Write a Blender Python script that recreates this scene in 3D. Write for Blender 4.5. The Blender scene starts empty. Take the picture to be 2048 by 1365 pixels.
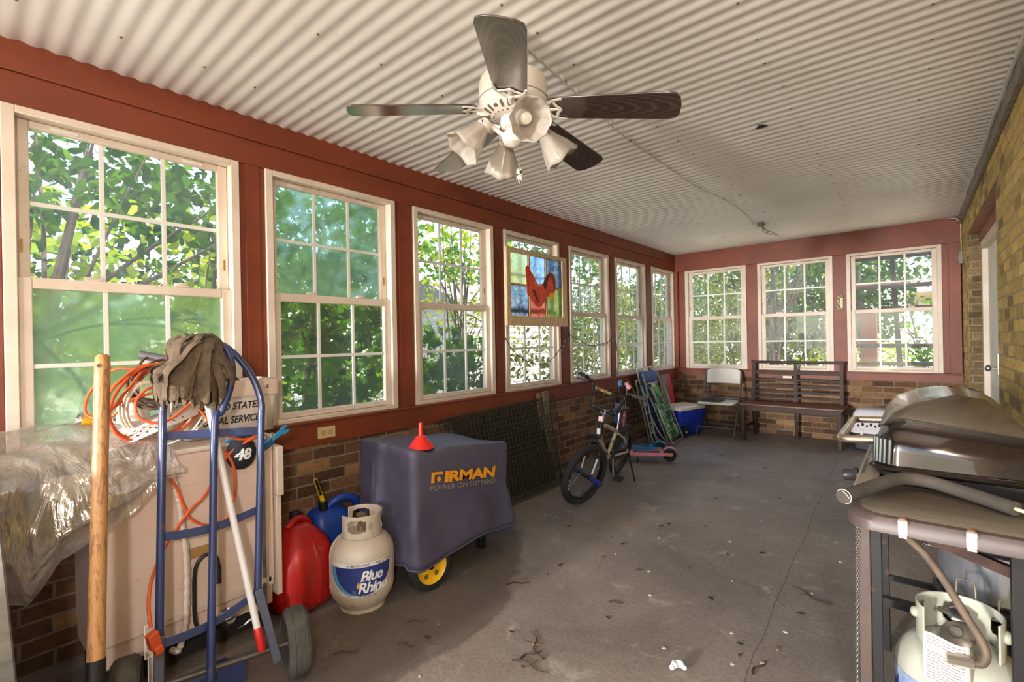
import bpy, bmesh, math, random
import numpy as np
from mathutils import Vector, Matrix, Euler
random.seed(11)
sc = bpy.context.scene
COL = sc.collection
PI = math.pi
def R(d): return math.radians(d)

# ------------------------------------------------------------------ materials
MATS = {}
def nd(nt, typ, **kw):
    n = nt.nodes.new(typ)
    for k, v in kw.items():
        if k in n.inputs: n.inputs[k].default_value = v
        else: setattr(n, k, v)
    return n
def c4(c): return (c[0], c[1], c[2], 1.0)
def S(r, g, b):
    f = lambda v: (v/255/12.92) if v/255 <= 0.04045 else ((v/255+0.055)/1.055)**2.4
    return (f(r), f(g), f(b))
def ramp(nt, stops, interp='LINEAR'):
    n = nt.nodes.new('ShaderNodeValToRGB'); cr = n.color_ramp; cr.interpolation = interp
    while len(cr.elements) < len(stops): cr.elements.new(0.5)
    for e, (p, c) in zip(cr.elements, stops):
        e.position = p; e.color = c4(c) if isinstance(c, (tuple, list)) else (c, c, c, 1)
    return n
def mat(name, col, rough=0.5, metal=0.0, var=None, scale=8.0, bump=0.0, bscale=60.0, spots=None, coat=0.0, stretch=None, spec=None, detail=5.0, thr=(0.35, 0.65), sss=None):
    """plain or mottled principled material; var = second colour mixed by noise; spots = (colour, scale, threshold)"""
    if name in MATS: return MATS[name]
    m = bpy.data.materials.new(name); m.use_nodes = True; nt = m.node_tree
    b = nt.nodes['Principled BSDF']; L = nt.links.new
    b.inputs['Roughness'].default_value = rough; b.inputs['Metallic'].default_value = metal
    b.inputs['Base Color'].default_value = c4(col)
    if coat: b.inputs['Coat Weight'].default_value = coat
    if spec is not None: b.inputs['Specular IOR Level'].default_value = spec
    out = None
    if var or spots or bump:
        tc = nd(nt, 'ShaderNodeTexCoord'); co = tc.outputs['Object']
        if stretch:
            mp = nd(nt, 'ShaderNodeMapping'); mp.inputs['Scale'].default_value = stretch; L(co, mp.inputs['Vector']); co = mp.outputs['Vector']
    if var:
        n = nd(nt, 'ShaderNodeTexNoise', Scale=scale, Detail=detail, Roughness=0.6); L(co, n.inputs['Vector'])
        r = ramp(nt, [(thr[0], col), (thr[1], var)]); L(n.outputs['Fac'], r.inputs['Fac']); out = r.outputs['Color']
    if spots:
        n2 = nd(nt, 'ShaderNodeTexNoise', Scale=spots[1], Detail=3.0); L(co, n2.inputs['Vector'])
        r2 = ramp(nt, [(spots[2], 0.0), (min(1, spots[2]+0.06), 1.0)]); L(n2.outputs['Fac'], r2.inputs['Fac'])
        mx = nd(nt, 'ShaderNodeMixRGB'); mx.inputs['Color1'].default_value = c4(col)
        if out: L(out, mx.inputs['Color1'])
        mx.inputs['Color2'].default_value = c4(spots[0]); L(r2.outputs['Color'], mx.inputs['Fac']); out = mx.outputs['Color']
    if out: L(out, b.inputs['Base Color'])
    if bump:
        n3 = nd(nt, 'ShaderNodeTexNoise', Scale=bscale, Detail=4.0); L(co, n3.inputs['Vector'])
        bp = nd(nt, 'ShaderNodeBump', Strength=bump, Distance=0.01); L(n3.outputs['Fac'], bp.inputs['Height']); L(bp.outputs['Normal'], b.inputs['Normal'])
    MATS[name] = m
    return m
def wood(name, c1, c2, axis=2, scale=6.0, rough=0.45, ring=14.0):
    """grain running along the given object axis"""
    if name in MATS: return MATS[name]
    m = bpy.data.materials.new(name); m.use_nodes = True; nt = m.node_tree; L = nt.links.new
    b = nt.nodes['Principled BSDF']; b.inputs['Roughness'].default_value = rough
    tc = nd(nt, 'ShaderNodeTexCoord'); mp = nd(nt, 'ShaderNodeMapping'); L(tc.outputs['Object'], mp.inputs['Vector'])
    s = [ring]*3; s[axis] = ring*0.06; mp.inputs['Scale'].default_value = s
    n = nd(nt, 'ShaderNodeTexNoise', Scale=scale*0.4, Detail=6.0, Roughness=0.65, Distortion=0.6); L(mp.outputs['Vector'], n.inputs['Vector'])
    w = nd(nt, 'ShaderNodeMath', operation='SINE'); mu = nd(nt, 'ShaderNodeMath', operation='MULTIPLY'); mu.inputs[1].default_value = 38
    L(n.outputs['Fac'], mu.inputs[0]); L(mu.outputs[0], w.inputs[0])
    r = ramp(nt, [(0.0, c1), (0.62, c1), (1.0, c2)]); 
    ad = nd(nt, 'ShaderNodeMath', operation='MULTIPLY_ADD'); ad.inputs[1].default_value = 0.5; ad.inputs[2].default_value = 0.5
    L(w.outputs[0], ad.inputs[0]); L(ad.outputs[0], r.inputs['Fac']); L(r.outputs['Color'], b.inputs['Base Color'])
    MATS[name] = m
    return m
def glass_mat(name, haze=0.1, tint=(0.75, 0.85, 0.8), blur=0.0, scale=2.5, gloss=0.05, clear=(0.97, 0.98, 0.97)):
    """window glass: clear pane with a film of dirt / fog that scatters the daylight; blur = share of the fog that blurs the view"""
    m = bpy.data.materials.new(name); m.use_nodes = True; nt = m.node_tree; L = nt.links.new
    nt.nodes.remove(nt.nodes['Principled BSDF']); out = nt.nodes['Material Output']
    tr = nd(nt, 'ShaderNodeBsdfTransparent'); tr.inputs['Color'].default_value = c4(clear)
    gl = nd(nt, 'ShaderNodeBsdfGlossy', Roughness=0.03)
    tl = nd(nt, 'ShaderNodeBsdfTranslucent'); tl.inputs['Color'].default_value = c4(tint)
    df = nd(nt, 'ShaderNodeBsdfDiffuse'); df.inputs['Color'].default_value = c4(tint)
    md = nd(nt, 'ShaderNodeMixShader'); md.inputs['Fac'].default_value = 0.3; L(tl.outputs[0], md.inputs[1]); L(df.outputs[0], md.inputs[2])
    if blur:
        rf = nd(nt, 'ShaderNodeBsdfRefraction', Roughness=0.22, IOR=1.2); rf.inputs['Color'].default_value = (0.80, 0.94, 0.82, 1); mb = nd(nt, 'ShaderNodeMixShader'); mb.inputs['Fac'].default_value = blur; L(md.outputs[0], mb.inputs[1]); L(rf.outputs[0], mb.inputs[2]); md = mb
    tc = nd(nt, 'ShaderNodeTexCoord')
    n = nd(nt, 'ShaderNodeTexNoise', Scale=scale, Detail=6.0, Roughness=0.62); L(tc.outputs['Object'], n.inputs['Vector'])
    r = ramp(nt, [(0.30, max(0, haze*0.45)), (0.70, min(1, haze*1.35))]); L(n.outputs['Fac'], r.inputs['Fac'])
    m1 = nd(nt, 'ShaderNodeMixShader'); L(r.outputs['Color'], m1.inputs['Fac']); L(tr.outputs[0], m1.inputs[1]); L(md.outputs[0], m1.inputs[2])
    m2 = nd(nt, 'ShaderNodeMixShader'); m2.inputs['Fac'].default_value = gloss; L(m1.outputs[0], m2.inputs[1]); L(gl.outputs[0], m2.inputs[2])
    L(m2.outputs[0], out.inputs['Surface'])
    return m
def leaf_mat(name, cols, trans=0.45):
    if name in MATS: return MATS[name]
    m = bpy.data.materials.new(name); m.use_nodes = True; nt = m.node_tree; L = nt.links.new
    nt.nodes.remove(nt.nodes['Principled BSDF']); out = nt.nodes['Material Output']
    g = nd(nt, 'ShaderNodeNewGeometry')
    st = [(i/(len(cols)-1), c) for i, c in enumerate(cols)]
    r = ramp(nt, st); L(g.outputs['Random Per Island'], r.inputs['Fac'])
    d = nd(nt, 'ShaderNodeBsdfDiffuse'); t = nd(nt, 'ShaderNodeBsdfTranslucent')
    L(r.outputs['Color'], d.inputs['Color'])
    hs = nd(nt, 'ShaderNodeHueSaturation', Hue=0.485, Saturation=1.15, Value=1.5); L(r.outputs['Color'], hs.inputs['Color']); L(hs.outputs['Color'], t.inputs['Color'])
    mx = nd(nt, 'ShaderNodeMixShader'); mx.inputs['Fac'].default_value = trans
    L(d.outputs[0], mx.inputs[1]); L(t.outputs[0], mx.inputs[2]); L(mx.outputs[0], out.inputs['Surface'])
    MATS[name] = m
    return m

# ------------------------------------------------------------------ geometry
def spl(pts, n=6, closed=False):
    """Catmull-Rom through pts"""
    P = [Vector(p) for p in pts]; out = []
    N = len(P); segs = N if closed else N-1
    for i in range(segs):
        if closed: a, b, c, d = P[(i-1) % N], P[i], P[(i+1) % N], P[(i+2) % N]
        else: a, b, c, d = P[max(i-1, 0)], P[i], P[i+1], P[min(i+2, N-1)]
        for k in range(n):
            t = k/n
            out.append(0.5*((2*b)+(c-a)*t+(2*a-5*b+4*c-d)*t*t+(3*b-a-3*c+d)*t**3))
    if not closed: out.append(P[-1])
    return out
def rr(w, d, r, n=5):
    """rounded rectangle ring, counter-clockwise, centred"""
    o = []
    for cx, cy, a0 in ((w/2-r, d/2-r, 0), (-w/2+r, d/2-r, 90), (-w/2+r, -d/2+r, 180), (w/2-r, -d/2+r, 270)):
        for k in range(n+1):
            a = R(a0+90*k/n); o.append((cx+r*math.cos(a), cy+r*math.sin(a)))
    return o
class MB:
    def __init__(s): s.v = []; s.f = []
    def add(s, v, f, T=None):
        b = len(s.v)
        s.v += [tuple(T @ Vector(p)) if T is not None else tuple(p) for p in v]
        s.f += [tuple(b+i for i in q) for q in f]
        return s
    def box(s, c, size, rot=None):
        x, y, z = [a/2 for a in size]
        v = [Vector(p) for p in ((-x,-y,-z),(x,-y,-z),(x,y,-z),(-x,y,-z),(-x,-y,z),(x,-y,z),(x,y,z),(-x,y,z))]
        if rot is not None:
            M = rot if isinstance(rot, Matrix) else Euler(rot).to_matrix()
            v = [M @ p for p in v]
        c = Vector(c)
        return s.add([p+c for p in v], [(0,3,2,1),(4,5,6,7),(0,1,5,4),(1,2,6,5),(2,3,7,6),(3,0,4,7)])
    def bb(s, x0, x1, y0, y1, z0, z1): return s.box(((x0+x1)/2,(y0+y1)/2,(z0+z1)/2), (abs(x1-x0),abs(y1-y0),abs(z1-z0)))
    def tube(s, path, r, seg=8, closed=False, cap=True, flat=1.0):
        P = [Vector(p) for p in path]; n = len(P)
        rad = r if isinstance(r, (list, tuple)) else [r]*n
        T = []
        for i in range(n):
            a = P[(i-1) % n] if closed or i > 0 else P[i]; b = P[(i+1) % n] if closed or i < n-1 else P[i]
            t = b-a; T.append(t.normalized() if t.length > 1e-9 else Vector((0,0,1)))
        up = Vector((0,0,1)) if abs(T[0].z) < 0.9 else Vector((1,0,0))
        N = (up-T[0]*up.dot(T[0])).normalized(); v = []
        for i in range(n):
            N = N-T[i]*N.dot(T[i])
            N = N.normalized() if N.length > 1e-6 else T[i].orthogonal().normalized()
            B = T[i].cross(N)
            for k in range(seg):
                a = 2*PI*k/seg+PI/seg; v.append(P[i]+N*math.cos(a)*rad[i]*flat+B*math.sin(a)*rad[i])
        f = []
        for i in range(n if closed else n-1):
            j = (i+1) % n
            for k in range(seg): f.append((i*seg+k, i*seg+(k+1) % seg, j*seg+(k+1) % seg, j*seg+k))
        if cap and not closed:
            f.append(tuple(reversed(range(seg)))); f.append(tuple((n-1)*seg+k for k in range(seg)))
        return s.add(v, f)
    def cyl(s, a, b, r, seg=16, r2=None): return s.tube([a, b], [r, r if r2 is None else r2], seg)
    def lathe(s, prof, c=(0,0,0), seg=32, T=None, cap=True):
        v = []; f = []
        for r, z in prof:
            for k in range(seg):
                a = 2*PI*k/seg; v.append((r*math.cos(a), r*math.sin(a), z))
        for i in range(len(prof)-1):
            for k in range(seg): f.append((i*seg+k, i*seg+(k+1) % seg, (i+1)*seg+(k+1) % seg, (i+1)*seg+k))
        if cap:
            if prof[0][0] > 1e-4: f.append(tuple(reversed(range(seg))))
            if prof[-1][0] > 1e-4: f.append(tuple((len(prof)-1)*seg+k for k in range(seg)))
        M = Matrix.Translation(c) @ T.to_4x4() if T is not None else Matrix.Translation(c)
        return s.add(v, f, M)
    def loft(s, rings, cap=True, closed=True):
        n = len(rings[0]); v = [p for r in rings for p in r]; f = []
        for i in range(len(rings)-1):
            for k in range(n if closed else n-1):
                f.append((i*n+k, i*n+(k+1) % n, (i+1)*n+(k+1) % n, (i+1)*n+k))
        if cap: f.append(tuple(reversed(range(n)))); f.append(tuple((len(rings)-1)*n+k for k in range(n)))
        return s.add(v, f)
    def prism(s, poly, z0, z1, T=None):
        n = len(poly)
        v = [(x, y, z0) for x, y in poly]+[(x, y, z1) for x, y in poly]
        f = [tuple(reversed(range(n))), tuple(range(n, 2*n))]+[(k, (k+1) % n, n+(k+1) % n, n+k) for k in range(n)]
        return s.add(v, f, T)
    def grid(s, fn, nu, nv, skip=None):
        b = [fn(i/nu, j/nv) for j in range(nv+1) for i in range(nu+1)]
        f = [(j*(nu+1)+i, j*(nu+1)+i+1, (j+1)*(nu+1)+i+1, (j+1)*(nu+1)+i) for j in range(nv) for i in range(nu) if not (skip and skip((i+.5)/nu, (j+.5)/nv))]
        return s.add(b, f)
    def torus(s, c, R_, r, axis, seg=32, rs=10):
        a = Vector(axis).normalized(); u = a.orthogonal().normalized(); w = a.cross(u); c = Vector(c)
        return s.tube([c+(u*math.cos(2*PI*k/seg)+w*math.sin(2*PI*k/seg))*R_ for k in range(seg)], r, rs, closed=True)
    def ball(s, c, r, seg=12, rings=8):
        rx, ry, rz = r if isinstance(r, (tuple, list)) else (r, r, r)
        pr = [(max(1e-5, math.sin(PI*i/rings)), -math.cos(PI*i/rings)) for i in range(rings+1)]
        M = Matrix.Translation(c) @ Matrix.Diagonal((rx, ry, rz, 1))
        v = []; f = []
        for q, z in pr:
            for k in range(seg): v.append((q*math.cos(2*PI*k/seg), q*math.sin(2*PI*k/seg), z))
        for i in range(rings):
            for k in range(seg): f.append((i*seg+k, i*seg+(k+1) % seg, (i+1)*seg+(k+1) % seg, (i+1)*seg+k))
        return s.add(v, f, M)
    def text(s, body, size, fn, bold=0.0, shear=0.0, space=1.0, align='LEFT'):
        """flat lettering; fn maps the letter plane (x, y) to a point"""
        cu = bpy.data.curves.new('lettering', 'FONT'); cu.body = body; cu.size = size; cu.offset = bold; cu.shear = shear
        cu.space_character = space; cu.align_x = align; cu.resolution_u = 4
        ob = bpy.data.objects.new('lettering_source', cu); COL.objects.link(ob)
        dg = bpy.context.evaluated_depsgraph_get(); dg.update()
        me = bpy.data.meshes.new_from_object(ob.evaluated_get(dg))
        s.add([fn(v.co.x, v.co.y) for v in me.vertices], [tuple(p.vertices) for p in me.polygons])
        bpy.data.objects.remove(ob); bpy.data.curves.remove(cu); bpy.data.meshes.remove(me)
        return s
    def build(s, name, m, parent=None, bevel=0.0, angle=38, solid=0.0, sub=0, xf=None, label=None, bseg=2, normals=True):
        me = bpy.data.meshes.new(name)
        me.from_pydata([tuple(xf(*p)) if xf else p for p in s.v], [], s.f); me.update()
        if normals:
            bm = bmesh.new(); bm.from_mesh(me); bmesh.ops.recalc_face_normals(bm, faces=bm.faces); bm.to_mesh(me); bm.free()
        me.polygons.foreach_set('use_smooth', [True]*len(me.polygons)); me.set_sharp_from_angle(angle=R(angle))
        o = bpy.data.objects.new(name, me); COL.objects.link(o)
        if m is not None: me.materials.append(m)
        if solid:
            md = o.modifiers.new('thickness', 'SOLIDIFY'); md.thickness = solid; md.offset = 0
        if bevel:
            md = o.modifiers.new('edge', 'BEVEL'); md.width = bevel; md.segments = bseg; md.limit_method = 'ANGLE'; md.angle_limit = R(35); md.harden_normals = False
        if sub:
            md = o.modifiers.new('smooth', 'SUBSURF'); md.levels = sub; md.render_levels = sub
        if parent is not None:
            o.parent = parent
            if parent.get('_w'): o.matrix_parent_inverse = Matrix.Translation(-Vector(parent.location))
        if label: o['label'] = label
        return o
def tag(o, label=None, cat=None, group=None, kind=None):
    if label: o['label'] = label
    if cat: o['category'] = cat
    if group: o['group'] = group
    if kind: o['kind'] = kind
    return o
WORLD = []
def thing(name, label, cat, loc=(0,0,0), rz=0.0, group=None, kind='thing', world=False, rot=None):
    o = bpy.data.objects.new(name, None); o.empty_display_size = 0.05; COL.objects.link(o)
    o.location = loc; o.rotation_euler = rot if rot else (0, 0, rz)
    if world: o['_w'] = 1; WORLD.append(o)
    return tag(o, label, cat, group, kind)
def struct(o): o['kind'] = 'structure'; return o
def dup(o, loc=None, rz=None, label=None):
    def cp(q, par):
        c = q.copy(); COL.objects.link(c)
        if par is not None: c.parent = par; c.matrix_parent_inverse = q.matrix_parent_inverse.copy()
        for ch in q.children: cp(ch, c)
        return c
    n = cp(o, None)
    if loc is not None: n.location = loc
    if rz is not None: n.rotation_euler = (0, 0, rz)
    if label: n['label'] = label
    return n
def frame_from(axis, up=(0,0,1)):
    """3x3 with z along axis"""
    z = Vector(axis).normalized(); u = Vector(up)
    if abs(z.dot(u.normalized())) > 0.98: u = Vector((1,0,0))
    x = u.cross(z).normalized(); y = z.cross(x)
    return Matrix((x, y, z)).transposed()
SKY, SUN, NEAR, FLASH, FLASH2, EXPO = 0.40, 6.6, 66.0, 15.0, 44.0, 1.2; CRK, CRX = 0.0291, 2.31
# ------------------------------------------------------------------ the room
D = 7.116        # far wall
XW = 3.15        # house wall on the right
Z0, Z1 = 0.853, 2.278   # window heights
CEIL = 2.535
def cz(x): return CEIL+0.006*x
red = mat('red_brown_paint', S(134,62,34), 0.5, var=S(112,50,28), scale=3.0, bump=0.12, bscale=40, stretch=(1,0.35,1), spots=(S(92,44,32), 9.0, 0.70))
cream = mat('cream_frame_paint', S(226,210,194), 0.45, var=S(212,194,176), scale=4.0, spots=(S(142,112,86), 70.0, 0.715))
white_grid = mat('white_grille', S(236,234,226), 0.4)

def brick_mat(name, ax, palette, mortar, scale=1.0, off=(0,0,0), bumpy=0.6):
    m = bpy.data.materials.new(name); m.use_nodes = True; nt = m.node_tree; L = nt.links.new
    b = nt.nodes['Principled BSDF']; b.inputs['Roughness'].default_value = 0.85; b.inputs['Specular IOR Level'].default_value = 0.2
    tc = nd(nt, 'ShaderNodeTexCoord'); sp = nd(nt, 'ShaderNodeSeparateXYZ'); cb = nd(nt, 'ShaderNodeCombineXYZ')
    L(tc.outputs['Object'], sp.inputs[0]); L(sp.outputs[ax], cb.inputs[0]); L(sp.outputs[2], cb.inputs[1])
    # a little wobble of the joints
    nz = nd(nt, 'ShaderNodeTexNoise', Scale=9.0, Detail=3.0); L(tc.outputs['Object'], nz.inputs['Vector'])
    vm = nd(nt, 'ShaderNodeVectorMath', operation='MULTIPLY_ADD'); vm.inputs[1].default_value = (0.012, 0.010, 0); L(nz.outputs['Color'], vm.inputs[0]); L(cb.outputs[0], vm.inputs[2])
    br = nd(nt, 'ShaderNodeTexBrick'); br.offset = 0.5
    for k, v in (('Scale', 1.0), ('Mortar Size', 0.0062), ('Mortar Smooth', 0.25), ('Bias', 0.0), ('Brick Width', 0.205), ('Row Height', 0.0685)): br.inputs[k].default_value = v
    br.inputs['Color1'].default_value = (0,0,0,1); br.inputs['Color2'].default_value = (1,1,1,1); br.inputs['Mortar'].default_value = (0.5,0.5,0.5,1)
    L(vm.outputs[0], br.inputs['Vector'])
    r = ramp(nt, [(i/(len(palette)-1), c) for i, c in enumerate(palette)]); L(br.outputs['Color'], r.inputs['Fac'])
    n2 = nd(nt, 'ShaderNodeTexNoise', Scale=26.0, Detail=6.0, Roughness=0.7); L(tc.outputs['Object'], n2.inputs['Vector'])
    r2 = ramp(nt, [(0.3, 0.62), (0.7, 1.25)]); L(n2.outputs['Fac'], r2.inputs['Fac'])
    mu = nd(nt, 'ShaderNodeMixRGB', blend_type='MULTIPLY'); mu.inputs['Fac'].default_value = 1; L(r.outputs['Color'], mu.inputs['Color1']); L(r2.outputs['Color'], mu.inputs['Color2'])
    mx = nd(nt, 'ShaderNodeMixRGB'); L(br.outputs['Fac'], mx.inputs['Fac']); L(mu.outputs['Color'], mx.inputs['Color1'])
    n3 = nd(nt, 'ShaderNodeTexNoise', Scale=14.0, Detail=4.0); L(tc.outputs['Object'], n3.inputs['Vector'])
    rm = ramp(nt, [(0.35, tuple(c*0.6 for c in mortar)), (0.65, mortar)]); L(n3.outputs['Fac'], rm.inputs['Fac']); L(rm.outputs['Color'], mx.inputs['Color2'])
    L(mx.outputs['Color'], b.inputs['Base Color'])
    inv = nd(nt, 'ShaderNodeMath', operation='SUBTRACT'); inv.inputs[0].default_value = 1.0; L(br.outputs['Fac'], inv.inputs[1])
    ad = nd(nt, 'ShaderNodeMath', operation='MULTIPLY_ADD'); ad.inputs[1].default_value = 0.35; L(n2.outputs['Fac'], ad.inputs[0]); L(inv.outputs[0], ad.inputs[2])
    bp = nd(nt, 'ShaderNodeBump', Strength=bumpy, Distance=0.006); L(ad.outputs[0], bp.inputs['Height']); L(bp.outputs['Normal'], b.inputs['Normal'])
    return m
PAL = [S(74,54,44), S(112,82,60), S(92,68,54), S(140,104,74), S(84,58,46), S(122,94,70), S(164,126,84), S(100,76,60)]
PALR = [S(158,132,80), S(206,174,104), S(182,152,92), S(220,190,118), S(126,106,72), S(198,168,102), S(214,182,108), S(170,142,86)]  # palette brightened to make up for little light on the house wall
brick_l = brick_mat('brick_brown_y', 1, PAL, S(150,132,112))
brick_f = brick_mat('brick_brown_x', 0, PAL, S(146,128,110))
brick_r = brick_mat('brick_tan_y_lit', 1, PALR, S(178,160,124))
brick_j = brick_mat('brick_tan_x_shaded', 0, [S(112,92,66), S(140,118,84), S(92,78,60), S(150,128,90)], S(160,144,112))  # darker copy of the house brick, the reveal's shade put into its palette

YN = -2.3        # how far the porch runs behind the camera
# floor
def floor_mat():
    m = bpy.data.materials.new('worn_painted_concrete'); m.use_nodes = True; nt = m.node_tree; L = nt.links.new
    b = nt.nodes['Principled BSDF']; tc = nd(nt, 'ShaderNodeTexCoord'); co = tc.outputs['Object']
    def nz(s, d=6, r=0.6, dist=0.0):
        n = nd(nt, 'ShaderNodeTexNoise', Scale=s, Detail=float(d), Roughness=r, Distortion=dist); L(co, n.inputs['Vector']); return n.outputs['Fac']
    r1 = ramp(nt, [(0.33, S(120,109,98)), (0.55, S(142,130,119)), (0.70, S(154,144,133))]); L(nz(1.3, 8, 0.68, 0.4), r1.inputs['Fac'])
    r2 = ramp(nt, [(0.35, 0.74), (0.65, 1.12)]); L(nz(55, 6, 0.75), r2.inputs['Fac'])
    mu = nd(nt, 'ShaderNodeMixRGB', blend_type='MULTIPLY'); mu.inputs['Fac'].default_value = 1; L(r1.outputs['Color'], mu.inputs['Color1']); L(r2.outputs['Color'], mu.inputs['Color2'])
    # worn pale patches
    r3 = ramp(nt, [(0.58, 0.0), (0.70, 0.85)]); L(nz(4.2, 9, 0.72, 0.6), r3.inputs['Fac'])
    mx = nd(nt, 'ShaderNodeMixRGB'); L(r3.outputs['Color'], mx.inputs['Fac']); L(mu.outputs['Color'], mx.inputs['Color1']); mx.inputs['Color2'].default_value = c4(S(178,168,158))
    # oily stain beside the generator and along the left wall
    mp = nd(nt, 'ShaderNodeMapping'); mp.inputs['Location'].default_value = (-0.75, -1.75, 0); mp.inputs['Scale'].default_value = (1.35, 0.62, 1); mp.vector_type = 'POINT'
    vs = nd(nt, 'ShaderNodeVectorMath', operation='SUBTRACT'); vs.inputs[1].default_value = (0.62, 1.7, 0); L(co, vs.inputs[0])
    vm = nd(nt, 'ShaderNodeVectorMath', operation='MULTIPLY'); vm.inputs[1].default_value = (1.25, 0.85, 0); L(vs.outputs[0], vm.inputs[0])
    n4 = nd(nt, 'ShaderNodeTexNoise', Scale=2.2, Detail=5.0); L(co, n4.inputs['Vector'])
    va = nd(nt, 'ShaderNodeVectorMath', operation='MULTIPLY_ADD'); va.inputs[1].default_value = (0.5, 0.5, 0); L(n4.outputs['Color'], va.inputs[0]); L(vm.outputs[0], va.inputs[2])
    ln = nd(nt, 'ShaderNodeVectorMath', operation='LENGTH'); L(va.outputs[0], ln.inputs[0])
    r5 = ramp(nt, [(0.95, 0.55), (1.08, 0.0)]); L(ln.outputs['Value'], r5.inputs['Fac'])
    m2 = nd(nt, 'ShaderNodeMixRGB'); L(r5.outputs['Color'], m2.inputs['Fac']); L(mx.outputs['Color'], m2.inputs['Color1']); m2.inputs['Color2'].default_value = c4(S(66,54,46))
    # hairline crack running down the porch
    sx = nd(nt, 'ShaderNodeSeparateXYZ'); L(co, sx.inputs[0]); k1 = nd(nt, 'ShaderNodeMath', operation='MULTIPLY_ADD'); k1.inputs[1].default_value = CRK; k1.inputs[2].default_value = -CRX; L(sx.outputs[1], k1.inputs[0])
    k2 = nd(nt, 'ShaderNodeMath', operation='ADD'); L(sx.outputs[0], k2.inputs[0]); L(k1.outputs[0], k2.inputs[1])
    k3 = nd(nt, 'ShaderNodeMath', operation='MULTIPLY_ADD'); k3.inputs[1].default_value = 0.05; L(nz(3.0, 4), k3.inputs[0]); L(k2.outputs[0], k3.inputs[2])
    k4 = nd(nt, 'ShaderNodeMath', operation='ABSOLUTE'); L(k3.outputs[0], k4.inputs[0]); rk = ramp(nt, [(0.0012, 0.75), (0.0032, 0.0)]); L(k4.outputs[0], rk.inputs['Fac'])
    mk = nd(nt, 'ShaderNodeMixRGB'); L(rk.outputs['Color'], mk.inputs['Fac']); L(m2.outputs['Color'], mk.inputs['Color1']); mk.inputs['Color2'].default_value = c4(S(62,52,46)); m2 = mk
    # specks
    r6 = ramp(nt, [(0.735, 0.0), (0.76, 0.7)]); L(nz(38, 3, 0.5), r6.inputs['Fac'])
    m3 = nd(nt, 'ShaderNodeMixRGB'); L(r6.outputs['Color'], m3.inputs['Fac']); L(m2.outputs['Color'], m3.inputs['Color1']); m3.inputs['Color2'].default_value = c4(S(172,160,148))
    L(m3.outputs['Color'], b.inputs['Base Color'])
    rr_ = ramp(nt, [(0.3, 0.5), (0.7, 0.75)]); L(nz(2.0), rr_.inputs['Fac']); L(rr_.outputs['Color'], b.inputs['Roughness'])
    b.inputs['Specular IOR Level'].default_value = 0.35
    bp = nd(nt, 'ShaderNodeBump', Strength=0.22, Distance=0.006); L(nz(70, 6, 0.7), bp.inputs['Height']); L(bp.outputs['Normal'], b.inputs['Normal'])
    return m
struct(MB().bb(-0.12, XW+0.25, YN, D+0.15, -0.12, 0).build('floor', floor_mat()))
# ceiling: corrugated white sheet, ribs running across the porch
def ceil_mat():
    m = bpy.data.materials.new('white_painted_corrugated_sheet'); m.use_nodes = True; nt = m.node_tree; L = nt.links.new
    b = nt.nodes['Principled BSDF']; b.inputs['Roughness'].default_value = 0.42
    tc = nd(nt, 'ShaderNodeTexCoord')
    n = nd(nt, 'ShaderNodeTexNoise', Scale=1.4, Detail=6.0); L(tc.outputs['Object'], n.inputs['Vector'])
    r = ramp(nt, [(0.35, S(222,217,211)), (0.65, S(234,230,226))]); L(n.outputs['Fac'], r.inputs['Fac'])
    n2 = nd(nt, 'ShaderNodeTexNoise', Scale=30.0, Detail=4.0); L(tc.outputs['Object'], n2.inputs['Vector'])
    r2 = ramp(nt, [(0.66, 0.0), (0.74, 0.35)]); L(n2.outputs['Fac'], r2.inputs['Fac'])
    mx = nd(nt, 'ShaderNodeMixRGB'); L(r2.outputs['Color'], mx.inputs['Fac']); L(r.outputs['Color'], mx.inputs['Color1']); mx.inputs['Color2'].default_value = c4(S(176,164,150))
    L(mx.outputs['Color'], b.inputs['Base Color'])
    return m
PITCH = 0.0722
def ceil_pt(x, y):
    return (x, y, cz(x)+0.0038*math.cos(2*PI*(y-0.234)/PITCH))
ny = int((D+0.1-YN)/PITCH*10)
cb = MB().grid(lambda u, v: ceil_pt(-0.45+u*(XW+0.25+0.45), YN+v*(D+0.1-YN)), 6, ny)
ceil_o = struct(cb.build('ceiling', ceil_mat(), solid=0.002, angle=80, normals=False))
# screw heads and washers on the sheet
scr = MB()
for x in (0.35, 0.95, 1.6, 2.25, 2.8):
    for k in range(2, 98, 4):
        y = 0.234+PITCH*(k-12+0.5+random.choice((0, 0, 1)))
        if y > YN+0.2 and y < D-0.2: scr.lathe([(0.001, -0.004), (0.005, -0.002), (0.006, 0.002)], (x+random.uniform(-0.02, 0.02), y, cz(x)-0.0062), 7)
scr.build('screw', mat('dull_screw', S(120,110,100), 0.5, 0.6), ceil_o)

# left wall: brick below, posts, sill and beam
struct(MB().bb(-0.12, 0, YN, D+0.12, 0, 0.71).build('wall_left', brick_l))
struct(MB().bb(-0.12, XW+0.1, D, D+0.12, 0, 0.765).build('wall_far', brick_f))
WY = [(-1.86,-0.995), (-0.845,0.022), (0.174,1.043), (1.178,2.041), (2.200,3.050), (3.192,4.042), (4.229,5.074), (5.227,6.071), (6.270,7.055)]
WX = [(0.155,0.991), (1.132,1.981), (2.119,2.987)]
ti = [0]
def trim(mb, bevel=0.003):
    ti[0] += 1
    return struct(mb.build('trim_%d' % ti[0], red, bevel=bevel))
trim(MB().bb(-0.13, 0.022, YN, D, 0.705, 0.838).bb(-0.13, 0.042, YN, D, 0.838, 0.853))      # sill board, left
trim(MB().bb(-0.13, XW-0.01, D-0.022, D+0.12, 0.752, 0.838).bb(-0.13, XW-0.01, D-0.042, D+0.12, 0.838, 0.853))
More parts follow.
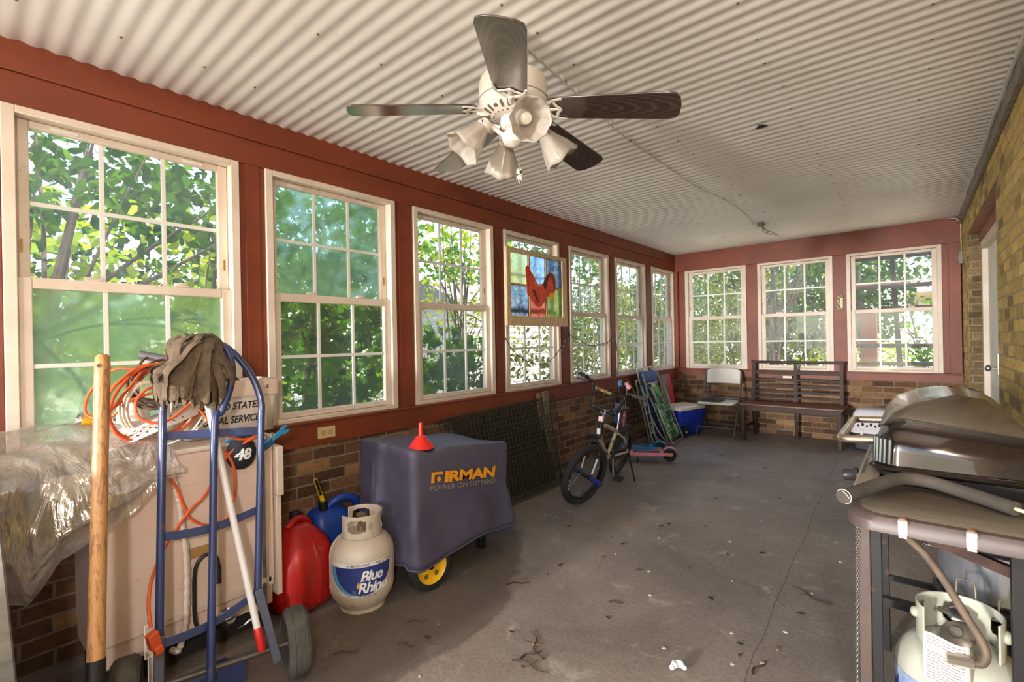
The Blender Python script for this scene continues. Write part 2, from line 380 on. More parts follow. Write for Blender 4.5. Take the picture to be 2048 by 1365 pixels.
trim(MB().bb(-0.13, 0.004, YN, D, Z1, 2.41))                                              # header, left: lower and upper board
trim(MB().bb(-0.13, 0.014, YN, D, 2.4115, CEIL+0.004))
trim(MB().bb(0, XW-0.005, D-0.006, D+0.12, Z1, CEIL+0.016))
def gaps(ws, a, b):
    e = [a]+[q for w in ws for q in w]+[b]
    return [(e[i], e[i+1]) for i in range(0, len(e), 2) if e[i+1]-e[i] > 0.02]
for a, b in gaps(WY, YN, D):
    mb = MB().bb(-0.12, -0.004, a, b, 0.853, Z1)
    if b-a < 0.3: mb.bb(-0.02, 0.006, a+0.03, b-0.03, 0.853, Z1)
    trim(mb)
for a, b in gaps(WX, 0.0, XW-0.005):
    trim(MB().bb(a, b, D+0.004 if a < 2.9 else D-0.002, D+0.12, 0.853, Z1))
trim(MB().bb(3.04, 3.14, D-0.03, D-0.008, 0.853, Z1))
trim(MB().bb(0.0, 0.06, D-0.055, D-0.008, 0.853, Z1))

# windows: white double-hung sashes, six panes over six
brass = mat('aged_brass', S(150,118,70), 0.4, 0.7)
wn = [0]
def window(u0, u1, mp, up_haze, lo_haze, tint=(0.62, 0.78, 0.66), up_scale=2.5):
    wn[0] += 1
    t = bpy.data.objects.new('window_%d' % wn[0], None); COL.objects.link(t); struct(t)
    W = u1-u0
    def fr(mb, a, b, z0, z1, w0, w1, sl, st, sb):      # four-sided frame
        mb.bb(w0, w1, a, a+sl, z0, z1).bb(w0, w1, b-sl, b, z0, z1).bb(w0, w1, a+sl, b-sl, z1-st, z1).bb(w0, w1, a+sl, b-sl, z0, z0+sb)
    f = MB(); fr(f, u0, u1, Z0, Z1, -0.012, 0.012, 0.04, 0.03, 0.026); fr(f, u0, u1, Z0, Z1, -0.11, -0.012, 0.036, 0.026, 0.022)
    f.build('frame', cream, t, bevel=0.003, xf=mp)
    a, b = u0+0.037, u1-0.037
    for nm, z0, z1, w0, w1, st, sb, hz in (('upper_sash', 1.552, Z1-0.028, -0.082, -0.052, 0.03, 0.044, up_haze), ('lower_sash', Z0+0.023, 1.596, -0.045, -0.014, 0.045, 0.036, lo_haze)):
        s = MB(); fr(s, a, b, z0, z1, w0, w1, 0.047, st, sb)
        so = s.build(nm, cream, t, bevel=0.004, xf=mp)
        ga, gb, gz0, gz1 = a+0.047, b-0.047, z0+sb, z1-st; wm = (w0+w1)/2
        g = MB()
        for k in (1, 2): u = ga+(gb-ga)*k/3; g.bb(wm-0.006, wm+0.006, u-0.009, u+0.009, gz0, gz1)
        zc = (gz0+gz1)/2; g.bb(wm-0.0061, wm+0.0061, ga, gb, zc-0.009, zc+0.009)
        g.build('grille', white_grid, so, xf=mp, bevel=0.002)
        MB().bb(wm-0.009, wm-0.007, ga-0.005, gb+0.005, gz0-0.005, gz1+0.005).build('pane', hz, so, xf=mp)
        if nm == 'lower_sash':
            lk = MB()
            for q in (0.3, 0.72): u = a+(b-a)*q; lk.bb(w0-0.004, w1, u-0.03, u+0.03, z1, z1+0.008).cyl((wm, u-0.03, z1+0.012), (wm, u+0.025, z1+0.012), 0.006, 8)
            lk.build('sash_lock', cream, so, bevel=0.002, xf=mp)
            MB().bb(w1, w1+0.012, ga, gb, gz0-0.03, gz0-0.02).build('lift_rail', cream, so, bevel=0.003, xf=mp)
        else:
            lk = MB()
            for q in (0.2, 0.8): u = a+(b-a)*q; lk.bb(w1-0.001, w1+0.005, u-0.045, u+0.045, z1-0.022, z1-0.010)
            lk.build('vent_latch', white_grid, so, bevel=0.002, xf=mp)
            lk = MB()
            for u in (a+0.02, b-0.02): lk.bb(w1-0.001, w1+0.003, u-0.004, u+0.004, 1.70, 1.755)
            lk.build('tilt_latch', brass, so, xf=mp)
    return t
mpL = lambda w, u, z: (w, u, z)
mpF = lambda w, u, z: (u, D-w, z)
clear = glass_mat('pane_clear', 0.05)
dusty = glass_mat('pane_dusty', 0.08, tint=(0.75, 0.8, 0.72))
foggy = glass_mat('pane_fogged', 0.85, tint=(0.46, 0.68, 0.46), scale=3.0, blur=0.55)
misty = glass_mat('pane_misty', 0.60, tint=(0.50, 0.70, 0.56), scale=2.0, blur=0.55)
light_mist = glass_mat('pane_light_mist', 0.08, tint=(0.62, 0.72, 0.85), scale=2.0)
HZ = [(clear, clear), (dusty, dusty), (light_mist, foggy), (misty, clear), (clear, clear), (clear, clear), (dusty, dusty), (dusty, dusty), (dusty, dusty)]
for (a, b), (h1, h2) in zip(WY, HZ): window(a, b, mpL, h1, h2)
for a, b in WX: window(a, b, mpF, dusty if a < 2 else clear, dusty if a < 2 else clear)

# right wall (house wall) with a recessed doorway
dy0, dy1, dz, dx = 4.30, 6.39, 2.25, XW+0.10
struct(MB().bb(XW, XW+0.4, 3.0-3.9, dy0, 0, 2.75).bb(XW, XW+0.4, dy1, D+0.12, 0, 2.75).bb(XW, XW+0.4, dy0, dy1, dz, 2.75).build('wall_right', brick_r))
struct(MB().bb(XW+0.002, dx+0.2, dy1-0.003, dy1-0.001, 0, dz-0.001).build('wall_right_reveal', brick_j))
struct(MB().bb(XW+0.4, XW+0.5, YN, 3.0-3.9, 0, 2.75).build('wall_right_near', brick_r))
ti[0] += 1
struct(MB().bb(XW+0.01, dx+0.2, dy0+0.002, dy1-0.004, dz-0.012, dz-0.001).bb(dx-0.02, dx+0.2, dy0+0.002, dy1-0.004, dz-0.09, dz-0.012).build('trim_%d' % ti[0], mat('door_head_paint', S(158,104,74), 0.5, var=S(138,86,62), scale=6)))
ti[0] += 1
struct(MB().bb(XW-0.028, XW-0.001, -0.9, D-0.07, 2.455, cz(XW)-0.010).build('trim_%d' % ti[0], mat('grey_flashing', S(112,104,98), 0.55, 0.2, var=S(140,132,124), scale=14, bump=0.2, bscale=30), bevel=0.003))
ti[0] += 1
fl = MB()
path = [(XW-0.03-0.008*random.random(), -0.8+k*0.09, cz(XW)-0.014+0.006*random.random()) for k in range(87)]
fl.tube(path, [0.008+0.006*random.random() for _ in path], 6); struct(fl.build('trim_%d' % ti[0], mat('old_caulk', S(196,188,176), 0.8)))
doorp = mat('white_door_paint', S(226,224,214), 0.4, var=S(214,212,200), scale=3)
dt = bpy.data.objects.new('door_1', None); COL.objects.link(dt); struct(dt)
MB().bb(dx-0.01, dx+0.12, dy1-0.10, dy1-0.005, 0, dz-0.09).bb(dx-0.01, dx+0.12, dy0+0.005, dy0+0.10, 0, dz-0.09).bb(dx-0.01, dx+0.12, dy0+0.10, dy1-0.10, dz-0.17, dz-0.09).build('frame', cream, dt, bevel=0.004)
dm = MB().bb(dx+0.03, dx+0.07, dy0+0.10, dy1-0.10, 0.01, dz-0.17)
for ya, yb in ((dy0+0.25, dy0+0.85), (dy1-0.85, dy1-0.25)):
    for za, zb in ((0.2, 0.85), (1.0, 1.95)): dm.bb(dx+0.022, dx+0.031, ya, yb, za, zb)
dm.build('panel', doorp, dt, bevel=0.006)
MB().bb(dx+0.012, dx+0.03, 5.55, 5.63, 0.95, 1.12).cyl((dx+0.03, 5.59, 1.0), (dx-0.03, 5.59, 1.0), 0.010, 10).ball((dx-0.04, 5.59, 1.0), (0.022, 0.028, 0.028)).build('handle', mat('door_nickel', S(170,165,155), 0.3, 0.9), dt)
# near end: unseen framed opening, header lowered to keep the fill lamp off the ceiling
ti[0] += 1
struct(MB().bb(-0.12, XW+0.5, YN-0.1, YN, 1.98, CEIL+0.02).bb(-0.12, 0.02, YN-0.1, YN, 0, 1.98).bb(XW+0.38, XW+0.5, YN-0.1, YN, 0, 1.98).build('trim_%d' % ti[0], red))
# rooftop above the corrugated sheet and the house roof over the wall (keeps the sky off the ceiling)
struct(MB().bb(-0.45, XW+0.3, YN, D+0.35, CEIL+0.06, CEIL+0.12).build('roof_slab', mat('roof_grey', S(120,116,110), 0.8)))
# ------------------------------------------------------------------ clutter along the window wall, near end
wht = mat('appliance_white', S(236,212,198), 0.35, var=S(224,198,184), scale=2.5, spots=(S(120,84,62), 24.0, 0.72))
wht2 = mat('appliance_trim_white', S(224,208,192), 0.35)
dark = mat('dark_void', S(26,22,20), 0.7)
blk = mat('black_plastic', S(24,24,26), 0.4)
rubber = mat('old_rubber', S(58,54,50), 0.85, var=S(84,78,70), scale=10, bump=0.3, bscale=50)
steel = mat('galvanised_steel', S(168,164,160), 0.35, 0.85, var=S(138,132,128), scale=12)
chrome = mat('bright_metal', S(205,205,205), 0.18, 1.0)
# --- white appliance, its back to the room
T = thing('washing_machine', 'white washing machine with its back panel to the room, left of the red can', 'washing machine', (0.24, 0.69, 0), world=True)
b = MB(); b.bb(0.045, 0.448, 0.362, 1.0, 0.19, 0.862); b.bb(0.045, 0.43, 0.366, 0.998, 0.10, 0.2)
b.build('cabinet', wht, T, bevel=0.008)
MB().bb(0.04, 0.462, 0.352, 1.012, 0.862, 0.885).build('lid', wht2, T, bevel=0.008)
MB().bb(0.35, 0.475, 1.003, 1.038, 0.60, 0.83).bb(0.35, 0.462, 1.003, 1.03, 0.14, 0.60).build('corner_post', wht2, T, bevel=0.006)
MB().bb(0.4485, 0.4515, 0.572, 0.585, 0.22, 0.80).bb(0.4485, 0.4500, 0.56, 0.99, 0.733, 0.737).bb(0.4485, 0.452, 0.565, 0.99, 0.214, 0.236).bb(0.4485, 0.452, 0.97, 0.982, 0.20, 0.85).build('panel_seam', wht2, T, bevel=0.001)
MB().bb(0.4485, 0.4505, 0.945, 0.962, 0.10, 0.80).build('bracket_strip', steel, T)
MB().bb(0.4632, 0.4645, 1.008, 1.026, 0.63, 0.76).build('warning_sticker', mat('sticker_yellow', S(222,176,40), 0.5), T)
MB().bb(0.4485, 0.450, 0.66, 0.73, 0.425, 0.47).build('tape_patch', mat('tan_tape', S(176,138,84), 0.6), T)
hp = spl([(0.462,0.60,0.80),(0.466,0.615,0.72),(0.468,0.623,0.667),(0.47,0.641,0.48),(0.47,0.643,0.317),(0.468,0.634,0.18),(0.46,0.614,0.085),(0.42,0.60,0.075)], 10)
MB().tube(hp, [0.0115+0.0022*math.sin(i*2.2) for i in range(len(hp))], 10).build('drain_hose', mat('hose_grey_white', S(206,190,176), 0.5), T)
MB().tube(spl([(0.44,0.76,0.40),(0.472,0.756,0.37),(0.476,0.752,0.40),(0.476,0.735,0.43),(0.474,0.70,0.432),(0.472,0.672,0.39),(0.47,0.667,0.28),(0.47,0.670,0.17),(0.468,0.70,0.105),(0.45,0.76,0.085),(0.40,0.84,0.09)], 8), 0.0075, 8).cyl((0.474,0.756,0.30),(0.474,0.756,0.37),0.011,10).build('power_cord', mat('cord_black', S(40,36,34), 0.5), T)
MB().bb(0.452, 0.470, 0.748, 0.764, 0.225, 0.31).build('cord_clip', wht2, T, bevel=0.003)
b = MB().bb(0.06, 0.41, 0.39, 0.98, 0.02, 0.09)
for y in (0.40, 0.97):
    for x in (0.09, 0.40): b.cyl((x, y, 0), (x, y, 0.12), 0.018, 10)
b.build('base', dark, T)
MB().cyl((0.36,0.80,0.04),(0.47,0.80,0.13),0.022,12).cyl((0.47,0.80,0.13),(0.45,0.80,0.17),0.026,12).tube(spl([(0.45,0.84,0.06),(0.48,0.89,0.10),(0.46,0.94,0.15)],6),0.006,6).build('pump', steel, T)
MB().bb(0.47, 0.484, 0.497, 0.535, 0.11, 0.24).bb(0.48,0.488,0.505,0.527,0.0,0.12).build('leveling_leg', wht2, T, bevel=0.002)

# --- hand truck
blue = mat('blue_enamel', S(52,66,112), 0.3, var=S(44,56,98), scale=6, coat=0.3, spots=(S(120,76,48), 16.0, 0.70))
T = thing('hand_truck', 'blue steel hand truck leaning back on the white washing machine', 'hand truck', (0.74, 0.65, 0), world=True)
Rb, Rt = Vector((0.782,0.787,0.318)), Vector((0.678,0.855,0.975)); Lb, Lt = Vector((0.714,0.486,0.25)), Vector((0.589,0.54,1.012))
def ln(a, b, t): return a+(b-a)*t
nrm = ((Rt-Rb).cross(Lt-Rt)).normalized()
if nrm.x < 0: nrm = -nrm
cb_, ct_ = (ln(Lb, Lt, -0.22)+ln(Rb, Rt, -0.28))/2+nrm*0.03, (Lt+Rt)/2+nrm*0.03
rt_path = [ln(Rb, Rt, -0.02), ln(Rb, Rt, 0.5), Rt, Vector((0.664,0.862,1.07)), Vector((0.645,0.842,1.16)), Vector((0.628,0.80,1.24)), Vector((0.615,0.752,1.295)), Vector((0.612,0.715,1.31))]
lt_path = [ln(Lb, Lt, -0.02), ln(Lb, Lt, 0.5), Lt, Vector((0.58,0.545,1.07)), Vector((0.58,0.56,1.16)), Vector((0.588,0.595,1.25)), Vector((0.60,0.65,1.30)), Vector((0.605,0.69,1.312))]
MB().tube(spl(rt_path, 8), 0.0135, 12).build('side_rail', blue, T)
MB().tube(spl(lt_path, 8), 0.0135, 12).build('side_rail', blue, T)
MB().tube(spl([cb_, ln(cb_, ct_, 0.5), ct_, Vector((0.655,0.715,1.04)), Vector((0.665,0.735,1.10)), Vector((0.672,0.75,1.17)), Vector((0.665,0.752,1.24)), Vector((0.64,0.738,1.295)), Vector((0.612,0.715,1.312))], 8), 0.0135, 12).build('center_rail', blue, T)
for tt, bow in ((0.965, 0.0), (0.50, -0.02), (0.035, -0.025)):
    a, c = ln(Lb, Lt, tt-0.02), ln(Rb, Rt, tt); p = [a, ln(a, c, 0.25)+nrm*0.0+Vector((0,0,bow*0.7)), ln(a, c, 0.5)+Vector((0,0,bow)), ln(a, c, 0.75)+Vector((0,0,bow*0.7)), c]
    p = [q-nrm*0.012 for q in p]; b = MB(); pp = spl(p, 5); rings = []
    for q in pp: rings.append([tuple(q+Vector((0,0,0.016))+nrm*0.003), tuple(q+Vector((0,0,0.016))-nrm*0.003), tuple(q-Vector((0,0,0.016))-nrm*0.003), tuple(q-Vector((0,0,0.016))+nrm*0.003)])
    b.loft(rings).build('crossbar', blue, T, bevel=0.001)
AL, AR = Vector((0.700,0.40,0.127)), Vector((0.842,0.90,0.127)); ad = (AR-AL).normalized()
grey_paint = mat('grey_blue_enamel', S(76,80,94), 0.4)
MB().cyl(AL-ad*0.03, AR+ad*0.03, 0.011, 12).build('axle', mat('dirty_steel', S(86,80,76), 0.5, 0.6), T)
for p0, p1 in ((ln(Rb, Rt, 0.06), AR-ad*0.075), (ln(Lb, Lt, 0.06), AL+ad*0.085)):
    d = (p1-p0).normalized(); q = p1+d*0.05; Mx = frame_from(d, ad)
    MB().box((p0+q)/2, (0.045, 0.030, (q-p0).length), Mx).build('axle_bracket', grey_paint, T, bevel=0.003)
for c in (AL-ad*0.005, AR+ad*0.005):
    M3 = frame_from(ad); prof = [(0.052,-0.022),(0.085,-0.038),(0.108,-0.042),(0.122,-0.032),(0.1265,-0.012),(0.1265,0.012),(0.122,0.032),(0.108,0.042),(0.085,0.038),(0.052,0.022)]
    pr = []
    for i, (r, z) in enumerate(prof): pr.append((r, z))
    w = MB().lathe(pr, c, 40, M3, cap=False)
    for g in (-0.022, -0.008, 0.008, 0.022): w.torus(c+ad*g, 0.1235, 0.0042, ad, 40, 6)
    wo = w.build('wheel', rubber, T)
    MB().lathe([(0.001,-0.03),(0.022,-0.03),(0.024,-0.018),(0.05,-0.018),(0.056,-0.022),(0.056,0.022),(0.05,0.018),(0.024,0.018),(0.022,0.03),(0.001,0.03)], c, 28, M3).build('hub', mat('rusty_hub', S(120,108,92), 0.5, 0.6, var=S(96,70,50), scale=20), wo)
# nose plate on the floor, under the appliance side
MB().bb(0.53, 0.735, 0.50, 0.76, 0.004, 0.010).bb(0.70, 0.735, 0.50, 0.76, 0.01, 0.09).build('toe_plate', blue, T, bevel=0.002)

# --- mop, upside down over the truck
T = thing('mop', 'dirty brown string mop hung head up over the hand truck, white handle with red tip', 'mop', (0.83, 0.80, 0), world=True)
h0, h1 = Vector((0.838,0.778,0.145)), Vector((0.585,0.675,1.17)); hd = (h1-h0).normalized()
MB().cyl(h0+hd*0.075, h1+hd*0.12, 0.0125, 14).build('handle', mat('white_handle', S(226,220,216), 0.35), T)
MB().lathe([(0.001,0),(0.011,0.002),(0.0145,0.008),(0.0145,0.085),(0.012,0.09)], h0, 14, frame_from(hd)).build('tip', mat('red_plastic', S(196,34,28), 0.35), T)
mopm = mat('dirty_mop_cotton', S(106,88,70), 0.95, var=S(78,64,50), scale=18, bump=0.5, bscale=90)
b = MB(); top = Vector((0.625,0.648,1.335)); rnd = random.Random(5)
b.ball((0.622,0.645,1.262), (0.062,0.085,0.085), 18, 12)
out = [(0.524,1.095),(0.513,1.165),(0.535,1.10),(0.575,1.09),(0.60,1.11),(0.63,1.085),(0.66,1.07),(0.70,1.07),(0.722,1.12),(0.732,1.16),(0.555,1.12),(0.645,1.10),(0.685,1.09),(0.735,1.22),(0.61,1.10),(0.57,1.13)]
for k in range(150):
    y, z = out[k % len(out)]; y += rnd.uniform(-0.012, 0.012); z += rnd.uniform(-0.02, 0.03); dx_ = rnd.uniform(-0.06, 0.085)
    st = top+Vector((rnd.uniform(-0.03,0.03), rnd.uniform(-0.05,0.05), rnd.uniform(-0.02,0.012)))
    sh = Vector((0.625+dx_*0.85, 0.648+(y-0.648)*0.66, 1.245+rnd.uniform(-0.02,0.02)))
    P_ = spl([st, st*0.55+sh*0.45+Vector((dx_*0.3,(y-0.648)*0.18,0.02)), sh, Vector((0.628+dx_, y+rnd.uniform(-0.008,0.008), (sh.z+z)/2)), Vector((0.63+dx_*0.9, y, z))], 4)
    n_ = len(P_); r0 = rnd.uniform(0.010, 0.020)
    b.tube(P_, [r0*(0.7+0.5*math.sin(PI*min(1, i/n_+0.15)))*(1.15 if i < n_-1 else 0.7) for i in range(n_)], 7, flat=0.32)
b.build('mop_head', mopm, T)

# --- long handled tool in front
T = thing('shovel', 'long tool with thick round wooden handle and black socket, standing at the front left', 'shovel', (0.985, 0.28, 0), world=True)
s0, s1 = Vector((0.985,0.262,0.0)), Vector((0.800,0.335,1.285)); sd = (s1-s0).normalized()
wd = wood('worn_ash_handle', S(178,130,82), S(138,96,58), 2, 8.0, 0.45, 10)
sp_ = [s0+sd*t for t in (0.405,0.55,0.72,0.90,0.96,1.1,1.26,1.288,1.296)]
MB().tube(sp_, [0.0215,0.0212,0.0205,0.0205,0.0195,0.0198,0.0198,0.0185,0.013], 20).build('handle', wd, T)
hole = s0+sd*1.262+Vector((0.016,-0.0105,0)); MB().lathe([(0.001,0.0),(0.0058,0.0),(0.0062,0.002)], hole+Vector((0.0005,0,0)), 10, frame_from((0.84,-0.55,0.1))).build('hang_hole', mat('hole_dark', S(70,48,30), 0.8), T)
MB().tube([s0+sd*t for t in (0.30,0.40,0.412,0.414)], [0.0215,0.0235,0.0238,0.021], 20).build('socket', blk, T)
bl = MB(); u_ = Vector((0.62,0.78,0)); u_ = (u_-sd*u_.dot(sd)).normalized(); n_ = sd.cross(u_)
bl.grid(lambda u, v: tuple(s0+sd*(0.005+0.31*v)+u_*((u-0.5)*2*0.085*math.sin(min(1, v*1.6+0.05)*PI/2)*(1 if v < 0.8 else 1-(v-0.8)*3.2))+n_*(0.02*(2*u-1)**2)), 10, 12)
bl.build('blade', mat('black_steel', S(34,32,34), 0.35, 0.6), T, solid=0.003)

# --- clear plastic sheet draped over the sill and the washing machine corner
def plastic_mat():
    m = bpy.data.materials.new('clear_plastic_film'); m.use_nodes = True; nt = m.node_tree; L = nt.links.new
    nt.nodes.remove(nt.nodes['Principled BSDF']); out = nt.nodes['Material Output']
    tr = nd(nt, 'ShaderNodeBsdfTransparent'); tr.inputs['Color'].default_value = (0.96,0.95,0.93,1)
    gl = nd(nt, 'ShaderNodeBsdfGlossy', Roughness=0.09); df = nd(nt, 'ShaderNodeBsdfDiffuse'); df.inputs['Color'].default_value = c4(S(214,204,192))
    tl = nd(nt, 'ShaderNodeBsdfTranslucent'); tl.inputs['Color'].default_value = c4(S(220,214,204))
    tc = nd(nt, 'ShaderNodeTexCoord'); mp = nd(nt, 'ShaderNodeMapping'); mp.inputs['Scale'].default_value = (1.0, 1.8, 0.8); L(tc.outputs['Object'], mp.inputs['Vector'])
    n = nd(nt, 'ShaderNodeTexNoise', Scale=6.5, Detail=5.0, Distortion=1.6); L(mp.outputs['Vector'], n.inputs['Vector'])
    bp = nd(nt, 'ShaderNodeBump', Strength=0.5, Distance=0.04); L(n.outputs['Fac'], bp.inputs['Height'])
    for s in (gl, df, tl): L(bp.outputs['Normal'], s.inputs['Normal'])
    md = nd(nt, 'ShaderNodeMixShader'); md.inputs['Fac'].default_value = 0.5; L(df.outputs[0], md.inputs[1]); L(tl.outputs[0], md.inputs[2])
    r = ramp(nt, [(0.3, 0.30), (0.7, 0.74)]); L(n.outputs['Fac'], r.inputs['Fac'])
    m1 = nd(nt, 'ShaderNodeMixShader'); L(r.outputs['Color'], m1.inputs['Fac']); L(tr.outputs[0], m1.inputs[1]); L(md.outputs[0], m1.inputs[2])
    m2 = nd(nt, 'ShaderNodeMixShader'); m2.inputs['Fac'].default_value = 0.26; L(m1.outputs[0], m2.inputs[1]); L(gl.outputs[0], m2.inputs[2]); L(m2.outputs[0], out.inputs['Surface'])
    return m
film = plastic_mat()
from mathutils import noise as mnoise
def pn(x, y, z=0.0): return mnoise.noise(Vector((x, y, z)))
def sheet(u, v):
    y = -0.30+0.90*u
    # profile from the sill over the edge and down; v = 0 at the window
    hang = float(np.interp(y, (-0.30,0.05,0.12,0.19,0.26,0.35,0.45,0.55,0.60), (0.14,0.14,0.34,0.39,0.26,0.22,0.18,0.07,0.05)))
    Lx = [(0.05, 0.985), (0.25, 1.005), (0.44, 0.955), (0.54, 0.86), (0.57, 0.86-hang*0.6), (0.555, 0.86-hang)]
    t = v*(len(Lx)-1); i = min(int(t), len(Lx)-2); w = t-i
    x = Lx[i][0]*(1-w)+Lx[i+1][0]*w; z = Lx[i][1]*(1-w)+Lx[i+1][1]*w
    k = min(1, v*1.6)
    x += 0.05*pn(u*5, v*3, 3)*k+0.018*pn(u*16, v*9, 9)*k; z += 0.035*pn(u*4, v*5, 7)+0.014*pn(u*14, v*14, 2)-0.04*max(0, u-0.75)
    y += 0.03*pn(u*3, v*5, 13)*k
    if y > 0.35: z = max(z, 0.893) if x < 0.47 else z; x = max(x, 0.475) if z < 0.89 else x
    return (max(x, 0.05), y, z)
tag(MB().grid(sheet, 70, 60).build('plastic_sheet', film, normals=False, angle=180), 'crumpled clear plastic sheet draped over the corner of the washing machine', 'plastic sheet', kind='thing')
def pouch(u, v):
    y = 0.16+0.30*u; a = v*2*PI; r = 0.055*math.sin(PI*min(max(u, 0.06), 0.94))**0.5
    return (0.585+r*0.7*math.cos(a)+0.01*pn(u*9, v*9), y+0.01*pn(u*7, v*11, 4), 0.80-0.05*u+r*1.3*math.sin(a)+0.02*pn(u*8, v*6, 8))
# white bundle wrapped in the film and the support below it
T = thing('wooden_shelf', 'wooden board on posts holding the plastic sheet beside the washing machine', 'shelf', (0.24, -0.05, 0), world=True)
MB().bb(0.06, 0.43, -0.55, 0.50, 0.8865, 0.905).build('board', wood('pine_board', S(196,176,146), S(170,146,112), 1), T, bevel=0.002)
MB().bb(0.06, 0.52, -0.575, -0.555, 0.0, 0.98).build('light_baffle', mat('dark_panel', S(88,74,62), 0.7), T, bevel=0.002)  # unseen panel added to block near-end light from the washing machine's side
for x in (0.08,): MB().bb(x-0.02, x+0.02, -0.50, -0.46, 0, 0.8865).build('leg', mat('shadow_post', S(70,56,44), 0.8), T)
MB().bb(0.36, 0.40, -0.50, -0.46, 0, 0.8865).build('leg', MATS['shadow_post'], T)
bag = MB(); rings = []
for k in range(15):
    t = k/14; r = math.sin(PI*min(0.97, max(0.03, t)))**0.5
    rings.append([(0.50+0.035*r*math.cos(a)+0.012*pn(t*6, a, 1), 0.22+0.26*t, 0.83+0.075*r*math.sin(a)*(0.7+0.5*pn(t*3, a, 5))-0.04*t) for a in [2*PI*i/16 for i in range(16)]])
tag(bag.loft(rings).build('paper_bundle', mat('white_paper_wrap', S(226,216,204), 0.7, bump=0.4, bscale=20)), 'crumpled white paper bundle wrapped inside the clear plastic sheet', 'bundle', kind='thing')

# --- items on the washing machine
T = thing('mail_tote', 'white corrugated plastic mail tote on the washing machine below the red post', 'tote', (0.24, 0.88, 0.886), world=True)
tote = mat('tote_white', S(222,210,200), 0.5)
tz = 0.888
def tp(w): # profile ring at height fraction
    k = w; return [(x*(0.90+0.10*k)+0.20, y*(0.92+0.08*k)+0.885, tz+0.245*w) for x, y in rr(0.24, 0.40, 0.02, 3)]
MB().loft([tp(0), tp(1.0)], cap=False).add(tp(0.004), [tuple(range(16))]).build('body', tote, T, solid=0.004)
MB().loft([[(x+0.20, y+0.885, tz+z) for x, y in rr(0.24+e, 0.40+e, 0.022, 3)] for z, e in ((0.175,0.006),(0.175,0.014),(0.25,0.016),(0.25,0.004))], cap=False).build('rim', mat('tote_rim', S(228,204,186), 0.45), T)
for y in (0.98, 1.03): MB().ball((0.33,y,tz+0.215),(0.004,0.009,0.009)).build('rivet', steel, T)
MB().text('UNITED STATES', 0.046, lambda x, y: (0.3115+0.012*((tz+0.118+y-tz)/0.245), 0.735+x*0.80, tz+0.118+y), 0.0012, 0.25).build('lettering', mat('ink_black', S(22,20,22), 0.6), T)
MB().text('POSTAL SERVICE', 0.046, lambda x, y: (0.3115+0.012*((tz+0.055+y-tz)/0.245), 0.735+x*0.76, tz+0.055+y), 0.0012, 0.25).build('lettering', mat('ink_black', S(22,20,22), 0.6), T)
# things inside the tote: dark grater sheet and a cord loop seen over the rim
tag(MB().box((0.20,0.90,tz+0.245), (0.15,0.006,0.20), (R(50),0,R(25))).build('metal_plate', mat('dark_grey_sheet', S(72,72,80), 0.35, 0.7), bevel=0.001), 'dark grey metal plate sticking out of the white mail tote', 'plate', kind='thing')
orange = mat('orange_cord', S(214,92,44), 0.42)
brown = mat('brown_cord', S(92,68,54), 0.5)
cordw = mat('off_white_cord', S(206,188,164), 0.5)
T = thing('extension_cord', 'orange extension cord coiled behind the mop and trailing down the hand truck', 'cord', (0.45, 0.6, 0.886), world=True)
loopA = [(0.36,0.613,1.234),(0.376,0.529,1.222),(0.392,0.467,1.165),(0.404,0.428,1.098),(0.412,0.416,1.031),(0.42,0.442,0.968),(0.428,0.493,0.937),(0.436,0.545,0.929),(0.432,0.626,0.95),(0.416,0.698,1.003),(0.40,0.728,1.065)]
loopB = [(0.30,0.633,1.224),(0.33,0.548,1.207),(0.36,0.489,1.141),(0.39,0.442,1.086),(0.42,0.413,1.061),(0.41,0.419,1.129),(0.40,0.466,1.186),(0.37,0.531,1.227),(0.34,0.609,1.231)]
loopL = [(0.30,0.52,1.213),(0.282,0.473,1.218),(0.264,0.439,1.198),(0.247,0.404,1.153),(0.236,0.382,1.108),(0.225,0.377,1.056),(0.235,0.389,1.031),(0.264,0.416,1.022),(0.293,0.447,1.029),(0.322,0.497,1.085),(0.351,0.56,1.113),(0.38,0.579,1.115)]
loopR = [(0.42,0.57,1.142),(0.432,0.532,1.138),(0.444,0.50,1.108),(0.456,0.487,1.08),(0.464,0.493,1.04),(0.47,0.518,1.017),(0.476,0.554,1.006),(0.478,0.597,1.017),(0.472,0.64,1.048),(0.466,0.672,1.076),(0.46,0.648,1.089)]
hang = [(0.46,0.648,1.095),(0.50,0.69,1.042),(0.50,0.735,0.975),(0.50,0.774,0.931),(0.50,0.808,0.908),(0.50,0.86,0.893),(0.50,0.904,0.901)]
tail2 = [(0.50,0.777,0.861),(0.50,0.807,0.804),(0.50,0.817,0.746),(0.50,0.814,0.664),(0.497,0.79,0.58),(0.493,0.74,0.558),(0.49,0.695,0.569),(0.487,0.652,0.608),(0.483,0.63,0.668),(0.48,0.608,0.743),(0.477,0.581,0.798),(0.473,0.555,0.838),(0.47,0.53,0.90)]
tail1 = [(0.50,0.93,0.905),(0.505,0.86,0.88),(0.50,0.817,0.86),(0.50,0.766,0.802),(0.50,0.729,0.733),(0.51,0.687,0.678),(0.52,0.65,0.656),(0.535,0.582,0.581),(0.55,0.547,0.537),(0.60,0.513,0.508),(0.66,0.478,0.463),(0.70,0.462,0.403),(0.725,0.462,0.34)]
b = MB()
for P_ in (loopA, loopB, loopL, loopR, hang, tail2, tail1): b.tube(spl(P_, 7), 0.0058, 8)
for k in range(2):
    b.tube(spl([(x-0.02-0.01*k, y*0.93+0.035+0.02*k*math.sin(i), z*0.97+0.035-0.012*k) for i, (x, y, z) in enumerate((loopA, loopB)[k % 2])], 5), 0.0058, 8)
b.build('cable', orange, T)
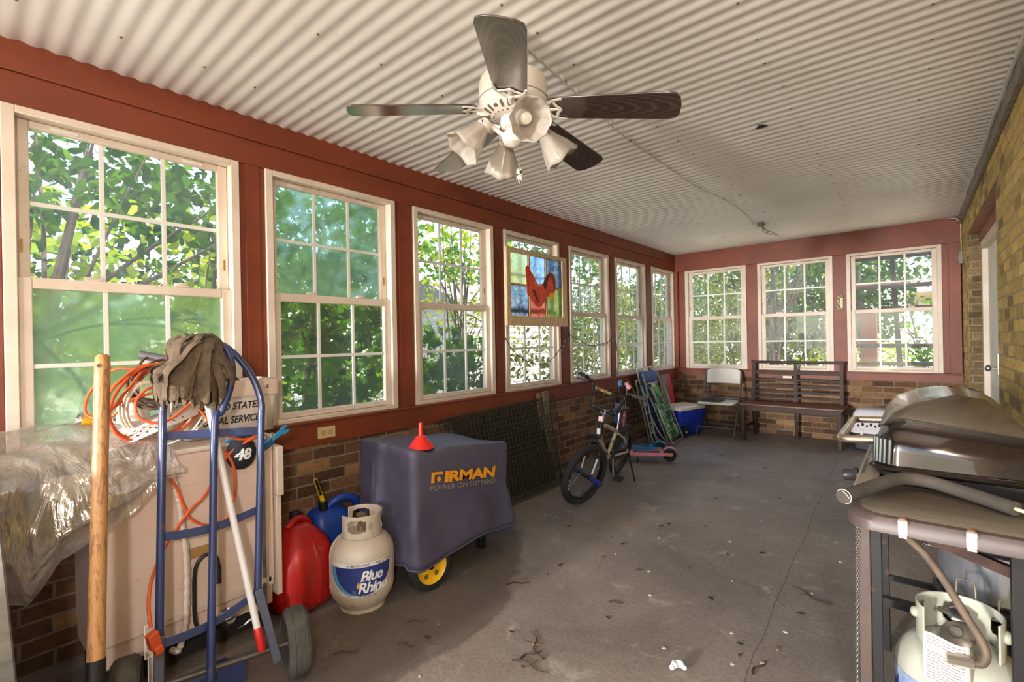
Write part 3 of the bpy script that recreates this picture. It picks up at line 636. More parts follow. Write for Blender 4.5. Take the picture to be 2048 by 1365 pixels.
plug = Vector((0.735,0.466,0.30)); MB().box(plug, (0.028,0.034,0.06), (0.25,0.1,0.3)).box(plug+Vector((0.004,0.012,-0.035)), (0.024,0.026,0.03), (0.25,0.1,0.3)).build('plug', mat('plug_orange', S(206,84,44), 0.5), T, bevel=0.004)
pr = MB()
for q in (-0.007, 0.007): pr.box(plug+Vector((0.006,0.016+q,-0.06)), (0.0015,0.006,0.024), (0.25,0.1,0.3))
pr.build('prong', brass, T)
b = MB()
for k in range(6):
    c0 = Vector((0.27+0.012*k, 0.59, 1.135+0.012*(k % 3))); ry, rz = 0.085+0.012*math.sin(k*2), 0.085+0.01*math.cos(k*3)
    b.tube([c0+Vector((0.03*math.sin(2*a+k), ry*math.cos(a), rz*math.sin(a)+0.01*math.sin(3*a+k))) for a in [2*PI*i/28 for i in range(28)]], 0.0052, 7, closed=True)
tag(b.build('brown_extension_cord', brown), 'brown extension cord coil behind the orange loops', 'cord', kind='thing')
b = MB()
for k in range(3):
    b.tube([(0.345+0.01*k, 0.535+0.075*math.cos(a)+0.01*k, 1.055+0.105*math.sin(a)) for a in [2*PI*i/30 for i in range(30)]], 0.0055, 7, closed=True)
b.tube(spl([(0.40,0.61,0.95),(0.45,0.66,0.93),(0.48,0.72,1.0),(0.49,0.742,1.05)],6),0.006,7)
tag(b.build('white_cable_coil', cordw), 'off-white cable coil hanging over the white jug behind the orange cord', 'cable', kind='thing')
# white jug / bottle behind the cords
T = thing('jug', 'white plastic jug behind the cord loops in front of the foggy window', 'jug', (0.20, 0.535, 0.885), world=True)
MB().lathe([(0.001,0.0),(0.052,0.0),(0.058,0.01),(0.058,0.15),(0.050,0.19),(0.028,0.215),(0.022,0.225)], (0.20,0.535,0.886), 24).build('body', mat('jug_white', S(226,220,208), 0.4, spots=(S(150,150,130), 12.0, 0.66)), T)
MB().lathe([(0.025,0.0),(0.026,0.03),(0.001,0.032)], (0.20,0.535,1.11), 18).build('cap', wht2, T)
# grey tube end
T = thing('grey_pipe', 'dark grey plastic pipe end sticking out left of the mop head', 'pipe', (0.25, 0.6, 1.25), world=True)
a, c = Vector((0.25,0.549,1.271)), Vector((0.34,0.72,1.222)); Mx = frame_from(c-a)
MB().lathe([(0.014,0.0),(0.018,0.0),(0.018,(c-a).length),(0.014,(c-a).length),(0.014,0.0)], a, 18, Mx, cap=False).build('tube', mat('pipe_grey', S(98,94,94), 0.45), T)
# can
T = thing('spray_can', 'yellow and white can lying on the plastic sheet by the foggy window', 'can', (0.15, 0.44, 1.0), world=True)
a, c = Vector((0.15,0.362,1.014)), Vector((0.15,0.515,0.963)); L_ = (c-a).length; Mx = frame_from(c-a)
MB().lathe([(0.031,0.012),(0.0325,0.02),(0.0325,L_*0.52)], a, 26, Mx, cap=False).build('label_band', mat('can_yellow', S(206,160,38), 0.35), T)
MB().lathe([(0.0325,L_*0.52),(0.0325,L_*0.9),(0.030,L_*0.97),(0.001,L_)], a, 26, Mx, cap=False).build('body', mat('can_white', S(220,216,206), 0.35, spots=(S(60,70,76), 22.0, 0.60)), T)
MB().lathe([(0.001,0.008),(0.024,0.008),(0.027,0.0),(0.0305,0.004),(0.031,0.013)], a, 26, Mx).build('rim', chrome, T)
MB().torus(a+(c-a)*0.93, 0.0325, 0.003, c-a, 26, 6).build('end_band', MATS['can_yellow'], T)
# white vented panels leaning on the machine top
pan = mat('vent_panel_white', S(222,206,192), 0.45)
T = thing('vent_panel', 'white plastic vent panel with small dark slots, leaning under the orange cord', 'panel', (0.43, 0.5, 0.9), world=True)
a, c, e = Vector((0.43,0.405,0.91)), Vector((0.45,0.70,1.02)), Vector((-0.10,0.02,0.055))
MB().add([a, c, c+e, a+e], [(0,1,2,3)]).build('sheet', pan, T, solid=0.006)
sl = MB(); rnd = random.Random(3); nn = (c-a).cross(e).normalized(); nn = nn if nn.x > 0 else -nn
for k in range(22):
    p = a+(c-a)*(0.12+0.7*k/21)+e*(0.18+0.5*((k*7) % 3)/3); sl.box(p+nn*0.0035, (0.001,0.010 if k % 2 else 0.005,0.004 if k % 2 else 0.009), frame_from(nn, (0,0,1)) @ Euler((0,R(90),0)).to_matrix())
sl.build('slot', blk, T)
T = thing('curtain_rod', 'white flat curtain rod lying across the tops below the vent panel', 'rod', (0.47, 0.6, 0.9), world=True)
MB().tube(spl([(0.47,0.48,0.897),(0.475,0.58,0.915),(0.48,0.66,0.95),(0.47,0.72,1.03)],8), 0.007, 8, flat=0.5).build('rod', wht2, T)
# cap with number
T = thing('baseball_cap', 'black baseball cap with white 48 and blue brim hung behind the hand truck', 'cap', (0.49, 0.85, 0.83), world=True)
cm = mat('cap_black', S(30,30,38), 0.8)
cap = MB(); cc = Vector((0.475,0.85,0.835))
for_ = Matrix(((0,0,1),(1,0,0),(0,1,0)))
rings = []
for k in range(9):
    t = k/8*PI/2; rings.append([(0.475+0.045*math.sin(t), 0.852+0.062*math.cos(t)*math.cos(a)*(1 if k < 8 else 0.05), 0.832+0.072*math.cos(t)*math.sin(a)*(1 if k < 8 else 0.05)) for a in [2*PI*i/28 for i in range(28)]])
cap.loft(rings).build('crown', cm, T)
br_ = MB().grid(lambda u, v: (0.478+0.03*v-0.03*(2*u-1)**2*v, 0.852+(u-0.5)*0.125*(1-0.35*v*v), 0.885+0.048*v*(1-0.25*(2*u-1)**2)), 14, 6)
br_.build('brim', mat('cap_blue', S(44,112,160), 0.7), T, solid=0.003)
def onc(x, y):
    yy, zz = 0.812+x, 0.812+y; q = ((yy-0.852)/0.062)**2+((zz-0.832)/0.072)**2
    return (0.475+0.045*math.sqrt(max(0.0, 1-min(q, 0.98)))+0.002, yy, zz)
MB().text('48', 0.062, onc, 0.0028, 0.2).build('lettering', mat('white_thread', S(236,236,236), 0.7), T)
# blue clamp
T = thing('plastic_clamp', 'small bright blue plastic clamp on the right rail of the hand truck', 'clamp', (0.60, 0.95, 0.88), world=True)
cl = mat('clamp_blue', S(28,140,196), 0.4)
MB().box((0.595,0.945,0.90), (0.012,0.10,0.022), (R(32),0,0)).box((0.595,0.985,0.935), (0.012,0.03,0.012), (R(32),0,0)).box((0.595,0.995,0.915), (0.012,0.03,0.010), (R(32),0,0)).build('jaw', cl, T, bevel=0.003)
MB().box((0.595,0.915,0.872), (0.014,0.05,0.03), (R(32),0,0)).build('grip', mat('clamp_dark', S(30,74,112), 0.5), T, bevel=0.004)
MB().torus((0.60,0.90,0.905), 0.012, 0.003, (1,0.3,0.2), 18, 6).torus((0.605,0.93,0.91), 0.010, 0.003, (1,-0.2,0.2), 18, 6).build('spring', steel, T)
# metal cabinet side at the far left
T = thing('metal_cabinet', 'brushed metal cabinet whose side shows at the left edge, nearest the camera', 'cabinet', (0.72, -0.25, 0), world=True)
brushed = mat('brushed_metal', S(150,152,158), 0.28, 0.9, var=S(118,120,128), scale=4, stretch=(1, 1, 5), bump=0.05, bscale=80)
MB().add([(0.55,-0.55,0),(0.99,-0.55,0),(1.115,0.145,0.0),(0.60,0.16,0),(0.55,-0.55,0.93),(0.90,-0.55,0.93),(0.93,0.098,0.93),(0.60,0.098,0.93)], [(0,3,2,1),(4,5,6,7),(0,1,5,4),(1,2,6,5),(2,3,7,6),(3,0,4,7)]).build('body', brushed, T, bevel=0.004)
MB().bb(0.57, 0.935, -0.53, 0.10, 0.931, 0.945).build('top', mat('cabinet_top', S(120,120,126), 0.4, 0.6), T, bevel=0.003)

# --- red fuel can
T = thing('gas_can', 'large red plastic gas can on the floor between the hand truck and the propane tank', 'gas can', (0.345, 1.155, 0), rz=R(15))
redp = mat('red_can_plastic', S(176,24,16), 0.42, var=S(146,16,12), scale=5, spots=(S(150,72,56), 9.0, 0.66), bump=0.15, bscale=30)
def ring(w, d, z, r, cx=0, cy=0): return [(x+cx, y+cy, z) for x, y in rr(w, d, r, 5)]
MB().loft([ring(0.24,0.22,0,0.06), ring(0.29,0.27,0.015,0.07), ring(0.30,0.28,0.06,0.07), ring(0.30,0.28,0.22,0.07), ring(0.28,0.26,0.29,0.07), ring(0.21,0.20,0.345,0.06), ring(0.12,0.13,0.385,0.04), ring(0.07,0.08,0.405,0.025)]).build('body', redp, T, sub=1, angle=60)
MB().tube(spl([(0.140,0.0,0.04),(0.143,0.0,0.20),(0.122,0.0,0.29),(0.075,0.0,0.35)],5), 0.017, 10).build('rib', redp, T)
MB().tube(spl([(-0.02,0.10,0.345),(0.0,0.06,0.40),(0.0,0.0,0.425),(0.0,-0.06,0.395)],6), 0.016, 10).build('handle', redp, T)
MB().cyl((-0.08,0.06,0.36),(-0.085,0.065,0.43),0.028,18).build('cap', blk, T, bevel=0.003)
# --- blue can with yellow spout
T = thing('kerosene_can', 'blue plastic can with yellow and black spout behind the propane tank', 'fuel can', (0.165, 1.42, 0), rz=R(-4))
bluep = mat('blue_can_plastic', S(26,62,156), 0.4, var=S(34,70,150), scale=4, spots=(S(104,112,140), 8.0, 0.66))
MB().loft([ring(0.18,0.20,0,0.05), ring(0.21,0.23,0.02,0.06), ring(0.21,0.23,0.24,0.06), ring(0.20,0.22,0.31,0.06), ring(0.15,0.20,0.365,0.05), ring(0.07,0.10,0.385,0.03)]).build('body', bluep, T, sub=1, angle=60)
MB().tube(spl([(0.02,-0.02,0.37),(0.04,0.03,0.415),(0.05,0.10,0.42),(0.05,0.15,0.385),(0.04,0.155,0.33)],7), 0.022, 12).build('handle', bluep, T)
sp0 = Vector((0.03,-0.035,0.365))
MB().cyl(sp0, sp0+Vector((0.0,-0.004,0.06)), 0.026, 16).build('collar', blk, T, bevel=0.004)
MB().cyl(sp0+Vector((0.0,-0.004,0.06)), sp0+Vector((0.0,-0.045,0.19)), 0.013, 12, 0.011).build('spout', mat('spout_yellow', S(232,186,32), 0.4), T)
MB().cyl(sp0+Vector((0.018,-0.022,0.10)), sp0+Vector((0.016,-0.048,0.19)), 0.007, 8).build('lever', blk, T)

# --- propane tank with blue label
tankw = mat('tank_off_white', S(204,190,172), 0.42, var=S(182,166,146), scale=5, spots=(S(104,92,78), 6.0, 0.64), bump=0.15, bscale=80)
def tank_profile(h0=0.03):
    return [(0.112,0.02),(0.130,0.045),(0.148,0.075),(0.1555,0.105),(0.1565,0.112),(0.1555,0.119),(0.1555,0.262),(0.152,0.285),(0.142,0.310),(0.122,0.335),(0.095,0.352),(0.06,0.362),(0.001,0.366)]
def collar(mb, zc0, zc1, r, a0, a1, holes, n=150, m=22):
    def fn(u, v):
        a = R(a0+(a1-a0)*u); return (r*math.cos(a), r*math.sin(a), zc0+(zc1-zc0)*v)
    def skip(u, v):
        a = a0+(a1-a0)*u; z = v*(zc1-zc0)
        for ac, aw, zcc, zw, p in holes:
            if abs((a-ac)/aw)**p+abs((z-zcc)/zw)**p < 1: return True
        return False
    return mb.grid(fn, n, m, skip)
T = thing('propane_tank', 'off-white propane tank with blue label on the floor beside the covered generator', 'propane tank', (0.60, 1.362, 0), rz=0.0)
MB().lathe(tank_profile(), (0,0,0), 56, cap=False).build('body', tankw, T)
MB().lathe([(0.104,0.0),(0.108,0.0),(0.110,0.03),(0.108,0.04),(0.104,0.03),(0.104,0.0)], (0,0,0), 48, cap=False).build('foot_ring', tankw, T)
# opening faces away from the camera side wall
collar(MB(), 0.352, 0.462, 0.098, -100, 188, [(-47,27,0.060,0.028,5),(52,22,0.062,0.034,3),(148,26,0.060,0.028,5)]).build('collar', tankw, T, solid=0.004)
MB().cyl((0,0,0.36),(0,0,0.40),0.02,14).cyl((0,0,0.40),(0.0,0,0.435),0.013,12).box((0.0,0.0,0.44),(0.05,0.03,0.016)).cyl((0,0,0.40),(0.05,-0.01,0.40),0.014,12).build('valve', mat('dusty_brass', S(150,134,104), 0.5, 0.6), T)
def wrap(r, a0, z0, k=1.0):
    return lambda x, y: (r*math.cos(a0+x*k/r), r*math.sin(a0+x*k/r), z0+y)
am = R(-37)     # direction that faces the camera
lab_b = mat('label_dark_blue', S(44,58,116), 0.4, var=S(36,46,98), scale=9, spots=(S(150,146,160), 16.0, 0.68))
lab_l = mat('label_light_blue', S(86,146,186), 0.4)
lab_w = mat('label_white', S(220,212,204), 0.4)
ink = MATS['ink_black']
def patch(fn_lo, fn_hi, x0, x1, r, n=40):
    mb = MB(); a = wrap(r, am, 0)
    v = []; f = []
    for i in range(n+1):
        x = x0+(x1-x0)*i/n; v += [a(x, fn_lo(x)), a(x, fn_hi(x))]
    f = [(2*i, 2*i+2, 2*i+3, 2*i+1) for i in range(n)]
    return mb.add(v, f)
ztop = 0.243
bowl = lambda w, d: (lambda x: ztop-d*math.sqrt(max(0.0, 1-(x/w)**2)))
lb = MB()
patch(lambda x: 0.243, lambda x: 0.262, -0.16, 0.16, 0.1560).build('label_band', lab_w, T)
patch(bowl(0.168, 0.142), lambda x: ztop, -0.167, 0.167, 0.1558).build('label_edge', lab_w, T)
patch(bowl(0.162, 0.136), lambda x: ztop, -0.161, 0.161, 0.1561).build('label_arc', lab_l, T)
patch(lambda x: ztop-0.132*math.sqrt(max(0.0, 1-((x-0.018)/0.145)**2)), lambda x: ztop, -0.126, 0.162, 0.1564).build('label_panel', lab_b, T)
for s_, a_, h_ in (('Blue', 0, 0.178), ('Rhino', -4.5, 0.124)): MB().text(s_, 0.066, wrap(0.1568, am+R(a_), h_), 0.0016, 0.28, 0.92).build('brand_lettering', mat('print_white', S(232,228,222), 0.45), T)
for s_, z_, a_, h_ in (('HOME DELIVERY', 0.0145, -23, 0.2475), ('FIND A STORE', 0.0145, 27, 0.2475), ('NET WEIGHT 15 LBS', 0.009, -2, 0.102)): MB().text(s_, z_, wrap(0.1564, am+R(a_), h_), 0.0002).build('band_lettering', ink, T)
fl_ = [(0,0.022),(0.006,0.012),(0.010,0.003),(0.009,-0.006),(0.004,-0.011),(-0.003,-0.011),(-0.008,-0.005),(-0.007,0.004),(-0.002,0.012)]
w_ = wrap(0.1570, am, 0.158); MB().add([w_(x-0.008, y) for x, y in fl_], [tuple(range(9))]).build('flame_print', mat('print_orange', S(226,160,84), 0.45), T)

# --- generator under its cover
T = thing('generator', 'generator on yellow wheels, mostly hidden below its grey cover', 'generator', (0.53, 1.9, 0), world=True)
MB().bb(0.40, 0.72, 1.66, 2.16, 0.20, 0.58).build('engine', dark, T, bevel=0.02)
b = MB()
for x in (0.36, 0.745):
    b.tube(spl([(x,1.60,0.16),(x,1.59,0.4),(x,1.61,0.64),(x,1.70,0.67),(x,2.05,0.62),(x,2.17,0.58),(x,2.20,0.4),(x,2.20,0.16)],5), 0.014, 10); b.cyl((x,1.58,0.16),(x,2.22,0.16),0.014,10)
b.cyl((0.36,1.60,0.16),(0.745,1.60,0.16),0.014,10).cyl((0.36,2.20,0.16),(0.745,2.20,0.16),0.014,10)
b.build('frame', blk, T)
yel = mat('wheel_yellow', S(236,182,24), 0.4)
for x in (0.30, 0.768):
    c = (x, 1.655, 0.125); ax = (1, -0.12, 0); M3 = frame_from(ax)
    w = MB().lathe([(0.085,-0.024),(0.105,-0.028),(0.120,-0.022),(0.125,-0.010),(0.125,0.010),(0.120,0.022),(0.105,0.028),(0.085,0.024)], c, 40, M3, cap=False).build('wheel', mat('tire_black', S(34,32,32), 0.75), T)
    h = MB().lathe([(0.024,0.018),(0.04,0.012),(0.06,0.010),(0.080,0.020),(0.0875,0.027),(0.0885,0.020),(0.0885,-0.02),(0.03,-0.02)], c, 36, M3, cap=False).lathe([(0.001,0.012),(0.024,0.018)], c, 20, M3, cap=False)
    h.build('rim', yel, w)
    for k in range(5):
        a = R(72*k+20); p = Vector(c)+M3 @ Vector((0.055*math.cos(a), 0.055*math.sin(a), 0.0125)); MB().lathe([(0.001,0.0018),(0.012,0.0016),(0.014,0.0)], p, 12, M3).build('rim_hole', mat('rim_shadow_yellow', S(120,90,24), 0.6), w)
    MB().lathe([(0.001,0.024),(0.016,0.022),(0.018,0.014)], c, 14, M3).build('hub_cap', blk, w)
MB().bb(0.60, 0.65, 2.17, 2.215, 0.0, 0.10).bb(0.36, 0.42, 2.17, 2.215, 0.0, 0.10).bb(0.36,0.65,2.17,2.215,0.10,0.15).build('foot', blk, T, bevel=0.006)
# cover
cov = mat('cover_grey_nylon', S(84,80,98), 0.55, var=S(74,70,88), scale=3, bump=0.5, bscale=5, sss=None)
def ztopf(x, y): return 0.752-0.105*(y-1.53)+0.018*math.sin((y-1.5)*6)*math.exp(-((x-0.55)/0.2)**2)-0.02*math.exp(-((y-1.66)/0.07)**2-((x-0.78)/0.12)**2)
x0, x1, y0, y1 = 0.29, 0.80, 1.535, 2.285
base = rr(x1-x0, y1-y0, 0.045, 6); N_ = []
# densify the ring
per = []
for i in range(len(base)):
    a, c = Vector(base[i]), Vector(base[(i+1) % len(base)]); k = max(1, int((c-a).length/0.02))
    per += [a+(c-a)*j/k for j in range(k)]
per = [Vector((p.x+(x0+x1)/2, p.y+(y0+y1)/2)) for p in per]; cxy = Vector(((x0+x1)/2, (y0+y1)/2))
rings = []; hemz = lambda p: 0.185+0.02*math.sin(p.y*7)+0.012*pn(p.x*8, p.y*8, 3)-(0.10*max(0, (p.y-2.0)/0.28) if p.x < 0.75 else 0.02)
for k in range(19):
    t = k/18; rg = []
    for i, p in enumerate(per):
        zt = ztopf(p.x, p.y); z = hemz(p)*(1-t)+(zt-0.012)*t
        d = (p-cxy).normalized(); fold = (0.030*pn(p.x*5+1, p.y*5, t*1.6)+0.008*math.sin(i*0.33+t*4))*(1-t)**0.6+0.014*pn(p.x*7, p.y*7, t*5)
        flare = 0.022*(1-t)-0.012*math.sin(PI*t)
        if p.x > 0.79 and 1.58 < p.y < 2.2: fold *= 0.12 if t > 0.45 else 0.6
        q = p+d*(fold+flare); rg.append((q.x, q.y, z))
    rings.append(rg)
for sc_ in (0.985, 0.93, 0.8, 0.6, 0.35, 0.1, 0.01):
    rings.append([((cxy+(p-cxy)*sc_).x, (cxy+(p-cxy)*sc_).y, ztopf(*(cxy+(p-cxy)*sc_))+0.006*pn(p.x*sc_*9, p.y*9*sc_, 4)+(0.012 if sc_ < 0.985 else 0.004)*0) for p in per])
T = thing('generator_cover', 'dark grey fitted generator cover with orange lettering, draped to the floor', 'cover', (0.545, 1.91, 0.1), world=True)
MB().loft(rings, cap=False).build('cloth', cov, T, solid=0.003, angle=70)
MB().tube([(x_, y_, z_) for x_, y_, z_ in rings[0]], 0.006, 6, closed=True).build('hem', cov, T)
face = lambda yb, zb: (lambda x, y: (0.8015+0.0075, yb+x, zb+y-0.15*x))
orp = mat('print_amber', S(240,158,20), 0.5)
tb = MB(); f_ = face(1.640, 0.568)
tb.text('IRMAN', 0.079, lambda x, y: f_(0.088+x*1.76, y), 0.0034, 0.10, 0.92)
tb.add([f_(x+0.1*y, y) for x, y in ((0,0),(0.022,0),(0.022,0.042),(0.078,0.042),(0.078,0.056),(0,0.056))], [(0,1,2,5),(2,3,4,5)])
ci = [(0.052+0.0135*math.cos(a), 0.019+0.0135*math.sin(a)) for a in [2*PI*k/20 for k in range(20)]]
tb.add([f_(x+0.1*y, y) for x, y in ci], [tuple(range(20))])
tb.build('brand_lettering', orp, T)
ci = [(0.492+0.006*math.cos(a), 0.062+0.006*math.sin(a)) for a in [2*PI*k/12 for k in range(12)]]
MB().add([f_(x, y) for x, y in ci], [tuple(range(12))]).build('brand_mark', orp, T)
MB().text('POWER ON DEMAND', 0.040, (lambda x, y: face(1.628, 0.530)(x*1.29, y)), 0.0004, 0.15, 1.0).build('slogan_lettering', mat('print_grey', S(140,128,122), 0.6), T)
# funnel, upside down on the cover
T = thing('funnel', 'red plastic funnel standing upside down on the generator cover', 'funnel', (0.715, 1.655, 0), world=True)
fz = ztopf(0.715, 1.655)+0.006
MB().lathe([(0.070,0.0),(0.072,0.003),(0.068,0.010),(0.030,0.055),(0.024,0.060),(0.013,0.066),(0.009,0.135),(0.007,0.135),(0.011,0.066),(0.022,0.056),(0.066,0.004),(0.070,0.0)], (0.715,1.655,fz), 32, cap=False).build('cone', mat('funnel_red', S(222,40,32), 0.35), T)
MB().torus((0.715,1.655,fz+0.058), 0.026, 0.004, (0,0,1), 26, 8).build('ring', MATS['funnel_red'], T)

# outlet under the second window
T = thing('power_outlet', 'ivory duplex power outlet on the brick wall under the second window', 'outlet', (0.03, 1.5, 0.773), world=True)
iv = mat('ivory_plate', S(214,190,146), 0.45)
MB().bb(0.0225, 0.030, 1.445, 1.557, 0.738, 0.806).build('plate', iv, T, bevel=0.003)
b = MB(); d = MB()
for y in (1.479, 1.523):
    b.lathe([(0.001,0.003),(0.016,0.003),(0.017,0.0)], (0.030,y,0.772), 18, frame_from((1,0,0))); d.bb(0.033,0.0338,y-0.006,y-0.004,0.774,0.782).bb(0.033,0.0338,y+0.004,y+0.006,0.774,0.782).bb(0.033,0.0338,y-0.002,y+0.002,0.762,0.766)
b.build('socket', mat('ivory_socket', S(196,170,126), 0.45), T); d.build('slot', blk, T)
# ------------------------------------------------------------------ along the window wall, further back
# wire fence panels
wire = mat('dark_green_wire', S(46,50,38), 0.6, var=S(72,62,48), scale=14)
def wire_panel(nm, label, y0, y1, zt0, zt1, xb, xt, sh, group=None):
    T = thing(nm, label, 'fence panel', ((xb+xt)/2, (y0+y1)/2, 0), world=True, group=group)
    def P(u, v):
        z = 0.012+(zt0*(1-u)+zt1*u-0.012)*v; return Vector((xb+(xt-xb)*v, y0+(y1-y0)*u+sh*(1-v), z))
    b = MB(); nu, nv = 30, 20
    for i in range(nu+1): b.tube([P(i/nu, 0), P(i/nu, 0.5)+Vector((0.004*math.sin(i*2.3),0,0)), P(i/nu, 1)], 0.0024, 4)
    for j in range(nv+1): b.tube([P(0, j/nv), P(0.5, j/nv)+Vector((0.005*math.sin(j*1.7),0,0.004*math.cos(j))), P(1, j/nv)], 0.0024, 4)
    b.build('wire_mesh', wire, T)
    e = MB()
    e.tube([P(0,0),P(1,0),P(1,1),P(0,1)], 0.006, 6, closed=True).build('edge_wire', wire, T)
    return T
wire_panel('wire_fence', 'dark green wire mesh panel leaning on the brick, front one with taller far end', 2.42, 3.80, 0.735, 0.765, 0.30, 0.075, -0.09)
wire_panel('wire_fence', 'second wire mesh panel close behind the front one, set nearer the generator', 2.36, 3.72, 0.725, 0.745, 0.26, 0.055, -0.06)
wire_panel('wire_fence', 'third wire mesh panel, flat against the brick behind the other two', 2.50, 3.76, 0.70, 0.735, 0.21, 0.035, -0.05)
tag(MB().grid(lambda u, v: (0.03+0.13*(1-v)+0.004*math.sin(u*40), 2.52+1.18*u, 0.008+0.69*v), 30, 10).build('shade_cloth', mat('black_shade_cloth', S(38,34,28), 0.9, var=S(62,52,40), scale=30), solid=0.003), 'dark folded shade cloth behind the wire mesh panels', 'cloth', kind='thing')
T = thing('wooden_stake', 'short weathered wooden stake ends standing above the wire panels at the sill', 'stake', (0.06, 3.63, 0), world=True)
MB().box((0.062,3.605,0.42), (0.03,0.04,0.78), (0,R(-3),0)).build('stake', wood('weathered_stake', S(150,122,92), S(116,92,68), 2), T, bevel=0.004)
MB().box((0.088,3.675,0.44), (0.035,0.085,0.76), (0,R(-4),0)).build('post', wood('weathered_post', S(124,108,88), S(92,78,62), 2), T, bevel=0.008)

# --- bicycle
bk = mat('bike_gloss_black', S(22,22,24), 0.25, coat=0.3)
tan = mat('bike_tan', S(206,190,156), 0.35, spots=(S(64,54,44), 14.0, 0.60))
tire = mat('bike_tire', S(40,40,42), 0.8, bump=0.4, bscale=120)
alu = mat('bike_alloy', S(176,176,180), 0.25, 0.9)
T = thing('bicycle', "child's black and tan stunt bicycle with blue front pegs by the wire panels", 'bicycle', (0.68, 3.7, 0), world=True)
def bike_wheel(c, ax, peg=None, band=None):
    c = Vector(c); ax = Vector(ax).normalized()
    w = MB().torus(c, 0.223, 0.0265, ax, 44, 12).build('wheel', tire, T)
    M3 = frame_from(ax)
    MB().lathe([(0.186,-0.014),(0.203,-0.015),(0.203,0.015),(0.186,0.014),(0.186,-0.014)], c, 44, M3, cap=False).build('rim', bk, w)
    sp = MB()
    for k in range(28):
        a = 2*PI*k/28; s = 1 if k % 2 else -1
        p0 = c+M3 @ Vector((0.02*math.cos(a+0.5*s), 0.02*math.sin(a+0.5*s), 0.03*s)); p1 = c+M3 @ Vector((0.188*math.cos(a), 0.188*math.sin(a), 0)); sp.tube([p0, p1], 0.0012, 4)
    sp.build('spokes', alu, w)
    MB().cyl(c-ax*0.055, c+ax*0.055, 0.018, 14).build('hub', bk, w)
    return w, M3
fax = Vector((0.95,-0.167,-0.27)); fc = Vector((0.757,3.235,0.246))
fw, M3 = bike_wheel(fc, fax); fax.normalize()
pg = mat('peg_blue', S(34,44,118), 0.35)
for s in (-1, 1): MB().cyl(fc+fax*0.06*s, fc+fax*0.165*s, 0.019, 14).build('peg', pg, T, bevel=0.002)
# white rim decals
def arc_text(body, size, r, a0, c, M, off, mb):
    return mb.text(body, size, lambda x, y: tuple(c+M @ Vector(((r+y)*math.cos(a0-x/r), (r+y)*math.sin(a0-x/r), off))), 0.0006)
rearc = Vector((0.595,4.17,0.25)); rax = Vector((0.955,0.135,-0.26)).normalized()
rw, M3r = bike_wheel(rearc, rax)
hd0, hd1 = Vector((0.79,3.395,0.51)), Vector((0.797,3.445,0.625))
MB().cyl(hd0, hd1, 0.019, 16).torus(hd0, 0.021, 0.006, hd1-hd0, 16, 6).torus(hd1, 0.021, 0.006, hd1-hd0, 16, 6).build('head_tube', bk, T)
f = MB(); crown = hd0-(hd1-hd0).normalized()*0.03+Vector((-0.002,-0.012,-0.005))
for s in (-1, 1):
    f.tube(spl([crown, crown+fax*0.05*s+Vector((0,-0.012,-0.02)), crown+fax*0.058*s*1.0+(fc-crown)*0.35, fc+fax*0.055*s],6), [0.014]*7+[0.0125]*6+[0.011]*6, 10)
f.build('fork', bk, T)
for s in (-1, 1):
    a_ = crown+fax*(0.058*s)+(fc-crown)*0.42+Vector((0.008,-0.014,0)); b_ = fc+fax*0.056*s+(crown-fc)*0.12+Vector((0.008,-0.012,0)); MB().tube([a_, b_], 0.008, 8).build('fork_decal', mat('decal_white', S(214,212,206), 0.4), T)
stm = Vector((0.799,3.495,0.708)); hv = Vector((0.315,-0.0355,-0.09)); hc = Vector((0.794,3.585,0.91))
MB().cyl(hd1, stm-Vector((0,0.01,0)), 0.013, 12).box(stm+Vector((0.004,-0.02,0.0)), (0.045,0.07,0.04), frame_from((0.1,0.2,1), (1,-0.3,0))).build('stem', alu, T, bevel=0.005)
hb = MB().tube(spl([stm+Vector((0.004,-0.035,0.012))+hv*q for q in (-0.30,-0.15,0.15,0.30)]+[],4), 0.011, 10)
for s in (-1, 1):
    p0 = stm+Vector((0.004,-0.035,0.012))+hv*0.28*s
    hb.tube(spl([p0, p0+hv*0.10*s+Vector((0,0,0.03)), hc+hv*0.46*s+Vector((0,-0.02,-0.07)), hc+hv*0.56*s+Vector((0,-0.01,-0.012)), hc+hv*0.72*s, hc+hv*1.0*s+Vector((0.0,0.03,0))],6), 0.011, 10)
hb.tube([hc+hv*0.47*-1+Vector((0,-0.02,-0.055)), hc+hv*0.47+Vector((0,-0.02,-0.055))], 0.008, 8)
hbo = hb.build('handlebar', bk, T)
for s in (-1, 1): MB().cyl(hc+hv*0.70*s, hc+hv*1.04*s+Vector((0,0.03,0)), 0.0165, 12).build('grip', mat('grip_black', S(34,34,36), 0.8), hbo)
pd = hc+Vector((0,-0.02,-0.055)); MB().tube([pd-hv*0.40, pd+hv*0.10], 0.013, 10).build('crossbar_pad', mat('pad_pattern', S(60,50,40), 0.8, var=S(170,140,70), scale=40, spots=(S(30,60,60), 30.0, 0.58)), hbo)
MB().tube(spl([hc-hv*0.62+Vector((0.02,-0.03,-0.02)), hc-hv*0.72+Vector((0.02,-0.055,-0.02)), hc-hv*1.0+Vector((0.02,-0.06,-0.03))],5), 0.007, 8).box(hc-hv*0.6+Vector((0.01,-0.02,-0.01)), (0.03,0.03,0.03)).build('brake_lever', bk, hbo)
cbm = mat('cable_black', S(28,28,28), 0.5)
MB().tube(spl([hc-hv*0.6+Vector((0.01,-0.03,-0.02)), stm+Vector((-0.06,-0.10,0.06)), stm+Vector((-0.02,-0.07,-0.10)), hd0+Vector((0,0.05,-0.02)), Vector((0.70,3.85,0.40)), rearc+Vector((0.02,-0.16,0.14))],8), 0.0035, 6).build('brake_cable', cbm, T)
bbk = Vector((0.655,3.775,0.27)); stt = Vector((0.70,3.88,0.49))
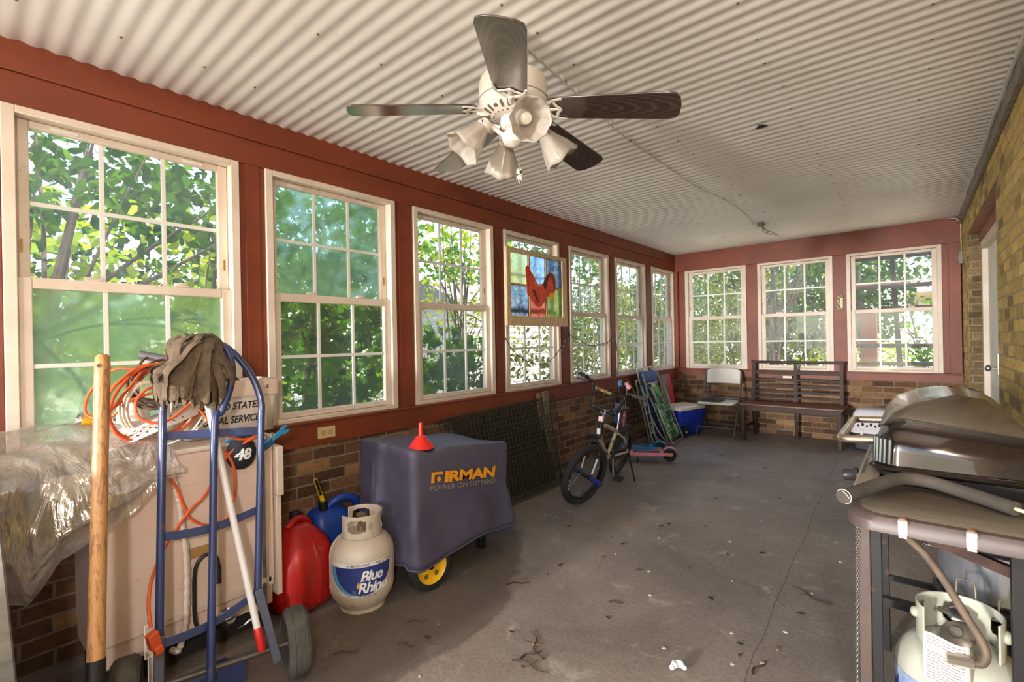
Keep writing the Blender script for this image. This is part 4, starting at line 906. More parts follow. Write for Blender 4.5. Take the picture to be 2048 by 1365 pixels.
MB().tube([hd1-Vector((0,-0.01,0.02)), Vector((0.775,3.60,0.565)), stt+Vector((0,-0.01,-0.01))], 0.0165, 12).tube([hd0+Vector((0,0.01,0.02)), (hd0+bbk)/2, bbk], 0.020, 12).tube([bbk, stt], 0.0155, 12).cyl(bbk-rax*0.04, bbk+rax*0.04, 0.022, 14).build('frame', tan, T)
st = MB()
for s in (-1, 1):
    st.tube([bbk+rax*0.025*s, rearc+rax*0.055*s-(rearc-bbk)*0.25, rearc+rax*0.06*s], 0.010, 8).tube([stt-Vector((0,0,0.03))+rax*0.015*s, (stt+rearc)/2+rax*0.05*s+Vector((0,0,0.03)), rearc+rax*0.06*s], 0.0095, 8)
st.build('rear_stays', tan, T)
MB().cyl(stt-Vector((0,0,0.02)), Vector((0.716,3.915,0.66)), 0.0115, 10).build('seat_post', alu, T)
sd_ = (rearc-fc); sd_.z = 0; sd_.normalize(); sx = rax
st = MB(); rings = []
for k in range(11):
    t = k/10; w = 0.018+0.062*(t**1.6); c = Vector((0.722,3.80,0.672))+sd_*0.23*t+Vector((0,0,0.012*t*t))
    rings.append([tuple(c+sx*(w*math.cos(a)*(0.55 if k in (0,) else 1)*(0.8 if k == 10 else 1))+Vector((0,0,(0.030 if math.sin(a) < 0 else 0.020)*math.sin(a)*(0.6 if k in (0,10) else 1)))) for a in [2*PI*i/14 for i in range(14)]])
st.loft(rings).build('seat', mat('seat_black', S(36,36,38), 0.45), T)
chn = MB().lathe([(0.02,-0.002),(0.062,-0.002),(0.066,0.0),(0.062,0.002),(0.02,0.002)], bbk+rax*0.045, 32, frame_from(rax), cap=False)
chn.tube([bbk+rax*0.045+Vector((0,0,0.062)), rearc+rax*0.045+Vector((0,0,0.03))], 0.004, 6).tube([bbk+rax*0.045-Vector((0,0,0.062)), rearc+rax*0.045-Vector((0,0,0.03))], 0.004, 6).build('chainring', mat('chain_steel', S(96,90,82), 0.4, 0.8), T)
ca = Vector((0.02,-0.05,-0.14)); ck = MB().tube([bbk+rax*0.055, bbk+rax*0.06+ca], 0.010, 8).tube([bbk-rax*0.055, bbk-rax*0.06-ca], 0.010, 8); ck.build('crank_arm', alu, T)
for s, p in ((1, bbk+rax*0.11+ca), (-1, bbk-rax*0.11-ca)):
    po = MB().box(p, (0.095,0.075,0.022), frame_from((0.1,0,1), (1,0.2,0))).build('pedal', mat('pedal_black', S(34,32,32), 0.6), T, bevel=0.005)
    MB().box(p+Vector((0.0,-0.039,0.0)), (0.055,0.004,0.012)).build('reflector', mat('amber_reflector', S(232,132,30), 0.25), po)
MB().tube([rearc+rax*0.065, Vector((0.78,4.05,0.005))], 0.007, 8).build('kickstand', bk, T)
MB().box(Vector((0.812,3.385,0.57))+Vector((0.0,-0.02,0)), (0.03,0.008,0.045), (R(-12),0,0)).build('head_badge', MATS['decal_white'], T)
MB().box(hd1+Vector((0.004,-0.022,0.035)), (0.045,0.010,0.04), (R(-12),0,R(-16))).build('reflector', mat('white_reflector', S(226,196,190), 0.3), T)
# white lettering on the front tire and rim
tb = MB()
for q in range(8):
    pass
arc_text('HUTCH', 0.026, 0.189, R(205), fc, Matrix((frame_from(fax).col[0], frame_from(fax).col[1], frame_from(fax).col[2])).transposed(), 0.018, tb)
arc_text('CST', 0.022, 0.214, R(300), fc, frame_from(fax), 0.024, tb)
tb.build('tire_lettering', MATS['decal_white'], fw)

# --- scooters
def scooter(loc, rz, col, label, tcol, pattern):
    T = thing('kick_scooter', label, 'scooter', loc, rz)
    # local: +x towards the rear wheel, deck centre line on x, front at 0
    main = mat('scooter_%s' % col, tcol, 0.35); darkm = mat('scooter_deck_grip', S(52,54,62), 0.8)
    MB().bb(0.02, 0.355, -0.062, 0.062, 0.070, 0.092).bb(0.0, 0.455, -0.075, -0.055, 0.072, 0.104).bb(0.0, 0.455, 0.055, 0.075, 0.072, 0.104).build('deck', main, T, bevel=0.004)
    MB().bb(0.06, 0.33, -0.060, 0.060, 0.0925, 0.100).build('deck_grip', darkm, T, bevel=0.001)
    MB().bb(0.03, 0.345, -0.050, 0.050, 0.045, 0.070).build('battery_case', mat('scooter_grey', S(120,112,116), 0.5), T, bevel=0.004)
    for x in (0.43, -0.09):
        w = MB().torus((x, 0, 0.068), 0.052, 0.016, (0,1,0), 28, 8).build('wheel', tire, T)
        MB().cyl((x,-0.016,0.068),(x,0.016,0.068),0.044,22).build('hub', bk, w)
        b = MB()
        for s in (-1, 1): b.torus((x, 0.0165*s, 0.068), 0.016, 0.002, (0,1,0), 16, 4)
        b.build('hub_mark', mat('hub_print', S(220,220,224), 0.4), w)
    fd = []
    for k in range(15):
        a = R(-8+156*k/14); fd.append((0.43+0.083*math.cos(a), 0.068+0.083*math.sin(a)))
    MB().loft([[(x, -0.036, z), (x, -0.030, z+0.006), (x, 0.030, z+0.006), (x, 0.036, z), (x, 0.032, z-0.004), (x, -0.032, z-0.004)] for x, z in fd]).build('rear_fender', main, T, angle=60)
    fd = []
    for k in range(13):
        a = R(20+140*k/12); fd.append((-0.09+0.083*math.cos(a), 0.068+0.083*math.sin(a)))
    MB().loft([[(x, -0.032, z), (x, 0.032, z), (x, 0.03, z-0.004), (x, -0.03, z-0.004)] for x, z in fd]).build('front_fender', main, T, angle=60)
    b0, t0 = Vector((-0.07,0,0.13)), Vector((0.012,0,0.80)); d = t0-b0
    MB().tube(spl([(0.03,0,0.085),(-0.03,0,0.095),(-0.07,0,0.14)],5), 0.022, 10).build('neck', main, T)
    MB().cyl(b0-d*0.08, t0, 0.017, 14).build('steering_column', bk, T)
    MB().cyl(b0+d*0.34, b0+d*0.66, 0.022, 14).build('column_sleeve', pattern, T)
    MB().cyl(t0+Vector((0,-0.14,0)), t0+Vector((0,0.14,0)), 0.011, 12).build('handlebar', bk, T)
    MB().cyl(t0+Vector((0,-0.03,0.0)), t0+Vector((0,0.03,0.0)), 0.02, 12).build('clamp', mat('clamp_pale', S(206,200,204), 0.4), T)
    for s in (-1, 1):
        MB().tube([t0+Vector((0,s*q,0)) for q in (0.05,0.155,0.157,0.168,0.172)], [0.0175,0.018,0.022,0.024,0.015], 14).build('grip', main, T)
    MB().bb(0.37, 0.445, -0.0755, -0.0775, 0.082, 0.092).bb(0.0, 0.05, -0.0755, -0.0775, 0.076, 0.092).build('side_reflector', MATS['amber_reflector'], T)
    MB().text('GOTRAX', 0.036, lambda x, y: (0.175+x-0.07, -0.022+y, 0.1005), 0.0004, 0.15).build('deck_lettering', mat('deck_print', S(214,214,220), 0.5), T)
    MB().add([(0.062,-0.058,0.101),(0.112,-0.05,0.101),(0.088,-0.01,0.101)], [(0,1,2)]).build('warning_mark', mat('sticker_amber', S(232,170,30), 0.5), T)
    MB().tube([(0.10,-0.05,0.05),(0.09,-0.10,0.004)], 0.006, 8).build('kickstand', bk, T)
    return T
pa = math.atan2(4.94-4.80, 0.765-0.34)
scooter((0.383,4.715,0.0), R(30), 'pink', 'pink electric kick scooter with patterned sleeve, nearer of the two behind the bicycle', S(226,142,162), mat('sleeve_pink_pattern', S(206,120,160), 0.5, var=S(60,34,60), scale=38, detail=1))
scooter((0.175,4.945,0.0), R(27), 'blue', 'bright blue electric kick scooter behind the pink one by the brick wall', S(36,128,196), mat('sleeve_blue_pattern', S(28,96,190), 0.5, var=S(40,140,210), scale=30))

# --- folded beach chairs
silver = mat('silver_tube', S(198,198,196), 0.28, 0.85)
def palm_cloth():
    m = bpy.data.materials.new('palm_print_fabric'); m.use_nodes = True; nt = m.node_tree; L = nt.links.new; b = nt.nodes['Principled BSDF']; b.inputs['Roughness'].default_value = 0.85
    tc = nd(nt, 'ShaderNodeTexCoord'); mp = nd(nt, 'ShaderNodeMapping'); mp.inputs['Scale'].default_value = (1,1,0.55); L(tc.outputs['Object'], mp.inputs[0])
    n = nd(nt, 'ShaderNodeTexNoise', Scale=8.5, Detail=2.0, Distortion=1.8); L(mp.outputs[0], n.inputs['Vector'])
    r = ramp(nt, [(0.0, S(20,34,40)), (0.40, S(24,48,64)), (0.44, S(40,104,52)), (0.50, S(128,176,72)), (0.57, S(52,128,60)), (0.62, S(214,208,184))], 'CONSTANT'); L(n.outputs['Fac'], r.inputs['Fac']); L(r.outputs['Color'], b.inputs['Base Color'])
    return m
def beach_chair(nm, label, loc, rz, lean, fabric, w, h, legs=True, head=None):
    """folded flat, standing on its bottom bar and leaning back; local: width along y, room side +x"""
    T = thing(nm, label, 'beach chair', loc, rot=(0, -lean, rz))
    b = MB()
    b.tube(spl([(0,-w/2,0.04),(0,-w/2,h*0.5),(0.0,-w/2,h-0.04),(0,-w/2+0.04,h),(0,w/2-0.04,h),(0,w/2,h-0.04),(0,w/2,h*0.5),(0,w/2,0.04)],4), 0.0095, 8)
    b.build('back_frame', silver, T)
    b = MB(); y = w/2+0.022
    b.tube(spl([(0.045,-y,0.10),(0.045,-y,h*0.62),(0.03,-y+0.02,h*0.66)],4), 0.0095, 8).tube(spl([(0.045,y,0.10),(0.045,y,h*0.62),(0.03,y-0.02,h*0.66)],4), 0.0095, 8)
    b.tube(spl([(0.045,-y,0.12),(0.05,-y+0.01,0.03),(0.055,-y+0.05,0.012),(0.055,0,0.012),(0.055,y-0.05,0.012),(0.05,y-0.01,0.03),(0.045,y,0.12)],5), 0.0095, 8)
    for z in (0.16, 0.27, 0.40): b.cyl((0.05,-y,z),(0.05,y,z),0.007,8)
    b.build('leg_frame', silver, T)
    MB().grid(lambda u, v: (0.014+0.012*math.sin(PI*u)+0.004*math.sin(9*v+3*u), (u-0.5)*(w-0.03), 0.09+(h-0.13)*v), 14, 24).build('sling', fabric, T, solid=0.004)
    MB().grid(lambda u, v: (0.036+0.006*math.sin(PI*u), (u-0.5)*(w-0.02), 0.06+h*0.52*v), 12, 12).build('seat_sling', fabric, T, solid=0.004)
    for s in (-1, 1): MB().tube(spl([(0.062,s*(w/2+0.01),h*0.60),(0.07,s*(w/2+0.012),h*0.75),(0.06,s*(w/2+0.01),h*0.92)],5), 0.019, 10, flat=0.6).build('armrest', mat('armrest_grey', S(128,128,126), 0.6), T)
    if head: MB().grid(lambda u, v: (0.03+0.025*math.sin(PI*v), (u-0.5)*(w-0.05), h*0.80+0.15*v*h), 10, 8).build('headrest', head, T, solid=0.012)
    MB().bb(0.012,0.03,-0.06,0.06,h-0.055,h-0.005).build('top_strap', mat('strap_cream', S(214,204,186), 0.7), T, bevel=0.004)
    if legs:
        b = MB()
        for s, q in ((-1, 0.0), (-1, 0.045)): b.tube(spl([(-0.06-q,s*(w/2+0.05+q),h*0.52),(-0.05-q,s*(w/2+0.045+q),h*0.30),(-0.03-q,s*(w/2+0.01+q*0.5),0.10),(0.0,s*(w/2-0.08),0.015)],5), 0.0095, 8)
        b.build('rear_leg', silver, T)
    return T
beach_chair('beach_chair', 'folded beach chair with green palm print fabric, leaning in front of the blue one', (0.44,5.87,0.0), R(7), R(21), palm_cloth(), 0.47, 0.78)
dblue = mat('chair_blue_fabric', S(58,78,124), 0.8, var=S(44,60,104), scale=5)
beach_chair('beach_chair', 'tall folded blue beach chair with headrest leaning behind the palm print chair', (0.30,5.80,0.0), R(4), R(12.5), dblue, 0.50, 0.945, False, mat('chair_headrest_blue', S(78,98,146), 0.8))
beach_chair('beach_chair', 'folded beach chair with dark green fabric, leftmost, next to the pink scooter', (0.30,5.66,0.0), R(2), R(13), mat('chair_dark_green', S(40,70,52), 0.85, var=S(28,44,36), scale=10), 0.36, 0.80, False)
T = thing('boogie_board', 'red and grey foam boogie board standing in the corner behind the beach chairs', 'boogie board', (0.10, 6.6, 0), world=True)
bd = [(x, z) for x, z in ((-0.19,0.0),(0.19,0.0),(0.205,0.3),(0.19,0.62),(0.13,0.79),(-0.13,0.79),(-0.19,0.62),(-0.205,0.3))]
Mx = Matrix.Translation((0.13,6.585,0.004)) @ Matrix.Rotation(R(-7),4,'Y') @ Matrix(((0,0,1,0),(1,0,0,0),(0,1,0,0),(0,0,0,1)))
MB().prism(bd, -0.018, 0.018, Mx).build('core', mat('board_grey', S(126,116,106), 0.6), T, bevel=0.008)
MB().prism([(0.02,0.02),(0.18,0.02),(0.195,0.3),(0.18,0.61),(0.125,0.775),(0.02,0.775)], 0.018, 0.021, Mx).build('deck_panel', mat('board_red', S(196,64,66), 0.5), T)
T = thing('wooden_stick', 'slim wooden pole leaning on the wall between the pink scooter and the beach chairs', 'pole', (0.22, 5.5, 0), world=True)
MB().cyl((0.26,5.93,0.01),(0.065,5.37,0.80),0.012,10).build('pole', wood('stick_wood', S(150,108,66), S(116,80,48), 2), T)

# --- cooler
T = thing('cooler', 'blue wheeled cooler with white lid beside the white folding chair', 'cooler', (0.325, 6.45, 0), R(-16))
cbl = mat('cooler_blue', S(24,58,178), 0.38, var=S(20,50,160), scale=4)
MB().loft([ring(0.30,0.46,0.03,0.03), ring(0.31,0.48,0.05,0.03), ring(0.325,0.50,0.19,0.03), ring(0.345,0.525,0.20,0.03), ring(0.36,0.55,0.345,0.03), ring(0.35,0.54,0.352,0.03)]).build('body', cbl, T)
lw = mat('cooler_lid', S(222,212,186), 0.45, spots=(S(170,154,120), 10.0, 0.64))
lo = MB().loft([ring(0.365,0.555,0.350,0.03), ring(0.37,0.56,0.358,0.03), ring(0.365,0.555,0.385,0.03), ring(0.33,0.52,0.395,0.03), ring(0.30,0.48,0.397,0.03)]).build('lid', lw, T)
MB().bb(-0.06,0.06,-0.30,-0.27,0.30,0.33).bb(-0.075,-0.06,-0.30,-0.26,0.22,0.33).bb(0.06,0.075,-0.30,-0.26,0.22,0.33).build('handle', cbl, T, bevel=0.004)
for s in (-1, 1):
    wo = MB().lathe([(0.001,-0.022),(0.06,-0.024),(0.072,-0.018),(0.072,0.018),(0.06,0.024),(0.001,0.022)], (s*0.165,-0.175,0.073), 28, frame_from((1,0,0))).build('wheel', mat('cooler_wheel', S(28,28,30), 0.6), T)
    MB().lathe([(0.001,0.01),(0.012,0.008),(0.014,0)], (s*0.165+0.022*s,-0.175,0.073), 12, frame_from((s,0,0))).build('hub_cap', MATS['hub_print'], wo)
MB().torus((0.166,-0.175,0.073), 0.088, 0.008, (1,0,0), 28, 6).build('wheel_arch', mat('cooler_dark_blue', S(18,40,120), 0.4), T)
MB().bb(-0.12,0.12,0.19,0.22,0.0,0.035).build('foot', cbl, T, bevel=0.004)

# --- white folding chair
T = thing('folding_chair', 'white plastic folding chair with dark frame between the cooler and the bench', 'folding chair', (0.73, 6.72, 0), R(2))
pw = mat('chair_white_plastic', S(232,226,212), 0.4); fr_ = mat('chair_frame_grey', S(108,102,96), 0.4, 0.5)
MB().grid(lambda u, v: ((u-0.5)*0.43*(1-0.0*v), 0.20+0.045*v+0.03*(1-(2*u-1)**2), 0.665+0.205*v-0.035*abs(2*u-1)**5*v), 18, 8).build('backrest', pw, T, solid=0.022, angle=70)
MB().loft([[(x, y-0.03, z) for x, y in rr(w, d, 0.07, 6)] for w, d, z in ((0.40,0.40,0.415),(0.45,0.43,0.422),(0.455,0.435,0.438),(0.43,0.41,0.447),(0.39,0.37,0.444))]).build('seat', pw, T, angle=50)
for s in (-1, 1):
    x = 0.232*s
    MB().tube(spl([(x,-0.26,0.008),(x,0.0,0.40),(x,0.16,0.62),(x*0.97,0.225,0.78),(x*0.9,0.25,0.83)],5), 0.012, 10).build('leg', fr_, T)
    MB().tube([(x*0.93,0.26,0.008),(x*0.93,0.05,0.30),(x*0.93,-0.12,0.415)], 0.011, 10).build('leg', fr_, T)
MB().cyl((-0.232,-0.19,0.115),(0.232,-0.19,0.115),0.010,10).cyl((-0.215,0.19,0.11),(0.215,0.19,0.11),0.010,10).cyl((-0.232,0.06,0.48),(0.232,0.06,0.48),0.009,10).build('stretcher', fr_, T)
T = thing('folded_mat', 'dark grey folded mat lying on the seat of the white folding chair', 'mat', (0.635, 6.68, 0.449), world=True)
MB().loft([[(0.635+x, 6.68+y, 0.4495+z) for x, y in rr(0.30, 0.24, 0.05, 4)] for z in (0.0, 0.024)]).build('mat_body', mat('dark_mat', S(74,68,60), 0.9, bump=0.3, bscale=60), T, bevel=0.006)
MB().tube([(0.515,6.56,0.485),(0.755,6.57,0.487)], 0.014, 8, flat=0.6).build('mat_fold', MATS['dark_mat'], T)

# --- bench
T = thing('bench', 'dark brown wooden slat back bench under the middle far window', 'bench', (1.585, 6.72, 0), R(-1))
bw = mat('bench_brown', S(48,32,26), 0.5, var=S(66,44,34), scale=5, stretch=(0.4,1,1), spots=(S(150,128,106), 20.0, 0.745), spec=0.25)
bt = mat('bench_seat_brown', S(112,70,46), 0.4, var=S(82,50,36), scale=6, stretch=(0.25,1,1))
MB().bb(-0.545,0.545,-0.245,0.20,0.440,0.462).build('seat', bt, T, bevel=0.005)
MB().bb(-0.50,0.50,-0.225,-0.205,0.375,0.44).bb(-0.50,0.50,0.18,0.20,0.375,0.44).bb(-0.515,-0.495,-0.2,0.2,0.375,0.44).bb(0.495,0.515,-0.2,0.2,0.375,0.44).build('apron', bw, T, bevel=0.003)
for s in (-1, 1):
    MB().box((s*0.505,-0.213,0.22), (0.045,0.045,0.44)).build('leg', bw, T, bevel=0.004)
    MB().tube([(s*0.483,0.265,0.0),(s*0.483,0.20,0.30),(s*0.483,0.205,0.50),(s*0.483,0.232,0.96)], 0.026, 4).build('leg', bw, T)
    MB().bb(s*0.505-0.012,s*0.505+0.012,-0.20,0.22,0.14,0.17).build('side_stretcher', bw, T, bevel=0.003)
MB().tube([(0,0.25,0.0),(0,0.20,0.30),(0,0.205,0.50),(0,0.230,0.94)], 0.022, 4).build('center_post', bw, T)
MB().box((0,0.236,0.962), (1.03,0.035,0.035)).build('top_rail', bw, T, bevel=0.010, bseg=3)
for z in (0.83,0.735,0.66,0.585,0.515):
    MB().box((0,0.205+0.05*(z-0.5),z), (0.96,0.015,0.028 if z < 0.8 else 0.045)).build('back_slat', bw, T, bevel=0.003)
MB().box((-0.09,0.212,0.775), (0.10,0.002,0.03)).build('paper_label', mat('label_paper', S(226,216,200), 0.6), T)

# --- pet carrier
T = thing('pet_carrier', 'pet carrier with white vented top and dark base beside the bench', 'pet carrier', (2.47, 6.80, 0), R(0))
pc = mat('carrier_white', S(216,212,214), 0.45)
def prr(w, d, z, r=0.05): return [(x, y, z) for x, y in rr(w, d, r, 4)]
MB().loft([prr(0.50,0.33,0.0), prr(0.56,0.37,0.02), prr(0.58,0.39,0.20)]).build('base', mat('carrier_base', S(40,42,58), 0.5), T)
MB().loft([prr(0.60,0.41,0.20), prr(0.60,0.41,0.215), prr(0.585,0.395,0.225), prr(0.55,0.36,0.40), prr(0.50,0.30,0.445), prr(0.44,0.24,0.455)]).build('top', pc, T)
vh = MB(); k_ = 0
for r_ in range(2):
    for i in range(12):
        x = -0.22+0.038*i; z = 0.285+0.052*r_+(0.012 if (i+r_) % 2 else -0.004); yy = -0.1975-0.0+0.0175*((z-0.225)/0.175)
        q = 0.013 if (i+r_) % 2 else 0.0095; vh.lathe([(0.001,0.0015),(q,0.0015),(q+0.001,0)], (x,yy,z), 12, frame_from((0,-1,0.1)) @ Matrix.Diagonal((1,1.35,1)))
vh.build('vent_hole', mat('vent_dark', S(22,22,34), 0.7), T)
MB().tube(spl([(-0.08,0,0.452),(-0.07,0,0.475),(0.0,0,0.482),(0.07,0,0.475),(0.08,0,0.452)],5), 0.010, 8, flat=0.6).build('handle', mat('carrier_handle', S(90,72,64), 0.5), T)
for x in (-0.19, 0.19): MB().box((x,-0.205,0.21), (0.03,0.014,0.05)).build('latch', pc, T, bevel=0.003)

# --- painted old sash with a rooster, hung in front of the fourth window
T = thing('painted_sash', 'old wooden sash painted with a red rooster on coloured panes, hung before the fourth window', 'painted window', (0.11, 3.54, 1.43), world=True, kind='thing')
sashw = wood('old_sash_wood', S(206,180,140), S(176,148,108), 2, 6, 0.55)
y0, y1, z0, z1, xs = 3.075, 3.985, 1.43, 2.10, 0.115
ga, gb, gz0, gz1 = y0+0.055, y1-0.075, z0+0.085, z1-0.04
MB().bb(xs-0.016,xs+0.016,y0,ga,z0,z1).bb(xs-0.016,xs+0.016,gb,y1,z0,z1).bb(xs-0.016,xs+0.016,ga,gb,z0,gz0).bb(xs-0.016,xs+0.016,ga,gb,gz1,z1).build('frame', sashw, T, bevel=0.003)
yc1, yc2, zm = ga+(gb-ga)*0.345, ga+(gb-ga)*0.675, (gz0+gz1)/2
MB().bb(xs-0.010,xs+0.010,yc1-0.011,yc1+0.011,gz0,gz1).bb(xs-0.010,xs+0.010,yc2-0.011,yc2+0.011,gz0,gz1).bb(xs-0.0099,xs+0.0099,ga,gb,zm-0.009,zm+0.009).build('muntin', wood('muntin_tan', S(190,150,96), S(160,120,72), 1), T, bevel=0.002)
def paint(name, c1, c2, c3, scale):
    m = bpy.data.materials.new(name); m.use_nodes = True; nt = m.node_tree; L = nt.links.new
    nt.nodes.remove(nt.nodes['Principled BSDF']); out = nt.nodes['Material Output']
    tc = nd(nt, 'ShaderNodeTexCoord'); n = nd(nt, 'ShaderNodeTexNoise', Scale=scale, Detail=3.0, Distortion=1.6); L(tc.outputs['Object'], n.inputs['Vector'])
    r = ramp(nt, [(0.36, c1), (0.5, c2), (0.64, c3)]); L(n.outputs['Fac'], r.inputs['Fac'])
    t = nd(nt, 'ShaderNodeBsdfTranslucent'); d = nd(nt, 'ShaderNodeBsdfDiffuse'); q = nd(nt, 'ShaderNodeBsdfRefraction', Roughness=0.30, IOR=1.25); lt = nd(nt, 'ShaderNodeMixRGB'); lt.inputs['Fac'].default_value = 0.15; gm = nd(nt, 'ShaderNodeGamma', Gamma=0.5); L(r.outputs['Color'], lt.inputs['Color1']); lt.inputs['Color2'].default_value = (1,1,1,1)
    for s in (t, d): L(r.outputs['Color'], s.inputs['Color'])
    L(lt.outputs['Color'], gm.inputs['Color']); L(gm.outputs['Color'], q.inputs['Color'])
    m1 = nd(nt, 'ShaderNodeMixShader'); m1.inputs['Fac'].default_value = 0.25; L(t.outputs[0], m1.inputs[1]); L(d.outputs[0], m1.inputs[2])
    m2 = nd(nt, 'ShaderNodeMixShader'); m2.inputs['Fac'].default_value = 0.86; L(m1.outputs[0], m2.inputs[1]); L(q.outputs[0], m2.inputs[2]); L(m2.outputs[0], out.inputs['Surface'])
    return m
PC = [(ga,yc1,zm,gz1,paint('glass_paint_yellow', S(244,240,120), S(250,248,214), S(226,214,60), 14)), (yc1,yc2,zm,gz1,paint('glass_paint_sky', S(226,240,252), S(196,222,248), S(64,140,216), 22)), (yc2,gb,zm,gz1,paint('glass_paint_blue', S(40,120,204), S(80,164,232), S(216,238,252), 26)),
      (ga,yc1,gz0,zm,paint('glass_paint_steel_blue', S(64,116,172), S(116,162,206), S(200,222,238), 20)), (yc1,yc2,gz0,zm,paint('glass_paint_red', S(232,52,26), S(246,84,44), S(252,176,134), 24)), (yc2,gb,gz0,zm,paint('glass_paint_green', S(96,186,60), S(168,222,112), S(236,246,200), 22))]
for a, b, c, d, m in PC: MB().bb(xs-0.002,xs+0.002,a,b,c,d).build('painted_pane', m, T)
def flat(poly, off, m, nm):
    # poly in sash fractions (0..1 across, 0..1 up)
    return MB().prism([(ga+(gb-ga)*u, gz0+(gz1-gz0)*v) for u, v in poly], xs+0.0105+off, xs+0.0125+off, Matrix(((0,0,1,0),(1,0,0,0),(0,1,0,0),(0,0,0,1)))).build(nm, m, T)
def smooth_poly(p, n=5): return [(q.x, q.y) for q in spl([(u, v, 0) for u, v in p], n, True)]
flat(smooth_poly([(0.275,0.74),(0.27,0.66),(0.28,0.55),(0.285,0.44),(0.30,0.34),(0.335,0.32),(0.37,0.26),(0.43,0.20),(0.50,0.155),(0.57,0.19),(0.62,0.26),(0.655,0.33),(0.73,0.355),(0.80,0.40),(0.84,0.47),(0.855,0.60),(0.84,0.70),(0.79,0.76),(0.71,0.75),(0.64,0.66),(0.60,0.57),(0.52,0.545),(0.47,0.57),(0.42,0.66),(0.37,0.73),(0.33,0.775),(0.295,0.775)]), 0, mat('rooster_rust', S(232,92,40), 0.5, var=S(196,54,26), scale=16, stretch=(1,1.6,0.7)), 'rooster_body')
flat(smooth_poly([(0.275,0.70),(0.262,0.74),(0.27,0.79),(0.285,0.815),(0.31,0.82),(0.335,0.79),(0.33,0.74),(0.30,0.72)]), 0.001, mat('rooster_comb', S(226,48,26), 0.5), 'rooster_comb')
flat(smooth_poly([(0.60,0.56),(0.64,0.66),(0.70,0.74),(0.78,0.755),(0.74,0.70),(0.68,0.60),(0.655,0.50),(0.63,0.46)]), 0.001, mat('rooster_dark', S(74,40,32), 0.5), 'rooster_tail')
flat(smooth_poly([(0.74,0.73),(0.79,0.745),(0.845,0.66),(0.85,0.52),(0.82,0.44),(0.80,0.55),(0.77,0.66)]), 0.002, mat('rooster_tail_red', S(150,40,28), 0.5), 'rooster_tail')
flat(smooth_poly([(0.385,0.43),(0.42,0.36),(0.46,0.27),(0.50,0.22),(0.49,0.30),(0.46,0.38),(0.42,0.45)]), 0.001, MATS['rooster_dark'], 'rooster_wing')
flat(smooth_poly([(0.42,0.62),(0.46,0.56),(0.55,0.53),(0.60,0.50),(0.52,0.505),(0.45,0.52)]), 0.001, mat('rooster_gold', S(222,140,60), 0.5), 'rooster_feather')
flat([(0.70,0.35),(0.73,0.28),(0.745,0.345),(0.77,0.29),(0.785,0.36),(0.82,0.31),(0.83,0.42),(0.74,0.42)], 0.001, mat('rooster_yellow', S(240,176,50), 0.5), 'rooster_feather')
flat([(0.495,0.165),(0.505,0.165),(0.508,0.09),(0.52,0.075),(0.50,0.078),(0.47,0.068),(0.49,0.085),(0.498,0.09)], 0.001, mat('rooster_leg', S(216,52,32), 0.5), 'rooster_leg')
MB().tube([(xs,3.29,z1-0.003),(0.016,3.50,2.30)], 0.0022, 5).tube([(xs,3.66,z1-0.003),(0.016,3.505,2.30)], 0.0022, 5).tube([(xs,3.66,z1-0.003),(xs-0.01,3.70,z1-0.002),(xs,3.74,z1+0.012)],0.002,5).build('hanging_cord', mat('twine', S(120,104,80), 0.9), T)
MB().cyl((0.01,3.50,2.305),(0.022,3.50,2.303),0.004,8).build('hook', steel, T)

# --- string lights
sl_m = mat('string_light_black', S(30,32,34), 0.5); bulb = mat('mini_bulb', S(150,150,150), 0.15, spec=0.8)
def lights(label, pts, n, tail=None):
    T = thing('string_lights', label, 'string lights', pts[0], world=True)
    P = spl(pts, 8); b = MB().tube(P, 0.0032, 6); s = MB(); rnd = random.Random(n)
    for k in range(n):
        p = P[int((k+0.5)/n*(len(P)-1))]; d = Vector((0.006, rnd.uniform(-0.018,0.018), -0.034)); b.tube([p, p+d*0.55], 0.0045, 6); s.tube([p+d*0.55, p+d*1.15], [0.004,0.0015], 6)
    b.build('wire', sl_m, T); s.build('bulb', bulb, T)
    return T
lights('dark mini string lights sagging across the fourth window below the rooster sash', [(0.03,3.156,1.335),(0.03,3.254,1.222),(0.03,3.414,1.127),(0.03,3.632,1.076),(0.03,3.819,1.10),(0.03,4.03,1.24),(0.025,4.10,1.33)], 14)
lights('dark mini string lights across the fifth window, right of the rooster sash', [(0.025,4.13,1.40),(0.03,4.185,1.352),(0.03,4.421,1.271),(0.03,4.627,1.23),(0.03,4.80,1.245),(0.03,4.966,1.264),(0.03,5.135,1.335)], 10)
lights('short dark string light wire hanging down beside the sixth window', [(0.03,5.137,1.335),(0.03,5.194,1.171),(0.03,5.225,1.021),(0.03,5.19,0.905),(0.03,5.20,0.87)], 6)
b = MB(); c0 = Vector((0.035,4.125,1.37))
for k in range(9):
    b.tube(spl([c0+Vector((0.01*math.sin(k), -0.02*math.cos(k*2), 0.01*k*math.sin(k*3)*0.6)), c0+Vector((0.02, 0.02*math.sin(k*3), -0.04*math.cos(k))), c0+Vector((0.012, -0.012*math.cos(k), -0.10-0.012*k))],4), 0.003, 5)
tag(b.build('hanging_wires', sl_m), 'tangle of dark wire ends on the red post right of the rooster sash', 'wires', kind='thing')

